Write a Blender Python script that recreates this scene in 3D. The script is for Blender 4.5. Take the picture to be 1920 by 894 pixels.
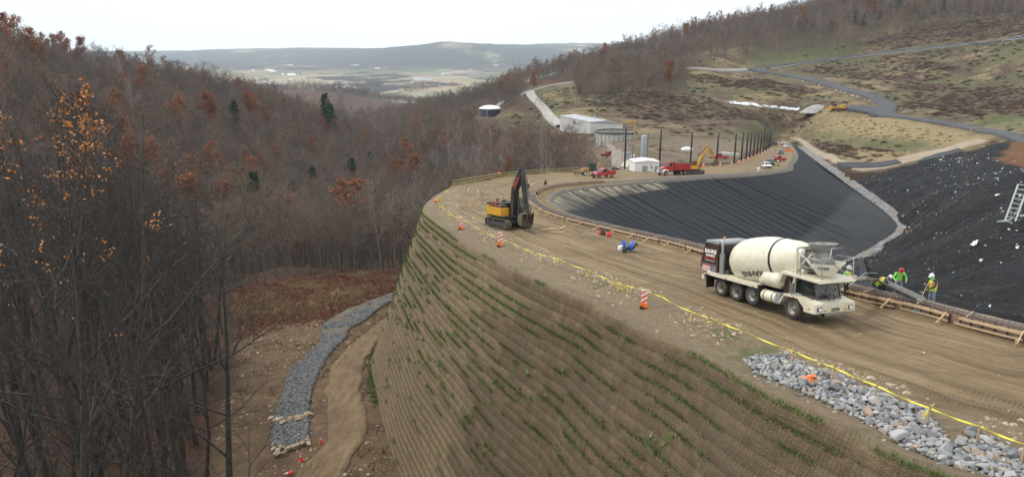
import bpy, bmesh, math, random
import numpy as np
from mathutils import Vector, Matrix, Euler
from mathutils.geometry import delaunay_2d_cdt
for _o in list(bpy.data.objects):
    bpy.data.objects.remove(_o, do_unlink=True)
SC = bpy.context.scene
COL = SC.collection
R = math.radians
random.seed(7)
RNG = np.random.default_rng(7)

# ---------------------------------------------------------------- camera
PITCH = 14.95
F = 1300.0
cam_d = bpy.data.cameras.new('camera')
cam = bpy.data.objects.new('camera', cam_d)
COL.objects.link(cam)
cam.location = (0, 0, 0)
cam.rotation_euler = (R(90 - PITCH), 0, 0)
cam_d.sensor_width = 36
cam_d.lens = 36 * F / 1920
cam_d.clip_start = 0.5
cam_d.clip_end = 40000
SC.camera = cam

# ---------------------------------------------------------------- sky and light
SUN_EL, SUN_AZ = 52.0, 305.0          # azimuth clockwise from +Y
w = bpy.data.worlds.new('World')
SC.world = w
w.use_nodes = True
nt = w.node_tree
nt.nodes.clear()
sky = nt.nodes.new('ShaderNodeTexSky')
sky.sky_type = 'NISHITA'
sky.sun_disc = False
sky.sun_elevation = R(SUN_EL)
sky.sun_rotation = R(SUN_AZ)
sky.air_density = 1.0
sky.dust_density = 2.0
tc = nt.nodes.new('ShaderNodeTexCoord')
mp = nt.nodes.new('ShaderNodeMapping')
mp.inputs['Scale'].default_value = (1.2, 1.2, 5.0)
nz = nt.nodes.new('ShaderNodeTexNoise')
nz.inputs['Scale'].default_value = 1.6
nz.inputs['Detail'].default_value = 5
cr = nt.nodes.new('ShaderNodeValToRGB')
cr.color_ramp.elements[0].position = 0.3
cr.color_ramp.elements[0].color = (8.7, 8.95, 9.3, 1)
cr.color_ramp.elements[1].position = 0.7
cr.color_ramp.elements[1].color = (10.2, 10.2, 10.2, 1)
mx = nt.nodes.new('ShaderNodeMix')
mx.data_type = 'RGBA'
mx.inputs[0].default_value = 0.86
bg = nt.nodes.new('ShaderNodeBackground')
bg.inputs['Strength'].default_value = 0.122
wo = nt.nodes.new('ShaderNodeOutputWorld')
L = nt.links.new
L(tc.outputs['Generated'], mp.inputs['Vector'])
L(mp.outputs['Vector'], nz.inputs['Vector'])
L(nz.outputs['Fac'], cr.inputs['Fac'])
L(sky.outputs['Color'], mx.inputs[6])
L(cr.outputs['Color'], mx.inputs[7])
L(mx.outputs[2], bg.inputs['Color'])
L(bg.outputs['Background'], wo.inputs['Surface'])
sd = bpy.data.lights.new('sun', 'SUN')
sd.energy = 1.7
sd.angle = R(11)
sd.color = (1.0, 0.95, 0.88)
sun = bpy.data.objects.new('sun', sd)
COL.objects.link(sun)
_az, _el = R(SUN_AZ), R(SUN_EL)
_dir = Vector((math.sin(_az) * math.cos(_el), math.cos(_az) * math.cos(_el), math.sin(_el)))
sun.rotation_euler = _dir.to_track_quat('Z', 'Y').to_euler()
sun.location = (-60, 40, 80)
SC.view_settings.view_transform = 'Standard'
SC.view_settings.look = 'None'
SC.view_settings.gamma = 1
SC.view_settings.exposure = 0.42
SC.view_settings.use_curve_mapping = False
SC.render.engine = 'CYCLES'
SC.cycles.max_bounces = 5
SC.cycles.diffuse_bounces = 2
SC.cycles.glossy_bounces = 2
SC.cycles.transmission_bounces = 3
SC.cycles.volume_bounces = 1
SC.cycles.transparent_max_bounces = 6
SC.cycles.caustics_reflective = False
SC.cycles.caustics_refractive = False
SC.cycles.use_denoising = True
SC.cycles.sample_clamp_indirect = 4

# ---------------------------------------------------------------- numbers
CP, SP = math.cos(R(PITCH)), math.sin(R(PITCH))


def ray(px, py):
    cx, cy = (px - 960) / F, (447 - py) / F
    return cx, CP + cy * SP, -SP + cy * CP


def at(px, py, y):
    """pixel of the photograph + forward distance -> point"""
    a, b, c = ray(px, py)
    return Vector((a / b * y, y, c / b * y))


_HB = np.array([(-40, 4.6), (0, 8.3), (15, 10.3), (33, 13.1), (50, 15.35), (72, 18.0), (110, 22.3), (150, 26.4), (192, 31.0),
                (235, 35.6), (272, 39.4), (330, 45.0), (390, 49.8), (450, 52.6), (520, 54)], float)


def _pchip(P):
    x, y = P[:, 0], P[:, 1]
    m = np.gradient(y, x)

    def f(t):
        t = np.asarray(t, float)
        i = np.clip(np.searchsorted(x, t) - 1, 0, len(x) - 2)
        h = x[i + 1] - x[i]
        s = np.clip((t - x[i]) / h, 0, 1)
        return ((2*s**3 - 3*s**2 + 1) * y[i] + (s**3 - 2*s**2 + s) * h * m[i] + (-2*s**3 + 3*s**2) * y[i+1] + (s**3 - s**2) * h * m[i+1])
    return f


HB = _pchip(_HB)


def bm_at(px, py, dz=0.0):
    """pixel -> point on the top of the embankment"""
    a, b, c = ray(px, py)
    t = -c / b
    lo, hi = 3.0, 520.0
    for _ in range(60):
        m = (lo + hi) / 2
        if float(HB(m)) - t * m > 0:
            lo = m
        else:
            hi = m
    y = (lo + hi) / 2
    return Vector((a / b * y, y, -float(HB(y)) + dz))


def poly(pts, n):
    """resample a polyline of points to n, by arc length, lightly rounded"""
    P = np.array([tuple(p) for p in pts], float)
    d = np.r_[0, np.cumsum(np.linalg.norm(np.diff(P[:, :2], axis=0), axis=1))]
    m = np.array([np.gradient(P[:, k], d) for k in range(P.shape[1])]).T
    t = np.linspace(0, d[-1], n)
    i = np.clip(np.searchsorted(d, t) - 1, 0, len(d) - 2)
    h = (d[i + 1] - d[i])[:, None]
    s = ((t - d[i]) / (d[i + 1] - d[i]))[:, None]
    return (2*s**3 - 3*s**2 + 1) * P[i] + (s**3 - 2*s**2 + s) * h * m[i] + (-2*s**3 + 3*s**2) * P[i+1] + (s**3 - s**2) * h * m[i+1]


# value noise ------------------------------------------------------------
_PERM = np.random.default_rng(3).random((256, 256))


def vnoise(x, y):
    x, y = np.asarray(x, float), np.asarray(y, float)
    xi, yi = np.floor(x).astype(int), np.floor(y).astype(int)
    fx, fy = x - xi, y - yi
    fx, fy = fx * fx * (3 - 2 * fx), fy * fy * (3 - 2 * fy)
    g = lambda a, b: _PERM[a & 255, b & 255]
    return (g(xi, yi) * (1 - fx) + g(xi + 1, yi) * fx) * (1 - fy) + (g(xi, yi + 1) * (1 - fx) + g(xi + 1, yi + 1) * fx) * fy


def fbm(x, y, o=4):
    s, a, t = 0, 1, 0
    for k in range(o):
        s = s + a * vnoise(np.asarray(x) * 2**k + 17.3 * k, np.asarray(y) * 2**k + 9.1 * k)
        t += a
        a *= .5
    return s / t - .5


# ---------------------------------------------------------------- object helpers
def tag(o, label=None, cat=None, group=None, kind=None):
    if label: o['label'] = label
    if cat: o['category'] = cat
    if group: o['group'] = group
    if kind: o['kind'] = kind
    return o


def empty(name, loc=(0, 0, 0), rz=0.0, parent=None):
    o = bpy.data.objects.new(name, None)
    COL.objects.link(o)
    o.empty_display_size = .3
    o.location = loc
    o.rotation_euler = (0, 0, rz)
    if parent: o.parent = parent
    return o


def mesh_obj(name, verts, faces, mats, parent=None, smooth=False, matidx=None):
    me = bpy.data.meshes.new(name)
    if isinstance(verts, np.ndarray) and isinstance(faces, np.ndarray):
        me.vertices.add(len(verts))
        me.vertices.foreach_set('co', verts.astype(np.float32).ravel())
        k = faces.shape[1]
        me.loops.add(faces.size)
        me.loops.foreach_set('vertex_index', faces.astype(np.int32).ravel())
        me.polygons.add(len(faces))
        me.polygons.foreach_set('loop_start', np.arange(0, faces.size, k, dtype=np.int32))
        me.polygons.foreach_set('loop_total', np.full(len(faces), k, dtype=np.int32))
        me.update(calc_edges=True)
    else:
        me.from_pydata([tuple(v) for v in verts], [], [tuple(f) for f in faces])
    if not isinstance(mats, (list, tuple)): mats = [mats]
    for m in mats: me.materials.append(m)
    if matidx is not None: me.polygons.foreach_set('material_index', np.asarray(matidx, dtype=np.int32))
    if smooth: me.polygons.foreach_set('use_smooth', np.ones(len(me.polygons), dtype=bool))
    me.update()
    o = bpy.data.objects.new(name, me)
    COL.objects.link(o)
    if parent: o.parent = parent
    return o


def vattr(o, name, vals):
    a = o.data.attributes.new(name, 'FLOAT', 'POINT')
    a.data.foreach_set('value', np.asarray(vals, np.float32).ravel())


def grid_faces(n, m):
    """n rows x m columns of vertices"""
    i = np.arange(n - 1)[:, None] * m + np.arange(m - 1)[None, :]
    i = i.ravel()
    return np.stack([i, i + 1, i + m + 1, i + m], 1)


class MB:
    """collects boxes, bars, tubes, lathes; builds ONE mesh object"""

    def __init__(s):
        s.v, s.f, s.sm = [], [], []

    def add(s, vs, fs, M=None, smooth=False):
        k = len(s.v)
        for p in vs:
            p = Vector(p)
            s.v.append(tuple(M @ p) if M else tuple(p))
        for f in fs:
            s.f.append(tuple(i + k for i in f))
            s.sm.append(smooth)
        return s

    def box(s, x0, x1, y0, y1, z0, z1, M=None, c=0.0):
        if c <= 0:
            vs = [(x, y, z) for z in (z0, z1) for y in (y0, y1) for x in (x0, x1)]
            fs = [(0, 2, 3, 1), (4, 5, 7, 6), (0, 1, 5, 4), (2, 6, 7, 3), (0, 4, 6, 2), (1, 3, 7, 5)]
            return s.add(vs, fs, M)
        b = bmesh.new()
        bmesh.ops.create_cube(b, size=1)
        for v in b.verts:
            v.co = Vector(((x0 + x1) / 2 + v.co.x * (x1 - x0), (y0 + y1) / 2 + v.co.y * (y1 - y0), (z0 + z1) / 2 + v.co.z * (z1 - z0)))
        bmesh.ops.bevel(b, geom=b.edges[:], offset=c, segments=2, affect='EDGES', profile=.6)
        return s._bm(b, M)

    def _bm(s, b, M=None, smooth=False):
        b.verts.ensure_lookup_table()
        for i, v in enumerate(b.verts): v.index = i
        s.add([v.co.copy() for v in b.verts], [[v.index for v in f.verts] for f in b.faces], M, smooth)
        b.free()
        return s

    def tube(s, pts, r, n=8, M=None, cap=True, smooth=True):
        pts = [Vector(p) for p in pts]
        rs = r if isinstance(r, (list, tuple)) else [r] * len(pts)
        vs, fs = [], []
        up = None
        for i, p in enumerate(pts):
            d = (pts[min(i + 1, len(pts) - 1)] - pts[max(i - 1, 0)])
            d = d.normalized() if d.length > 1e-9 else Vector((0, 0, 1))
            if up is None:
                up = Vector((0, 0, 1)) if abs(d.z) < .9 else Vector((1, 0, 0))
            a = d.cross(up).normalized()
            up2 = a.cross(d).normalized()
            up = up2
            for k in range(n):
                t = 2 * math.pi * k / n
                vs.append(p + (a * math.cos(t) + up2 * math.sin(t)) * rs[i])
        for i in range(len(pts) - 1):
            for k in range(n):
                fs.append((i * n + k, i * n + (k + 1) % n, (i + 1) * n + (k + 1) % n, (i + 1) * n + k))
        s.add(vs, fs, M, smooth)
        if cap:
            s.add(vs[:n], [tuple(range(n - 1, -1, -1))], M)
            s.add(vs[-n:], [tuple(range(n))], M)
        return s

    def bar(s, p0, p1, w=.05, h=None, M=None):
        """square bar between two points"""
        p0, p1 = Vector(p0), Vector(p1)
        h = h or w
        d = (p1 - p0)
        l = d.length
        if l < 1e-6: return s
        d.normalize()
        up = Vector((0, 0, 1)) if abs(d.z) < .95 else Vector((0, 1, 0))
        a = d.cross(up).normalized()
        b = a.cross(d).normalized()
        vs = [p0 + d * t * l + a * i * w / 2 + b * j * h / 2 for t in (0, 1) for i, j in ((-1, -1), (1, -1), (1, 1), (-1, 1))]
        fs = [(3, 2, 1, 0), (4, 5, 6, 7), (0, 1, 5, 4), (1, 2, 6, 5), (2, 3, 7, 6), (3, 0, 4, 7)]
        return s.add(vs, fs, M)

    def lathe(s, prof, n=24, M=None, smooth=True, cap=True):
        """profile of (r, z) about z"""
        vs, fs = [], []
        for r, z in prof:
            for k in range(n):
                t = 2 * math.pi * k / n
                vs.append((r * math.cos(t), r * math.sin(t), z))
        for i in range(len(prof) - 1):
            for k in range(n):
                fs.append((i * n + k, i * n + (k + 1) % n, (i + 1) * n + (k + 1) % n, (i + 1) * n + k))
        s.add(vs, fs, M, smooth)
        if cap:
            if prof[0][0] > 1e-4: s.add(vs[:n], [tuple(range(n - 1, -1, -1))], M)
            if prof[-1][0] > 1e-4: s.add(vs[-n:], [tuple(range(n))], M)
        return s

    def prism(s, prof, a0, a1, axis='y', M=None, c=0.0):
        """2D outline (closed, in the plane across the axis) drawn from a0 to a1; axis y: (x,z) outline, x: (y,z), z: (x,y)"""
        def P(u, v, a):
            return {'y': (u, a, v), 'x': (a, u, v), 'z': (u, v, a)}[axis]
        n = len(prof)
        if c > 0:
            b = bmesh.new()
            vs = [b.verts.new(P(u, v, a)) for a in (a0, a1) for u, v in prof]
            b.faces.new(vs[:n])
            b.faces.new(vs[n:][::-1])
            for i in range(n):
                b.faces.new((vs[i], vs[n + i], vs[n + (i + 1) % n], vs[(i + 1) % n]))
            bmesh.ops.recalc_face_normals(b, faces=b.faces[:])
            bmesh.ops.bevel(b, geom=b.edges[:], offset=c, segments=2, affect='EDGES', profile=.6)
            return s._bm(b, M)
        vs = [P(u, v, a) for a in (a0, a1) for u, v in prof]
        fs = [tuple(range(n)), tuple(range(2 * n - 1, n - 1, -1))] + [(i, n + i, n + (i + 1) % n, (i + 1) % n) for i in range(n)]
        return s.add(vs, fs, M)

    def build(s, name, mat, parent=None, loc=None, fix=True):
        o = mesh_obj(name, s.v, s.f, mat, parent)
        me = o.data
        me.polygons.foreach_set('use_smooth', s.sm)
        if fix:
            b = bmesh.new()
            b.from_mesh(me)
            bmesh.ops.recalc_face_normals(b, faces=b.faces[:])
            b.to_mesh(me)
            b.free()
        if loc is not None: o.location = loc
        return o


def build_each(mbs, name, mat, parent, most=100):
    """each piece a part of its own; past the first hundred, one part for the rest"""
    for m in mbs[:most]: m.build(name, mat, parent)
    if len(mbs) > most:
        r = MB()
        for m in mbs[most:]: r.add(m.v, m.f)
        tag(r.build(name, mat, parent), kind='stuff')


def T(x=0, y=0, z=0, rx=0, ry=0, rz=0, s=1):
    return Matrix.Translation((x, y, z)) @ Euler((rx, ry, rz)).to_matrix().to_4x4() @ Matrix.Scale(s, 4)


def copy_tree(o, parent=None):
    c = o.copy()
    COL.objects.link(c)
    c.parent = parent
    for ch in list(o.children):
        copy_tree(ch, c)
    return c


def text_part(s, mat, parent, M, size=.3, depth=.006, bold=0.0, shear=0.0):
    """lettering as a thin raised mesh; M places the text's x/y plane"""
    name = 'lettering'
    cu = bpy.data.curves.new(name, 'FONT')
    cu.body = s
    cu.size = size
    cu.extrude = depth
    cu.offset = bold
    cu.shear = shear
    cu.align_x = 'CENTER'
    cu.align_y = 'CENTER'
    cu.resolution_u = 2
    t = bpy.data.objects.new(name, cu)
    COL.objects.link(t)
    dg = bpy.context.evaluated_depsgraph_get()
    me = bpy.data.meshes.new_from_object(t.evaluated_get(dg))
    bpy.data.objects.remove(t, do_unlink=True)
    me.transform(M)
    me.materials.clear()
    me.materials.append(mat)
    o = bpy.data.objects.new(name, me)
    COL.objects.link(o)
    if parent: o.parent = parent
    return o


def seat(o, p, heading, nrm=None, scale=1.0):
    """stand a thing on a sloping surface: heading in radians from +X, surface normal"""
    n = Vector(nrm).normalized() if nrm is not None else Vector((0, 0, 1))
    f = Vector((math.cos(heading), math.sin(heading), 0))
    f = (f - n * f.dot(n)).normalized()
    l = n.cross(f)
    m = Matrix((f, l, n)).transposed().to_4x4()
    o.matrix_world = Matrix.Translation(p) @ m @ Matrix.Scale(scale, 4)
    return o


def bnorm(y):
    s = (float(HB(y + 2)) - float(HB(y - 2))) / 4
    return Vector((0, s, 1)).normalized()


# ---------------------------------------------------------------- materials
def mat(name, col, rough=.8, metal=0.0, var=.0, scale=3.0, col2=None, bump=0.0, bscale=None, spec=.5, coat=0.0, detail=5, coord='Object', dirt=None, dirt_amt=.5, dirt_scale=1.5):
    m = bpy.data.materials.new(name)
    m.use_nodes = True
    nt = m.node_tree
    b = nt.nodes['Principled BSDF']
    c = tuple(col) + (1,) if len(col) == 3 else col
    b.inputs['Base Color'].default_value = c
    b.inputs['Roughness'].default_value = rough
    b.inputs['Metallic'].default_value = metal
    b.inputs['Specular IOR Level'].default_value = spec
    b.inputs['Coat Weight'].default_value = coat
    L = nt.links.new
    if var or col2 or bump or dirt:
        tc = nt.nodes.new('ShaderNodeTexCoord')
        vec = tc.outputs[coord]
        if coord == 'World':
            pass
        nz = nt.nodes.new('ShaderNodeTexNoise')
        nz.inputs['Scale'].default_value = scale
        nz.inputs['Detail'].default_value = detail
        nz.inputs['Roughness'].default_value = .65
        L(vec, nz.inputs['Vector'])
        out = None
        if var or col2:
            rp = nt.nodes.new('ShaderNodeValToRGB')
            c2 = tuple(col2) + (1,) if col2 else tuple(min(1, x * (1 + var)) for x in c[:3]) + (1,)
            c1 = c if col2 else tuple(x * (1 - var) for x in c[:3]) + (1,)
            rp.color_ramp.elements[0].color = c1
            rp.color_ramp.elements[1].color = c2
            rp.color_ramp.elements[0].position = .32
            rp.color_ramp.elements[1].position = .68
            L(nz.outputs['Fac'], rp.inputs['Fac'])
            out = rp.outputs['Color']
        if dirt:
            n2 = nt.nodes.new('ShaderNodeTexNoise')
            n2.inputs['Scale'].default_value = dirt_scale
            n2.inputs['Detail'].default_value = 8
            n2.inputs['Roughness'].default_value = .7
            L(vec, n2.inputs['Vector'])
            r2 = nt.nodes.new('ShaderNodeMapRange')
            r2.inputs[1].default_value = .45
            r2.inputs[2].default_value = .72
            r2.inputs[3].default_value = 0
            r2.inputs[4].default_value = dirt_amt
            L(n2.outputs['Fac'], r2.inputs[0])
            mx = nt.nodes.new('ShaderNodeMix')
            mx.data_type = 'RGBA'
            L(r2.outputs[0], mx.inputs[0])
            if out: L(out, mx.inputs[6])
            else: mx.inputs[6].default_value = c
            mx.inputs[7].default_value = tuple(dirt) + (1,)
            out = mx.outputs[2]
        if out: L(out, b.inputs['Base Color'])
        if bump:
            bz = nt.nodes.new('ShaderNodeTexNoise')
            bz.inputs['Scale'].default_value = bscale or scale * 3
            bz.inputs['Detail'].default_value = 6
            L(vec, bz.inputs['Vector'])
            bp = nt.nodes.new('ShaderNodeBump')
            bp.inputs['Strength'].default_value = bump
            bp.inputs['Distance'].default_value = .1
            L(bz.outputs['Fac'], bp.inputs['Height'])
            L(bp.outputs['Normal'], b.inputs['Normal'])
    return m


class NG:
    """small node-building helper"""

    def __init__(s, name):
        s.m = bpy.data.materials.new(name)
        s.m.use_nodes = True
        s.nt = s.m.node_tree
        s.b = s.nt.nodes['Principled BSDF']
        s.b.inputs['Roughness'].default_value = .9
        s.b.inputs['Specular IOR Level'].default_value = .25

    def n(s, t): return s.nt.nodes.new(t)

    def l(s, a, b): s.nt.links.new(a, b)

    def pos(s):
        g = s.n('ShaderNodeNewGeometry')
        return g.outputs['Position']

    def attr(s, name):
        a = s.n('ShaderNodeAttribute')
        a.attribute_name = name
        return a.outputs['Fac']

    def attrv(s, name):
        a = s.n('ShaderNodeAttribute')
        a.attribute_name = name
        return a.outputs['Vector']

    def map(s, vec, scale=(1, 1, 1), rot=(0, 0, 0)):
        m = s.n('ShaderNodeMapping')
        m.inputs['Scale'].default_value = scale
        m.inputs['Rotation'].default_value = rot
        s.l(vec, m.inputs['Vector'])
        return m.outputs['Vector']

    def noise(s, vec, scale, detail=5, rough=.6, dist=0):
        z = s.n('ShaderNodeTexNoise')
        z.inputs['Scale'].default_value = scale
        z.inputs['Detail'].default_value = detail
        z.inputs['Roughness'].default_value = rough
        z.inputs['Distortion'].default_value = dist
        s.l(vec, z.inputs['Vector'])
        return z.outputs['Fac']

    def vor(s, vec, scale, out='Distance', feature='F1'):
        z = s.n('ShaderNodeTexVoronoi')
        z.feature = feature
        z.inputs['Scale'].default_value = scale
        s.l(vec, z.inputs['Vector'])
        return z.outputs[out]

    def ramp(s, fac, stops):
        r = s.n('ShaderNodeValToRGB')
        e = r.color_ramp.elements
        while len(e) < len(stops): e.new(.5)
        for k, (p, c) in enumerate(stops):
            e[k].position = p
            e[k].color = (c, c, c, 1) if not isinstance(c, (tuple, list)) else tuple(c) + (1,)
        s.l(fac, r.inputs['Fac'])
        return r.outputs['Color']

    def mr(s, fac, a, b, c=0.0, d=1.0):
        r = s.n('ShaderNodeMapRange')
        for k, v in enumerate((a, b, c, d)): r.inputs[k + 1].default_value = v
        s.l(fac, r.inputs[0])
        return r.outputs[0]

    def mix(s, fac, a, b, mode='MIX'):
        m = s.n('ShaderNodeMix')
        m.data_type = 'RGBA'
        m.blend_type = mode
        for k, v in ((0, fac), (6, a), (7, b)):
            if isinstance(v, (int, float)): m.inputs[k].default_value = v if k == 0 else (v, v, v, 1)
            elif isinstance(v, (tuple, list)): m.inputs[k].default_value = tuple(v) + (1,)
            else: s.l(v, m.inputs[k])
        return m.outputs[2]

    def math(s, op, a, b=0.0):
        m = s.n('ShaderNodeMath')
        m.operation = op
        for k, v in enumerate((a, b)):
            if isinstance(v, (int, float)): m.inputs[k].default_value = v
            else: s.l(v, m.inputs[k])
        return m.outputs[0]

    def bump(s, h, strength=.5, dist=.1):
        b = s.n('ShaderNodeBump')
        b.inputs['Strength'].default_value = strength
        b.inputs['Distance'].default_value = dist
        s.l(h, b.inputs['Height'])
        s.l(b.outputs['Normal'], s.b.inputs['Normal'])

    def color(s, c):
        s.l(c, s.b.inputs['Base Color'])
        return s.m
# ================================================================ terrain
TREE_H = 19.0
_C = []          # control points x, y, H(below camera)


def cp(px, py, y, up=0.0):
    p = at(px, py, y)
    _C.append((p.x, p.y, -p.z + up))


def cm(x, y, h): _C.append((x, y, h))


# lower ground with the clearing and the track
for x, y in ((-12, 30), (-30, 40), (-12, 60), (-28, 62), (-40, 62), (-20, 85), (-39, 85), (-25, 110), (-45, 110), (-30, 140), (-60, 140), (-15, 120), (5, 15), (-8, 10), (0, 40), (5, 70), (5, 110)):
    cm(x, y, 31 + .12 * y)
for x, y, h in ((-60, 60, 34), (-25, 20, 31), (-55, 30, 29), (-80, 60, 31), (-65, 95, 40), (-100, 90, 37), (-90, 130, 47), (-60, 165, 52), (-120, 140, 46), (-20, 165, 52)): cm(x, y, h)
# canopy of the wood (pixel, distance): ground lies a tree height below
for a in ((-60, 20, 330), (0, 45, 380), (100, 80, 400), (200, 110, 420), (300, 126, 470), (380, 134, 520), (450, 152, 580), (500, 167, 650), (560, 188, 720), (610, 208, 780), (650, 232, 820),
          (100, 250, 250), (300, 250, 330), (200, 180, 350), (300, 350, 230), (150, 380, 190), (450, 300, 330), (450, 220, 460), (550, 300, 420), (600, 400, 230), (450, 420, 180), (700, 400, 230),
          (750, 340, 300), (700, 260, 600), (760, 230, 720), (850, 300, 340), (950, 290, 300), (1000, 270, 300), (870, 240, 480), (1060, 262, 250), (1095, 290, 210), (800, 210, 800), (720, 222, 950),
          (800, 190, 900), (900, 162, 900), (1000, 122, 900), (1100, 96, 880), (1200, 72, 850), (1300, 50, 800), (1000, 150, 700), (900, 195, 650), (1200, 110, 720), (1100, 130, 740), (840, 350, 220), (900, 335, 190)):
    cp(*a, up=TREE_H)
# the far side of the left ridge falls away again
for px, py, y in ((-120, 40, 480), (-60, 60, 520), (0, 85, 560), (100, 110, 600), (200, 130, 620), (300, 145, 680), (380, 150, 740), (450, 170, 820), (-60, 75, 700), (100, 120, 800), (560, 205, 950)): cp(px, py, y, up=TREE_H + 6)
# open hillside and the works yard
for a in ((1620, 312, 252), (1780, 290, 250), (1700, 270, 290), (1560, 290, 310), (1500, 262, 410), (1850, 264, 246), (1920, 268, 232), (1990, 285, 215), (1550, 245, 400), (1650, 243, 350), (1750, 255, 300), (1600, 225, 410),
          (1670, 212, 405), (1560, 205, 430), (1750, 228, 340), (1830, 243, 285), (1800, 150, 480), (1920, 150, 430), (1920, 75, 520), (1750, 100, 570), (1600, 120, 600), (1440, 133, 620),
          (1920, 22, 650), (1800, 22, 690), (1700, 24, 720), (1600, 38, 740), (1500, 55, 770), (2000, 10, 640), (2000, 120, 420), (1400, 133, 640), (1250, 130, 640), (1100, 152, 600), (1000, 170, 520),
          (990, 176, 500), (1012, 202, 450), (1042, 234, 385), (1350, 110, 660), (1420, 92, 690), (1110, 248, 335), (1165, 250, 325), (1160, 264, 290), (1145, 300, 215), (1210, 312, 195), (1250, 285, 260), (1380, 270, 300), (1430, 240, 380),
          (1300, 240, 360), (1340, 295, 235), (1300, 180, 480), (1450, 190, 480), (1370, 160, 560), (1200, 180, 470), (1100, 185, 480), (1100, 205, 420), (918, 216, 470), (925, 226, 440), (960, 246, 410), (1000, 245, 390),
          (1180, 319, 160), (1300, 312, 190), (1400, 300, 240), (1443, 280, 370), (1462, 262, 440)):
    cp(*a)
# valley and far hills
for a in ((640, 192, 2200), (900, 192, 2300), (760, 175, 2700), (500, 175, 2600), (300, 180, 2400), (600, 150, 3900), (900, 150, 4200), (620, 120, 7500), (900, 118, 7000), (400, 128, 6000), (300, 108, 9500),
          (250, 97, 12000), (450, 92, 12200), (620, 91, 12500), (760, 91, 11000), (805, 83, 9400), (845, 79, 9000), (890, 83, 9400), (960, 85, 11000), (1060, 84, 12000), (0, 95, 12000), (1300, 86, 12000), (1900, 90, 12000), (1500, 120, 5000), (100, 130, 5000)):
    cp(*a)
for x, y, h in ((-150, 1400, 110), (0, 1400, 125), (150, 1300, 90), (-400, 1500, 80), (450, 1500, 40), (600, 2400, 120), (-900, 2400, 120), (0, 1900, 146)): cm(x, y, h)
for k in range(-4, 5): cm(k * 3300, 14500, -10)
_C = np.array(_C)


def _uv(x, y): return np.asarray(x) / (np.asarray(y) + 20.), .5 * np.log(np.asarray(y) + 20.)


def tps_fit(U, V, Z, lam=1e-4):
    n = len(U)
    r2 = (U[:, None] - U)**2 + (V[:, None] - V)**2
    K = .5 * r2 * np.log(r2 + 1e-12) + lam * np.eye(n)
    P = np.c_[np.ones(n), U, V]
    A = np.block([[K, P], [P.T, np.zeros((3, 3))]])
    return np.linalg.solve(A, np.r_[Z, 0, 0, 0])


def tps_eval(wt, U, V, u, v):
    u, v = np.asarray(u, float), np.asarray(v, float)
    sh = u.shape
    u, v = u.ravel(), v.ravel()
    out = np.empty(len(u))
    n = len(U)
    for a in range(0, len(u), 20000):
        s = slice(a, a + 20000)
        r2 = (u[s, None] - U)**2 + (v[s, None] - V)**2
        out[s] = (.5 * r2 * np.log(r2 + 1e-12)) @ wt[:n] + wt[n] + wt[n+1] * u[s] + wt[n+2] * v[s]
    return out.reshape(sh)


_cu, _cv = _uv(_C[:, 0], _C[:, 1])
_cw = tps_fit(_cu, _cv, _C[:, 2] / (_C[:, 1] + 20.), lam=3e-5)

# ---------------------------------------------------------------- embankment outlines
O_PX = [(1820, 890), (1707, 850), (1570, 787), (1447, 733), (1363, 687), (1280, 643), (1217, 617), (1167, 592), (1109, 560), (1040, 533), (976, 505), (920, 478), (866, 450), (830, 425), (805, 407), (792, 396), (796, 381), (808, 371), (836, 354), (853, 347),
        (898, 341), (954, 331), (1020, 325.5), (1090, 322), (1180, 317.8), (1236, 315), (1300, 312.5), (1343, 310.5), (1376, 306), (1398, 298), (1412, 292.5), (1425, 287), (1436, 281), (1448, 272), (1456, 264)]
L_PX = [(1920, 607), (1800, 578), (1762, 568), (1700, 556), (1640, 544), (1560, 524), (1450, 496), (1380, 477), (1309, 458), (1244, 444), (1174, 428), (1117, 415.5), (1067, 401.5), (1041.6, 390), (1028, 379), (1027.5, 371), (1034, 364), (1049, 357.5), (1089, 350.5),
        (1146, 345.5), (1230, 338.5), (1320, 331.5), (1408, 326.5), (1465, 320.5), (1483, 307.5), (1494, 292), (1489, 279), (1478, 264)]
O_M = [Vector((17, -12, 0)), Vector((15, 2, 0)), Vector((13.4, 9, 0))] + [bm_at(*p) for p in O_PX]
L_M = [Vector((42, -8, 0)), Vector((36, 8, 0)), Vector((29.5, 23, 0))] + [bm_at(*p) for p in L_PX]
for P in (O_M, L_M):
    for p in P: p.z = -float(HB(p.y))


def _idx(px, lst, base):  # index of the outline point nearest a pixel
    return base + min(range(len(lst)), key=lambda i: (lst[i][0] - px[0])**2 + (lst[i][1] - px[1])**2)


PAIRS = [(0, 0), (2, 2), (_idx((1707, 850), O_PX, 3), 3), (_idx((1447, 733), O_PX, 3), _idx((1762, 568), L_PX, 3)), (_idx((1167, 592), O_PX, 3), _idx((1560, 524), L_PX, 3)), (_idx((976, 505), O_PX, 3), _idx((1309, 458), L_PX, 3)), (_idx((866, 450), O_PX, 3), _idx((1174, 428), L_PX, 3)),
         (_idx((805, 407), O_PX, 3), _idx((1041, 390), L_PX, 3)), (_idx((796, 381), O_PX, 3), _idx((1027, 371), L_PX, 3)), (_idx((853, 347), O_PX, 3), _idx((1034, 364), L_PX, 3)), (_idx((954, 331), O_PX, 3), _idx((1089, 350), L_PX, 3)), (_idx((1090, 322), O_PX, 3), _idx((1230, 338), L_PX, 3)),
         (_idx((1236, 315), O_PX, 3), _idx((1320, 331), L_PX, 3)), (_idx((1343, 310), O_PX, 3), _idx((1408, 326), L_PX, 3)), (_idx((1398, 298), O_PX, 3), _idx((1465, 320), L_PX, 3)), (_idx((1425, 287), O_PX, 3), _idx((1494, 292), L_PX, 3)), (len(O_M) - 1, len(L_M) - 1)]
NS = 640


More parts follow.
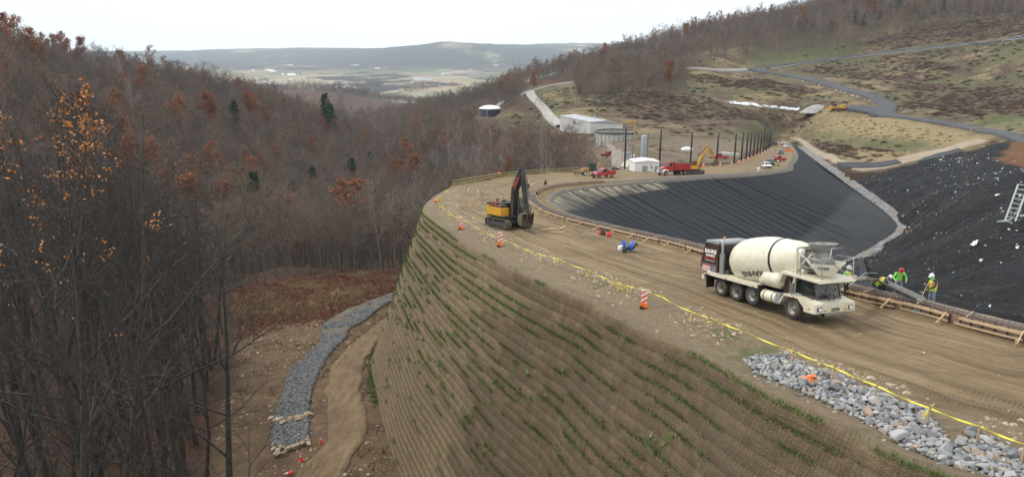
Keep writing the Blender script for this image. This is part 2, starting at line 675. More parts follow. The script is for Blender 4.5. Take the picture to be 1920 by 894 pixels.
def _resamp(M, which):
    P = np.array([tuple(p) for p in M])
    d = np.r_[0, np.cumsum(np.linalg.norm(np.diff(P[:, :2], axis=0), axis=1))]
    o = np.array([np.linalg.norm(np.array(O_M[a][:2]) - np.array(O_M[b][:2])) for a, b in zip(range(len(O_M) - 1), range(1, len(O_M)))])
    do = np.r_[0, np.cumsum(o)]
    dl = np.r_[0, np.cumsum([np.linalg.norm(np.array(L_M[a][:2]) - np.array(L_M[a + 1][:2])) for a in range(len(L_M) - 1)])]
    mean = np.array([(do[a] + dl[b]) / 2 for a, b in PAIRS])
    mine = np.array([(do[a] if which == 0 else dl[b]) for a, b in PAIRS])
    # denser near the camera
    q = np.linspace(0, 1, NS)
    S = mean[-1] * (q * .35 + .65 * q**2)
    t = np.interp(S, mean, mine)
    m = np.array([np.gradient(P[:, k], d) for k in range(3)]).T
    i = np.clip(np.searchsorted(d, t) - 1, 0, len(d) - 2)
    h = (d[i + 1] - d[i])[:, None]
    s = ((t - d[i]) / (d[i + 1] - d[i]))[:, None]
    X = (2*s**3 - 3*s**2 + 1) * P[i] + (s**3 - 2*s**2 + s) * h * m[i] + (-2*s**3 + 3*s**2) * P[i+1] + (s**3 - s**2) * h * m[i+1]
    X[:, 2] = -HB(X[:, 1])
    return X, S


OC, S_ALONG = _resamp(O_M, 0)     # outer crest
LC, _ = _resamp(L_M, 1)           # inner (liner) crest

# pit: gutter line where liner meets the waste
V_D = [(1200, 440, 118, None), (1330, 478, 117, None), (1440, 500, 121, None), (1545, 505, 131, None), (1618, 480, 146, None), (1650, 462, 152, None), (1683, 440, 162, None), (1690, 428, 168, None), (1680, 412, 178, None), (1640, 378, 200, None), (1600, 349, 222, None), (1560, 320, 252, None), (1525, 295, 310, None), (1497, 274, 400, None), (1484, 264, 440, None)]
VM = [at(a, b, c) for a, b, c, _ in V_D]
W_RIGHT = [at(1592, 340, 228), at(1650, 325, 228), at(1720, 305, 226), at(1790, 288, 230), at(1855, 272, 232), at(1920, 262, 230), at(2050, 250, 225)]
W_IN = [at(1700, 500, 112), at(1800, 500, 93), at(1900, 500, 74), at(1800, 400, 142), at(1900, 400, 108), at(1750, 552, 62), at(1850, 575, 46), at(1750, 450, 135), at(1850, 450, 100), at(1980, 450, 85), at(1820, 330, 190), at(1750, 370, 168), at(1700, 400, 172), at(1900, 320, 170)]
_wp = [tuple(p) for p in VM[3:12]] + [tuple(p) for p in W_RIGHT + W_IN] + [tuple(p) for p in L_M[1:9]] + [(95, 40, -9), (75, 20, -8), (140, 120, -16), (60, 30, -11)]
_wp = np.array(_wp)
_ww = tps_fit(_wp[:, 0] / 100, _wp[:, 1] / 100, _wp[:, 2], 1e-4)


def waste_z(x, y): return tps_eval(_ww, _wp[:, 0] / 100, _wp[:, 1] / 100, np.asarray(x) / 100, np.asarray(y) / 100)


# plan polygons
def inside(P, x, y):
    P = np.asarray(P)[:, :2]
    x, y = np.asarray(x, float), np.asarray(y, float)
    r = np.zeros(x.shape, bool)
    j = len(P) - 1
    for i in range(len(P)):
        xi, yi, xj, yj = P[i][0], P[i][1], P[j][0], P[j][1]
        if yi != yj:
            c = ((yi > y) != (yj > y)) & (x < (xj - xi) * (y - yi) / (yj - yi) + xi)
            r ^= c
        j = i
    return r


BERM_POLY = np.r_[OC[::4, :2], LC[::-4, :2]]
PIT_POLY = np.array([tuple(p)[:2] for p in L_M] + [tuple(p)[:2] for p in VM[::-1][:3]] + [tuple(p)[:2] for p in W_RIGHT] + [(150, 200), (150, 10)])

# ground grid -------------------------------------------------------------
NU, NV = 520, 560
_u = np.linspace(-1.75, 1.75, NU)
_v = np.linspace(.5 * math.log(8), .5 * math.log(15000), NV)
UU, VV = np.meshgrid(_u, _v)
GY = np.exp(VV * 2) - 20
GX = UU * (GY + 20)
GH = tps_eval(_cw, _cu, _cv, UU, VV) * (GY + 20)
_far = np.clip((GY - 300) / 600, 0, 1)
GH += fbm(GX / 14, GY / 14, 3) * 1.1 * np.clip((GY - 30) / 100, .25, 1) + fbm(GX / 70 + 5, GY / 70, 3) * 5 * _far
GH += fbm(GX / 500 + 5, GY / 500, 4) * 46 * np.clip((GY - 2500) / 3500, 0, 1)
_inb = inside(BERM_POLY, GX, GY)
GH = np.where(_inb, np.maximum(GH, HB(np.minimum(GY, 500)) + 4), GH)
_inp = inside(PIT_POLY, GX, GY)
_pf = np.where(_inp, -waste_z(np.clip(GX, -50, 250), np.clip(GY, -20, 450)), 0)
GH = np.where(_inp, np.maximum(GH, np.where(GX < 160, np.maximum(_pf, 44) + 5, 0)), GH)


def gz(x, y):
    """ground height (bilinear on the ground grid)"""
    x, y = np.asarray(x, float), np.asarray(y, float)
    u = x / (y + 20)
    v = .5 * np.log(np.maximum(y + 20, 8.01))
    a = np.clip((u - _u[0]) / (_u[1] - _u[0]), 0, NU - 1.001)
    b = np.clip((v - _v[0]) / (_v[1] - _v[0]), 0, NV - 1.001)
    i, j = a.astype(int), b.astype(int)
    fa, fb = a - i, b - j
    return -((GH[j, i] * (1 - fa) + GH[j, i + 1] * fa) * (1 - fb) + (GH[j + 1, i] * (1 - fa) + GH[j + 1, i + 1] * fa) * fb)


def g_at(px, py, y0=20., y1=13000., dz=0.0):
    """first hit of a pixel's ray with the ground between two distances"""
    a, b, c = ray(px, py)
    ys = np.exp(np.linspace(math.log(y0), math.log(y1), 1500))
    d = c / b * ys - gz(a / b * ys, ys)
    k = np.nonzero(d < 0)[0]
    y = ys[k[0]] if len(k) else y1
    if len(k) and k[0] > 0:
        lo, hi = ys[k[0] - 1], ys[k[0]]
        for _ in range(25):
            m = (lo + hi) / 2
            if c / b * m - float(gz(a / b * m, m)) < 0: hi = m
            else: lo = m
        y = hi
    return Vector((a / b * y, y, float(gz(a / b * y, y)) + dz))


def proj(x, y, z):
    zc = y * CP - z * SP
    zc = np.maximum(zc, .1)
    return 960 + F * x / zc, 447 - F * (y * SP + z * CP) / zc


_tank = g_at(918, 219, y0=300)
_td = np.hypot(GX - _tank.x, GY - _tank.y - 6)
_tw = np.clip((19 - _td) / 8, 0, 1)
GH = GH * (1 - _tw) + (-_tank.z) * _tw
GPX, GPY = proj(GX, GY, -GH)
CLEAR_PX = [(470, 540), (450, 580), (447, 640), (432, 720), (405, 800), (380, 960), (800, 960), (800, 515), (620, 522)]
RED_PX = [(440, 545), (450, 640), (520, 612), (560, 606), (660, 598), (700, 560), (775, 560), (775, 512), (600, 516)]
OPEN_PX = [(985, 165), (1100, 150), (1250, 128), (1330, 130), (1290, 100), (1330, 92), (1440, 72), (1560, 60), (1700, 40), (2400, -20), (2400, 500), (1720, 330), (1600, 345), (1490, 275), (1440, 300), (1180, 335), (1122, 335), (1108, 268), (1040, 246), (985, 240), (925, 232), (850, 228), (870, 215), (960, 210), (1010, 225), (985, 190)]
TAN_PX = [(1520, 214), (1585, 207), (1660, 216), (1760, 233), (1830, 248), (1870, 262), (1815, 280), (1740, 268), (1660, 262), (1560, 250), (1505, 246), (1545, 235)]
TAN2_PX = [(1560, 275), (1700, 285), (1790, 275), (1690, 300), (1600, 308)]
BRUSH_PX = [[(1740, 168), (1930, 160), (1990, 215), (1880, 216), (1800, 212), (1730, 198)], [(1180, 168), (1330, 188), (1500, 212), (1530, 232), (1440, 248), (1300, 238), (1170, 212)], [(1490, 137), (1560, 124), (1700, 138), (1750, 160), (1640, 152)], [(1420, 70), (1600, 55), (1920, 30), (1920, 52), (1700, 92), (1560, 106), (1400, 112)]]
GREEN_PX = [[(1490, 250), (1560, 268), (1700, 287), (1785, 280), (1700, 264), (1600, 252)], [(1380, 100), (1500, 95), (1640, 85), (1600, 104), (1480, 118), (1400, 126)], [(1440, 262), (1380, 250), (1420, 236), (1470, 240)], [(1840, 218), (1930, 212), (1930, 240), (1860, 240)]]
YARD_PX = [(1120, 320), (1112, 250), (1170, 245), (1200, 262), (1260, 262), (1450, 262), (1455, 285), (1380, 315), (1240, 330)]
_z = lambda P, y0, y1: inside(P, GPX + fbm(GX / 9, GY / 9, 3) * 40, GPY + fbm(GX / 9 + 40, GY / 9, 3) * 14) & (GY > y0) & (GY < y1)
Z_CLEAR = _z(CLEAR_PX, 20, 165)
Z_RED = _z(RED_PX, 70, 175)
Z_OPEN = _z(OPEN_PX, 150, 1200)
Z_TAN = (_z(TAN_PX, 200, 600) | _z(TAN2_PX, 200, 600))
Z_BRUSH = sum(_z(q_, 180, 900) for q_ in BRUSH_PX) > 0
Z_GREEN = sum(_z(q_, 180, 900) for q_ in GREEN_PX) > 0
Z_YARD = _z(YARD_PX, 150, 420)


def _soft(a):
    a = a.astype(float)
    for _ in range(2):
        b = a.copy()
        b[1:-1] = (a[:-2] + 2 * a[1:-1] + a[2:]) / 4
        a = b.copy()
        a[:, 1:-1] = (b[:, :-2] + 2 * b[:, 1:-1] + b[:, 2:]) / 4
    return a


g = NG('ground_cover')
P = g.pos()
litter = g.ramp(g.noise(P, .9, 8, .7), [(.3, (.028, .018, .013)), (.5, (.062, .038, .026)), (.72, (.12, .068, .04))])
litter = g.mix(g.mr(g.noise(P, .035, 4), .5, .75, 0, .65), litter, (.15, .05, .025))
soil = g.ramp(g.noise(P, .3, 10, .8, ), [(.3, (.06, .036, .02)), (.45, (.125, .08, .045)), (.58, (.17, .115, .067)), (.75, (.26, .195, .125))])
soil = g.mix(g.mr(g.noise(g.map(P, (1.3, .35, 1)), .5, 8, .8), .5, .68, 0, .7), soil, (.085, .05, .028))
soil = g.mix(g.mr(g.noise(P, 2.2, 6, .8), .55, .8, 0, .6), soil, (.25, .2, .14))
red = g.ramp(g.noise(g.map(P, (1.2, .5, 1)), .9, 8, .75), [(.3, (.085, .034, .02)), (.5, (.165, .075, .04)), (.68, (.27, .18, .095))])
green = g.ramp(g.noise(P, .5, 8, .75), [(.25, (.042, .05, .02)), (.5, (.098, .1, .042)), (.75, (.19, .165, .085))])
tan = g.ramp(g.noise(g.map(P, (1, .45, 1)), .6, 9, .75), [(.25, (.12, .09, .042)), (.5, (.25, .195, .1)), (.78, (.38, .31, .17))])
brush = g.ramp(g.noise(P, .7, 8, .8), [(.3, (.03, .02, .016)), (.55, (.08, .05, .036)), (.8, (.17, .12, .075))])
big = g.noise(g.map(P, (.7, 1.3, 1)), .018, 7, .65, .6)
hill = g.mix(g.mr(big, .44, .54), green, g.mix(g.mr(g.noise(P, .05, 6, .7), .42, .58), tan, brush))
hill = g.mix(g.mr(g.noise(P, .03, 7, .75), .5, .6), hill, brush)
hill = g.mix(g.mr(g.noise(g.map(P, (.5, 1.4, 1)), .22, 9, .8), .5, .62, 0, .8), hill, brush)
hill = g.mix(g.mr(g.noise(P, .11, 6, .75), .62, .7, 0, .8), hill, (.27, .2, .13))
# far farmland: fields and woods
fv = g.map(P, (1, .42, 0))
fc = g.vor(fv, .0021, 'Color')
sep = g.n('ShaderNodeSeparateColor')
g.l(fc, sep.inputs[0])
field = g.ramp(sep.outputs[0], [(.0, (.25, .19, .12)), (.3, (.36, .28, .2)), (.5, (.17, .19, .09)), (.68, (.31, .24, .17)), (.85, (.13, .16, .075)), (1, (.42, .35, .27))])
for e in range(1): pass
field = g.mix(g.mr(g.noise(P, .01, 4), .4, .7, 0, .35), field, (.18, .16, .09))
woods = g.ramp(g.noise(P, .03, 8, .7), [(.35, (.012, .013, .012)), (.65, (.038, .034, .03))])
wmask = g.math('MAXIMUM', g.mr(g.noise(fv, .0019, 6, .65), .51, .54), g.math('MULTIPLY', g.attr('far_wood'), g.mr(g.noise(fv, .0009, 5, .6), .38, .46)))
far = g.mix(wmask, field, woods)
c = g.mix(g.attr('clear'), litter, soil)
c = g.mix(g.attr('red'), c, red)
c = g.mix(g.attr('open'), c, hill)
c = g.mix(g.math('MULTIPLY', g.attr('brushz'), .55), c, brush)
c = g.mix(g.math('MULTIPLY', g.attr('greenz'), .7), c, g.mix(.65, green, (.075, .105, .03)))
c = g.mix(g.attr('tan'), c, tan)
c = g.mix(g.math('MULTIPLY', g.attr('yard'), g.mr(g.noise(P, .06, 5), .35, .55, .25, 1)), c, g.mix(.5, soil, (.2, .17, .13)))
c = g.mix(g.attr('far'), c, far)
g.bump(g.math('ADD', g.noise(P, .8, 8, .7), g.noise(P, 5, 5)), .9, .35)
M_GROUND = g.color(c)

ground = mesh_obj('ground', np.stack([GX, GY, -GH], -1).reshape(-1, 3), grid_faces(NV, NU), M_GROUND, smooth=True)
tag(ground, kind='structure')
vattr(ground, 'clear', _soft(Z_CLEAR))
vattr(ground, 'red', _soft(Z_RED))
vattr(ground, 'open', _soft(Z_OPEN))
vattr(ground, 'tan', _soft(Z_TAN))
vattr(ground, 'yard', _soft(Z_YARD))
vattr(ground, 'brushz', _soft(Z_BRUSH))
vattr(ground, 'greenz', _soft(Z_GREEN))
vattr(ground, 'far', np.clip((GY - 1650) / 150, 0, 1))
vattr(ground, 'far_wood', np.clip((GY - 4200) / 2500, 0, 1) + np.clip(1 - np.abs(GY - 1900) / 300, 0, 1))

# ---------------------------------------------------------------- embankment top (haul road)
NA = 64
tt = np.linspace(-.004, 1.0, NA)
BX = OC[:, None, 0] * (1 - tt) + LC[:, None, 0] * tt
BY = OC[:, None, 1] * (1 - tt) + LC[:, None, 1] * tt
WID = np.linalg.norm(OC[:, :2] - LC[:, :2], axis=1)
ACROSS = tt[None, :] * WID[:, None]
ALONG = np.repeat(S_ALONG[:, None], NA, 1)


def berm_rel(s, a, x, y, wd):
    """small relief of the embankment top: shoulders, windrow, ruts, formwork bank"""
    t = a / wd
    z = fbm(x / 1.7, y / 1.7, 4) * .16 + fbm(x / 6, y / 6, 3) * .25
    near = np.clip((130 - s) / 50, 0, 1)
    z -= .35 * np.exp(-((a - 1.2) / 1.3)**2) * near                # low ledge along the wall
    z += (.2 + .25 * fbm(x / 2.2, y / 2.2, 3)) * np.exp(-((a - 4.0) / .8)**2) * near
    k = np.clip((a - 5) / 1.5, 0, 1) * np.clip((wd - 3.6 - a) / 1.0, 0, 1)
    for q, wv in ((6.6, .33), (8.4, .3), (9.6, .35), (11.4, .3)):
        aa = a + .5 * np.sin(s / 17 + q)
        z -= .13 * np.exp(-((aa - q) / wv)**2) * k * (.6 + .8 * vnoise(s / 4 + q, q))
    z += .25 * np.exp(-((wd - 3.4 - a) / .5)**2) * (.4 + fbm(x / 3, y / 3, 3))    # spoil beside the formwork
    return z


BZ = -HB(BY) + berm_rel(ALONG, ACROSS, BX, BY, WID[:, None])
BZ[:, 0] -= .6
g = NG('haul_road_soil')
P = g.pos()
UVV = g.attrv('track')
st = g.noise(g.map(UVV, (.05, 1.35, 1)), 1.0, 9, .72, .5)
fine = g.noise(P, 1.3, 9, .75)
c = g.ramp(st, [(.34, (.085, .056, .027)), (.45, (.19, .137, .071)), (.56, (.27, .203, .113)), (.7, (.38, .305, .195))])
c = g.mix(.34, c, g.ramp(fine, [(.25, (.1, .068, .034)), (.5, (.23, .17, .096)), (.8, (.4, .325, .215))]))
c = g.mix(g.mr(g.noise(P, .16, 7, .7), .48, .66, 0, .6), c, (.105, .067, .036))
lug = g.n('ShaderNodeTexWave')
lug.inputs['Scale'].default_value = 1.6
lug.inputs['Distortion'].default_value = 4
lug.inputs['Detail'].default_value = 3
g.l(g.map(UVV, (1.2, .25, 1)), lug.inputs['Vector'])
lugm = g.math('MULTIPLY', g.mr(g.noise(g.map(UVV, (.04, 1.6, 1)), 1.0, 4), .5, .6), lug.outputs['Fac'])
c = g.mix(g.math('MULTIPLY', lugm, .6), c, (.085, .055, .032))
# shoulder: paler, stony, with sparse grass
c = g.mix(g.math('MULTIPLY', g.attr('ledge'), g.mr(g.noise(P, .8, 6, .7), .3, .6, .45, 1)), c, g.ramp(g.noise(P, 3, 7, .8), [(.3, (.12, .09, .055)), (.6, (.22, .175, .115)), (.85, (.34, .29, .21))]))
c = g.mix(g.math('MULTIPLY', g.attr('ledge'), g.mr(g.noise(P, .28, 6, .7), .56, .66, 0, .7)), c, (.075, .1, .03))
c = g.mix(g.attr('form'), c, g.ramp(g.noise(P, .9, 8, .75), [(.3, (.13, .082, .038)), (.55, (.2, .135, .066)), (.8, (.3, .23, .14))]))
g.bump(g.math('ADD', g.math('ADD', fine, g.math('MULTIPLY', st, 1.2)), g.math('ADD', g.math('MULTIPLY', lugm, .5), g.noise(P, 7, 5, .7))), .85, .16)
M_HAUL = g.color(c)
haul = mesh_obj('haul_road', np.stack([BX, BY, BZ], -1).reshape(-1, 3), grid_faces(NS, NA), M_HAUL, smooth=True)
tag(haul, kind='structure')
tr = haul.data.attributes.new('track', 'FLOAT_VECTOR', 'POINT')
tr.data.foreach_set('vector', np.stack([ALONG, ACROSS, 0 * ALONG], -1).astype(np.float32).ravel())
_nr = np.clip((150 - ALONG) / 40, .0, 1)
vattr(haul, 'ledge', np.clip((5.0 - ACROSS + fbm(BX / 2, BY / 2) * 1.6) / .8, 0, 1) * np.maximum(_nr, .35))
vattr(haul, 'form', np.clip((ACROSS - (WID[:, None] - 3.8) + fbm(BX / 2, BY / 2) * 1.2) / .7, 0, 1))
from mathutils.bvhtree import BVHTree
_bv = np.stack([BX, BY, BZ], -1).reshape(-1, 3)
BVH = BVHTree.FromPolygons([tuple(v) for v in _bv], [tuple(f) for f in grid_faces(NS, NA)])


def on_berm(px, py, dz=0.0):
    """pixel -> point on the finished embankment surface"""
    d = Vector(ray(px, py)).normalized()
    h = BVH.ray_cast(Vector((0, 0, 0)), d)
    return (h[0] + Vector((0, 0, dz))) if h[0] is not None else bm_at(px, py, dz)


def bz(x, y):
    h = BVH.ray_cast(Vector((x, y, 20)), Vector((0, 0, -1)))
    return h[0].z if h[0] is not None else -float(HB(y))


def ba(s, a):
    """point on the embankment by distance along and distance in from the outer crest"""
    i = float(np.interp(s, S_ALONG, np.arange(NS)))
    k = min(int(i), NS - 2)
    f = i - k
    o = OC[k] * (1 - f) + OC[k + 1] * f
    l = LC[k] * (1 - f) + LC[k + 1] * f
    d = (l - o)[:2]
    d /= np.linalg.norm(d)
    x, y = o[0] + d[0] * a, o[1] + d[1] * a
    return Vector((x, y, bz(x, y)))
# ================================================================ retaining wall (stepped soil face with wire baskets)
NW = int(np.searchsorted(OC[:, 1], 1e9))
_sel = np.arange(0, NS)
_cut = int(np.argmin([(p[0] - bm_at(1060, 323.5).x)**2 + (p[1] - bm_at(1060, 323.5).y)**2 for p in OC]))
W_O = OC[: _cut + 1, :].copy()
W_S = S_ALONG[: _cut + 1]
_t = np.gradient(W_O[:, :2], axis=0)
_t /= np.linalg.norm(_t, axis=1)[:, None]
W_N = np.stack([-_t[:, 1], _t[:, 0]], 1)          # outward, to the left of travel
for _ in range(20):
    W_N[1:-1] = (W_N[:-2] + 2 * W_N[1:-1] + W_N[2:]) / 4
W_N /= np.linalg.norm(W_N, axis=1)[:, None]
TIER = .62
NT = 42
BATTER = .36                                        # horizontal run per metre of height


def wall_pt(i, h, out=0.0):
    """arrays: crest index (float array), depth under the crest -> point on the mean face"""
    i = np.clip(np.asarray(i, float), 0, len(W_O) - 1.001)
    k = i.astype(int)
    f = (i - k)[..., None]
    o = W_O[k] * (1 - f) + W_O[k + 1] * f
    n = W_N[k] * (1 - f) + W_N[k + 1] * f
    h = np.asarray(h, float)
    s = W_S[k] * (1 - f[..., 0]) + W_S[k + 1] * f[..., 0]
    q = h * BATTER + out + fbm(s / 9, h / 5, 2) * .25
    x = o[..., 0] + n[..., 0] * q
    y = o[..., 1] + n[..., 1] * q
    return np.stack([x, y, -HB(o[..., 1]) - .35 - h], -1), s


rows = []
for t in range(NT):                                 # each tier: ledge lip, face top, face foot
    rows += [(t * TIER, -.045, 0), (t * TIER + .03, .025, 1), (t * TIER + TIER * .33, .03, 2), (t * TIER + TIER * .66, .0, 2), (t * TIER + TIER * .96, -.04, 3)]
rows.append((NT * TIER, 0, 0))
_ii = np.arange(len(W_O))
WV = []
for h, o, q in rows:
    p, s = wall_pt(_ii, np.full(len(_ii), h), o)
    p += (fbm(s / .9 + h * 7.3, h * 3.1 + s * 0, 3)[:, None] * .12) * np.c_[W_N, np.full(len(_ii), .3)] * .3
    p[:, 2] += fbm(s / 2.6 + 3, np.full(len(_ii), int(h / TIER + .5) * 5.0), 2) * .035
    WV.append(p)
WV = np.array(WV)
g = NG('basket_wall_soil')
P = g.pos()
c = g.ramp(g.noise(P, 1.7, 9, .78), [(.25, (.105, .072, .038)), (.48, (.2, .147, .083)), (.62, (.265, .2, .12)), (.85, (.38, .31, .2))])
c = g.mix(g.mr(g.noise(P, .12, 6, .6), .4, .65, 0, .55), c, (.14, .107, .074))
c = g.mix(g.mr(g.noise(P, .55, 6, .8), .6, .72, 0, .5), c, (.055, .062, .022))
c = g.mix(g.math('MULTIPLY', g.attr('ledge'), .4), c, g.ramp(g.noise(P, 2.5, 5), [(.35, (.045, .036, .022)), (.65, (.065, .07, .026))]))
g.bump(g.math('ADD', g.noise(P, 3, 8, .75), g.noise(P, 14, 4)), .9, .12)
M_WALL = g.color(c)
wall = empty('retaining_wall', tuple(W_O[60]))
tag(wall, 'tall curved earth retaining wall of stepped wire baskets under the haul road', 'wall')
wf = mesh_obj('soil_face', WV.reshape(-1, 3) - np.array(wall.location), grid_faces(len(rows), len(W_O)), M_WALL, wall, smooth=False)
vattr(wf, 'ledge', np.repeat([1.0 if q in (0,) else (.55 if q == 3 else 0.) for _, _, q in rows], len(W_O)))

# wire baskets: uprights and courses of rusty mesh, all the way down the face
M_WIRE = mat('rusty_wire', (.075, .042, .028), .8, 0, .35, 6)


def sticks(A, B, r):
    """thin three-sided bars between point arrays"""
    A, B = np.asarray(A, float), np.asarray(B, float)
    d = B - A
    d /= np.maximum(np.linalg.norm(d, axis=1), 1e-9)[:, None]
    up = np.where(np.abs(d[:, 2:3]) < .9, np.array([[0, 0, 1.]]), np.array([[1., 0, 0]]))
    a = np.cross(d, up)
    a /= np.linalg.norm(a, axis=1)[:, None]
    b = np.cross(a, d)
    r = np.broadcast_to(np.asarray(r, float), (len(A),))[:, None] if np.ndim(r) == 0 else np.asarray(r, float)
    r0, r1 = (r, r) if r.ndim == 2 and r.shape[1] == 1 else (r[:, :1], r[:, 1:])
    V = []
    for X, rr in ((A, r0), (B, r1)):
        for k in range(3):
            t = 2 * math.pi * k / 3
            V.append(X + (a * math.cos(t) + b * math.sin(t)) * rr)
    V = np.stack(V, 1).reshape(-1, 3)
    n = np.arange(len(A))[:, None] * 6
    Fc = np.concatenate([n + np.array([k, (k + 1) % 3, 3 + (k + 1) % 3, 3 + k]) for k in range(3)], 0)
    return V, Fc


def wall_index(s): return np.interp(s, W_S, np.arange(len(W_S)))


SV, SF, nb = [], [], 0
s_end = W_S[-1]
for t in range(NT):
    h0 = t * TIER
    lim = 62 + 10 * RNG.random()
    ss = np.arange(2, lim, .165)
    ss = ss + RNG.normal(0, .012, len(ss))
    keep = fbm(ss / 2.5, ss * 0 + t * 2.7, 3) > -.23
    ss = ss[keep]
    A, _ = wall_pt(wall_index(ss), h0 - .05 - RNG.random(len(ss)) * .1, .1)
    B, _ = wall_pt(wall_index(ss + RNG.normal(0, .015, len(ss))), np.full(len(ss), h0 + TIER * .93), .11)
    V, Fc = sticks(A, B, .0075)
    SV.append(V); SF.append(Fc + nb); nb += len(V)
    for q in (.02, .28, .54, .8):
        ss = np.arange(2, lim, .7)
        keep = fbm(ss / 2.5 + 9, ss * 0 + t * 2.7 + q, 2) > -.3
        A, _ = wall_pt(wall_index(ss), np.full(len(ss), h0 + TIER * q), .115)
        B, _ = wall_pt(wall_index(ss + .7), np.full(len(ss), h0 + TIER * q), .115)
        V, Fc = sticks(A[keep], B[keep], .006)
        SV.append(V); SF.append(Fc + nb); nb += len(V)
mesh_obj('wire_mesh', np.concatenate(SV) - np.array(wall.location), np.concatenate(SF), M_WIRE, wall)


# grass in the ledges -----------------------------------------------------
def blades(pts, nrm, hgt, wid, rng, lean=.5):
    n = len(pts)
    a = rng.random(n) * 2 * math.pi
    side = np.stack([np.cos(a), np.sin(a), 0 * a], 1) * (wid * (.5 + rng.random(n)))[:, None]
    tip = np.stack([rng.normal(0, lean, n), rng.normal(0, lean, n), np.ones(n)], 1) + nrm * .5
    tip *= (hgt * (.5 + rng.random(n)))[:, None]
    V = np.stack([pts - side, pts + side, pts + tip], 1).reshape(-1, 3)
    return V, np.arange(3 * n).reshape(-1, 3)


rng = np.random.default_rng(11)
PP, NN, HH = [], [], []
for t in range(NT):
    h = t * TIER
    n = 13000
    s = 3 + (s_end - 6) * rng.random(n)**1.25
    up = np.clip(1 - h / 13, 0, 1)
    m = fbm(s / 3.2 + t * 9.7, s * 0 + t * 1.3, 4) + .5
    lines = vnoise(s / 14 + t * 3.1, np.full(n, t * 7.7))
    farb = np.clip((s - 45) / 45, 0, 1)
    thr = .69 - .05 * up - .12 * farb * up - .24 * (lines > .56) * np.sqrt(up) - (.14 if t in (7, 9, 10, 13) else 0) + (.05 if h > 14 else 0)
    k = m > thr + rng.normal(0, .02, n)
    s = s[k]
    p, _ = wall_pt(wall_index(s), h + rng.normal(0, .05, len(s)), .05 + rng.normal(0, .06, len(s)))
    PP.append(p)
    NN.append(np.repeat([[-.5, -.1, 0]], len(s), 0))
    HH.append(np.full(len(s), .1) + .1 * rng.random(len(s))**3)
PP = np.concatenate(PP)
# scattered dark weeds lower on the face
n = 2600
s = 8 + (s_end - 30) * rng.random(n)
h = 3 + rng.random(n) * 20
k = (vnoise(s / 6, h / 3) > .55) & (vnoise(s / 1.3, h / 1.1) > .62)
wp, _ = wall_pt(wall_index(s[k]), h[k], .12)
wp = np.repeat(wp, 9, 0) + rng.normal(0, .11, (len(wp) * 9, 3))
V1, F1 = blades(PP, np.concatenate(NN), np.concatenate(HH), .022, rng)
V2, F2 = blades(wp, np.zeros((len(wp), 3)), np.full(len(wp), .22), .05, rng, .9)
M_GRASS = mat('ledge_grass', (.055, .12, .016), .7, 0, 0, .5, (.12, .19, .035))
wg = mesh_obj('ledge_grass', np.concatenate([V1, V2]) - np.array(wall.location), np.concatenate([F1, F2 + len(V1)]), M_GRASS, wall)
tag(wg, kind='stuff')

# soil slope beyond the end of the wall ------------------------------------
_k = np.arange(_cut - 4, NS)
_t = np.gradient(OC[:, :2], axis=0)
_t /= np.linalg.norm(_t, axis=1)[:, None]
_nn = np.stack([-_t[:, 1], _t[:, 0]], 1)
SL = []
for q, dz in ((0, -.5), (1.2, -.9), (3.5, -2.4), (7, -5), (12, -9), (20, -16)):
    x = OC[_k, 0] + _nn[_k, 0] * q
    y = OC[_k, 1] + _nn[_k, 1] * q
    z = -HB(OC[_k, 1]) + dz + fbm(x / 3, y / 3) * .5
    SL.append(np.stack([x, y, z], -1))
g = NG('slope_soil')
P = g.pos()
g.bump(g.noise(P, 2, 8, .75), .8, .15)
M_SOIL = g.color(g.ramp(g.noise(P, .9, 9, .75), [(.3, (.12, .085, .045)), (.55, (.21, .155, .085)), (.8, (.3, .235, .14))]))
es = mesh_obj('embankment_slope', np.array(SL).reshape(-1, 3), grid_faces(6, len(_k)), M_SOIL, smooth=True)
tag(es, kind='structure')

# ================================================================ liner slope
_l0 = _idx((1640, 544), L_PX, 3)
NL, ML = 360, 90
_lp, _li = [], []
_KN = [((1640, 544), (1618, 480)), ((1450, 496), (1545, 505)), ((1309, 458), (1440, 500)), ((1174, 428), (1330, 478)), ((1067, 401), (1200, 440)), ((1034, 364), (1200, 440)), ((1089, 350), (1330, 478)), ((1146, 345), (1440, 500)), ((1230, 338), (1545, 505)),
       ((1320, 331), (1618, 480)), ((1408, 326), (1683, 440)), ((1465, 320), (1690, 428)), ((1483, 307), (1680, 412)), ((1494, 292), (1640, 378)), ((1489, 279), (1560, 320)), ((1478, 264), (1484, 264))]
_ld = np.r_[0, np.cumsum([(Vector(L_M[i + 1][:2]) - Vector(L_M[i][:2])).length for i in range(_l0, len(L_M) - 1)])]
_vd = np.r_[0, np.cumsum([(Vector(VM[i + 1][:2]) - Vector(VM[i][:2])).length for i in range(len(VM) - 1)])]
_kl = [_ld[_idx(a, L_PX, 3) - _l0] for a, _ in _KN]
_kv = [_vd[_idx(b_, [v[:2] for v in V_D], 0)] for _, b_ in _KN]
LA = poly(L_M[_l0:], NL)
_sL = np.linspace(0, _ld[-1], NL)
_vf = poly(VM, 3000)
VA = _vf[np.clip((np.interp(_sL, _kl, _kv) / _vd[-1] * 2999).astype(int), 0, 2999)]
q = np.linspace(0, 1, ML)[None, :, None]
LP = LA[:, None, :] * (1 - q) + VA[:, None, :] * q
sag = np.sin(np.pi * np.linspace(0, 1, ML))[None, :]
LP[..., 2] -= sag * .3
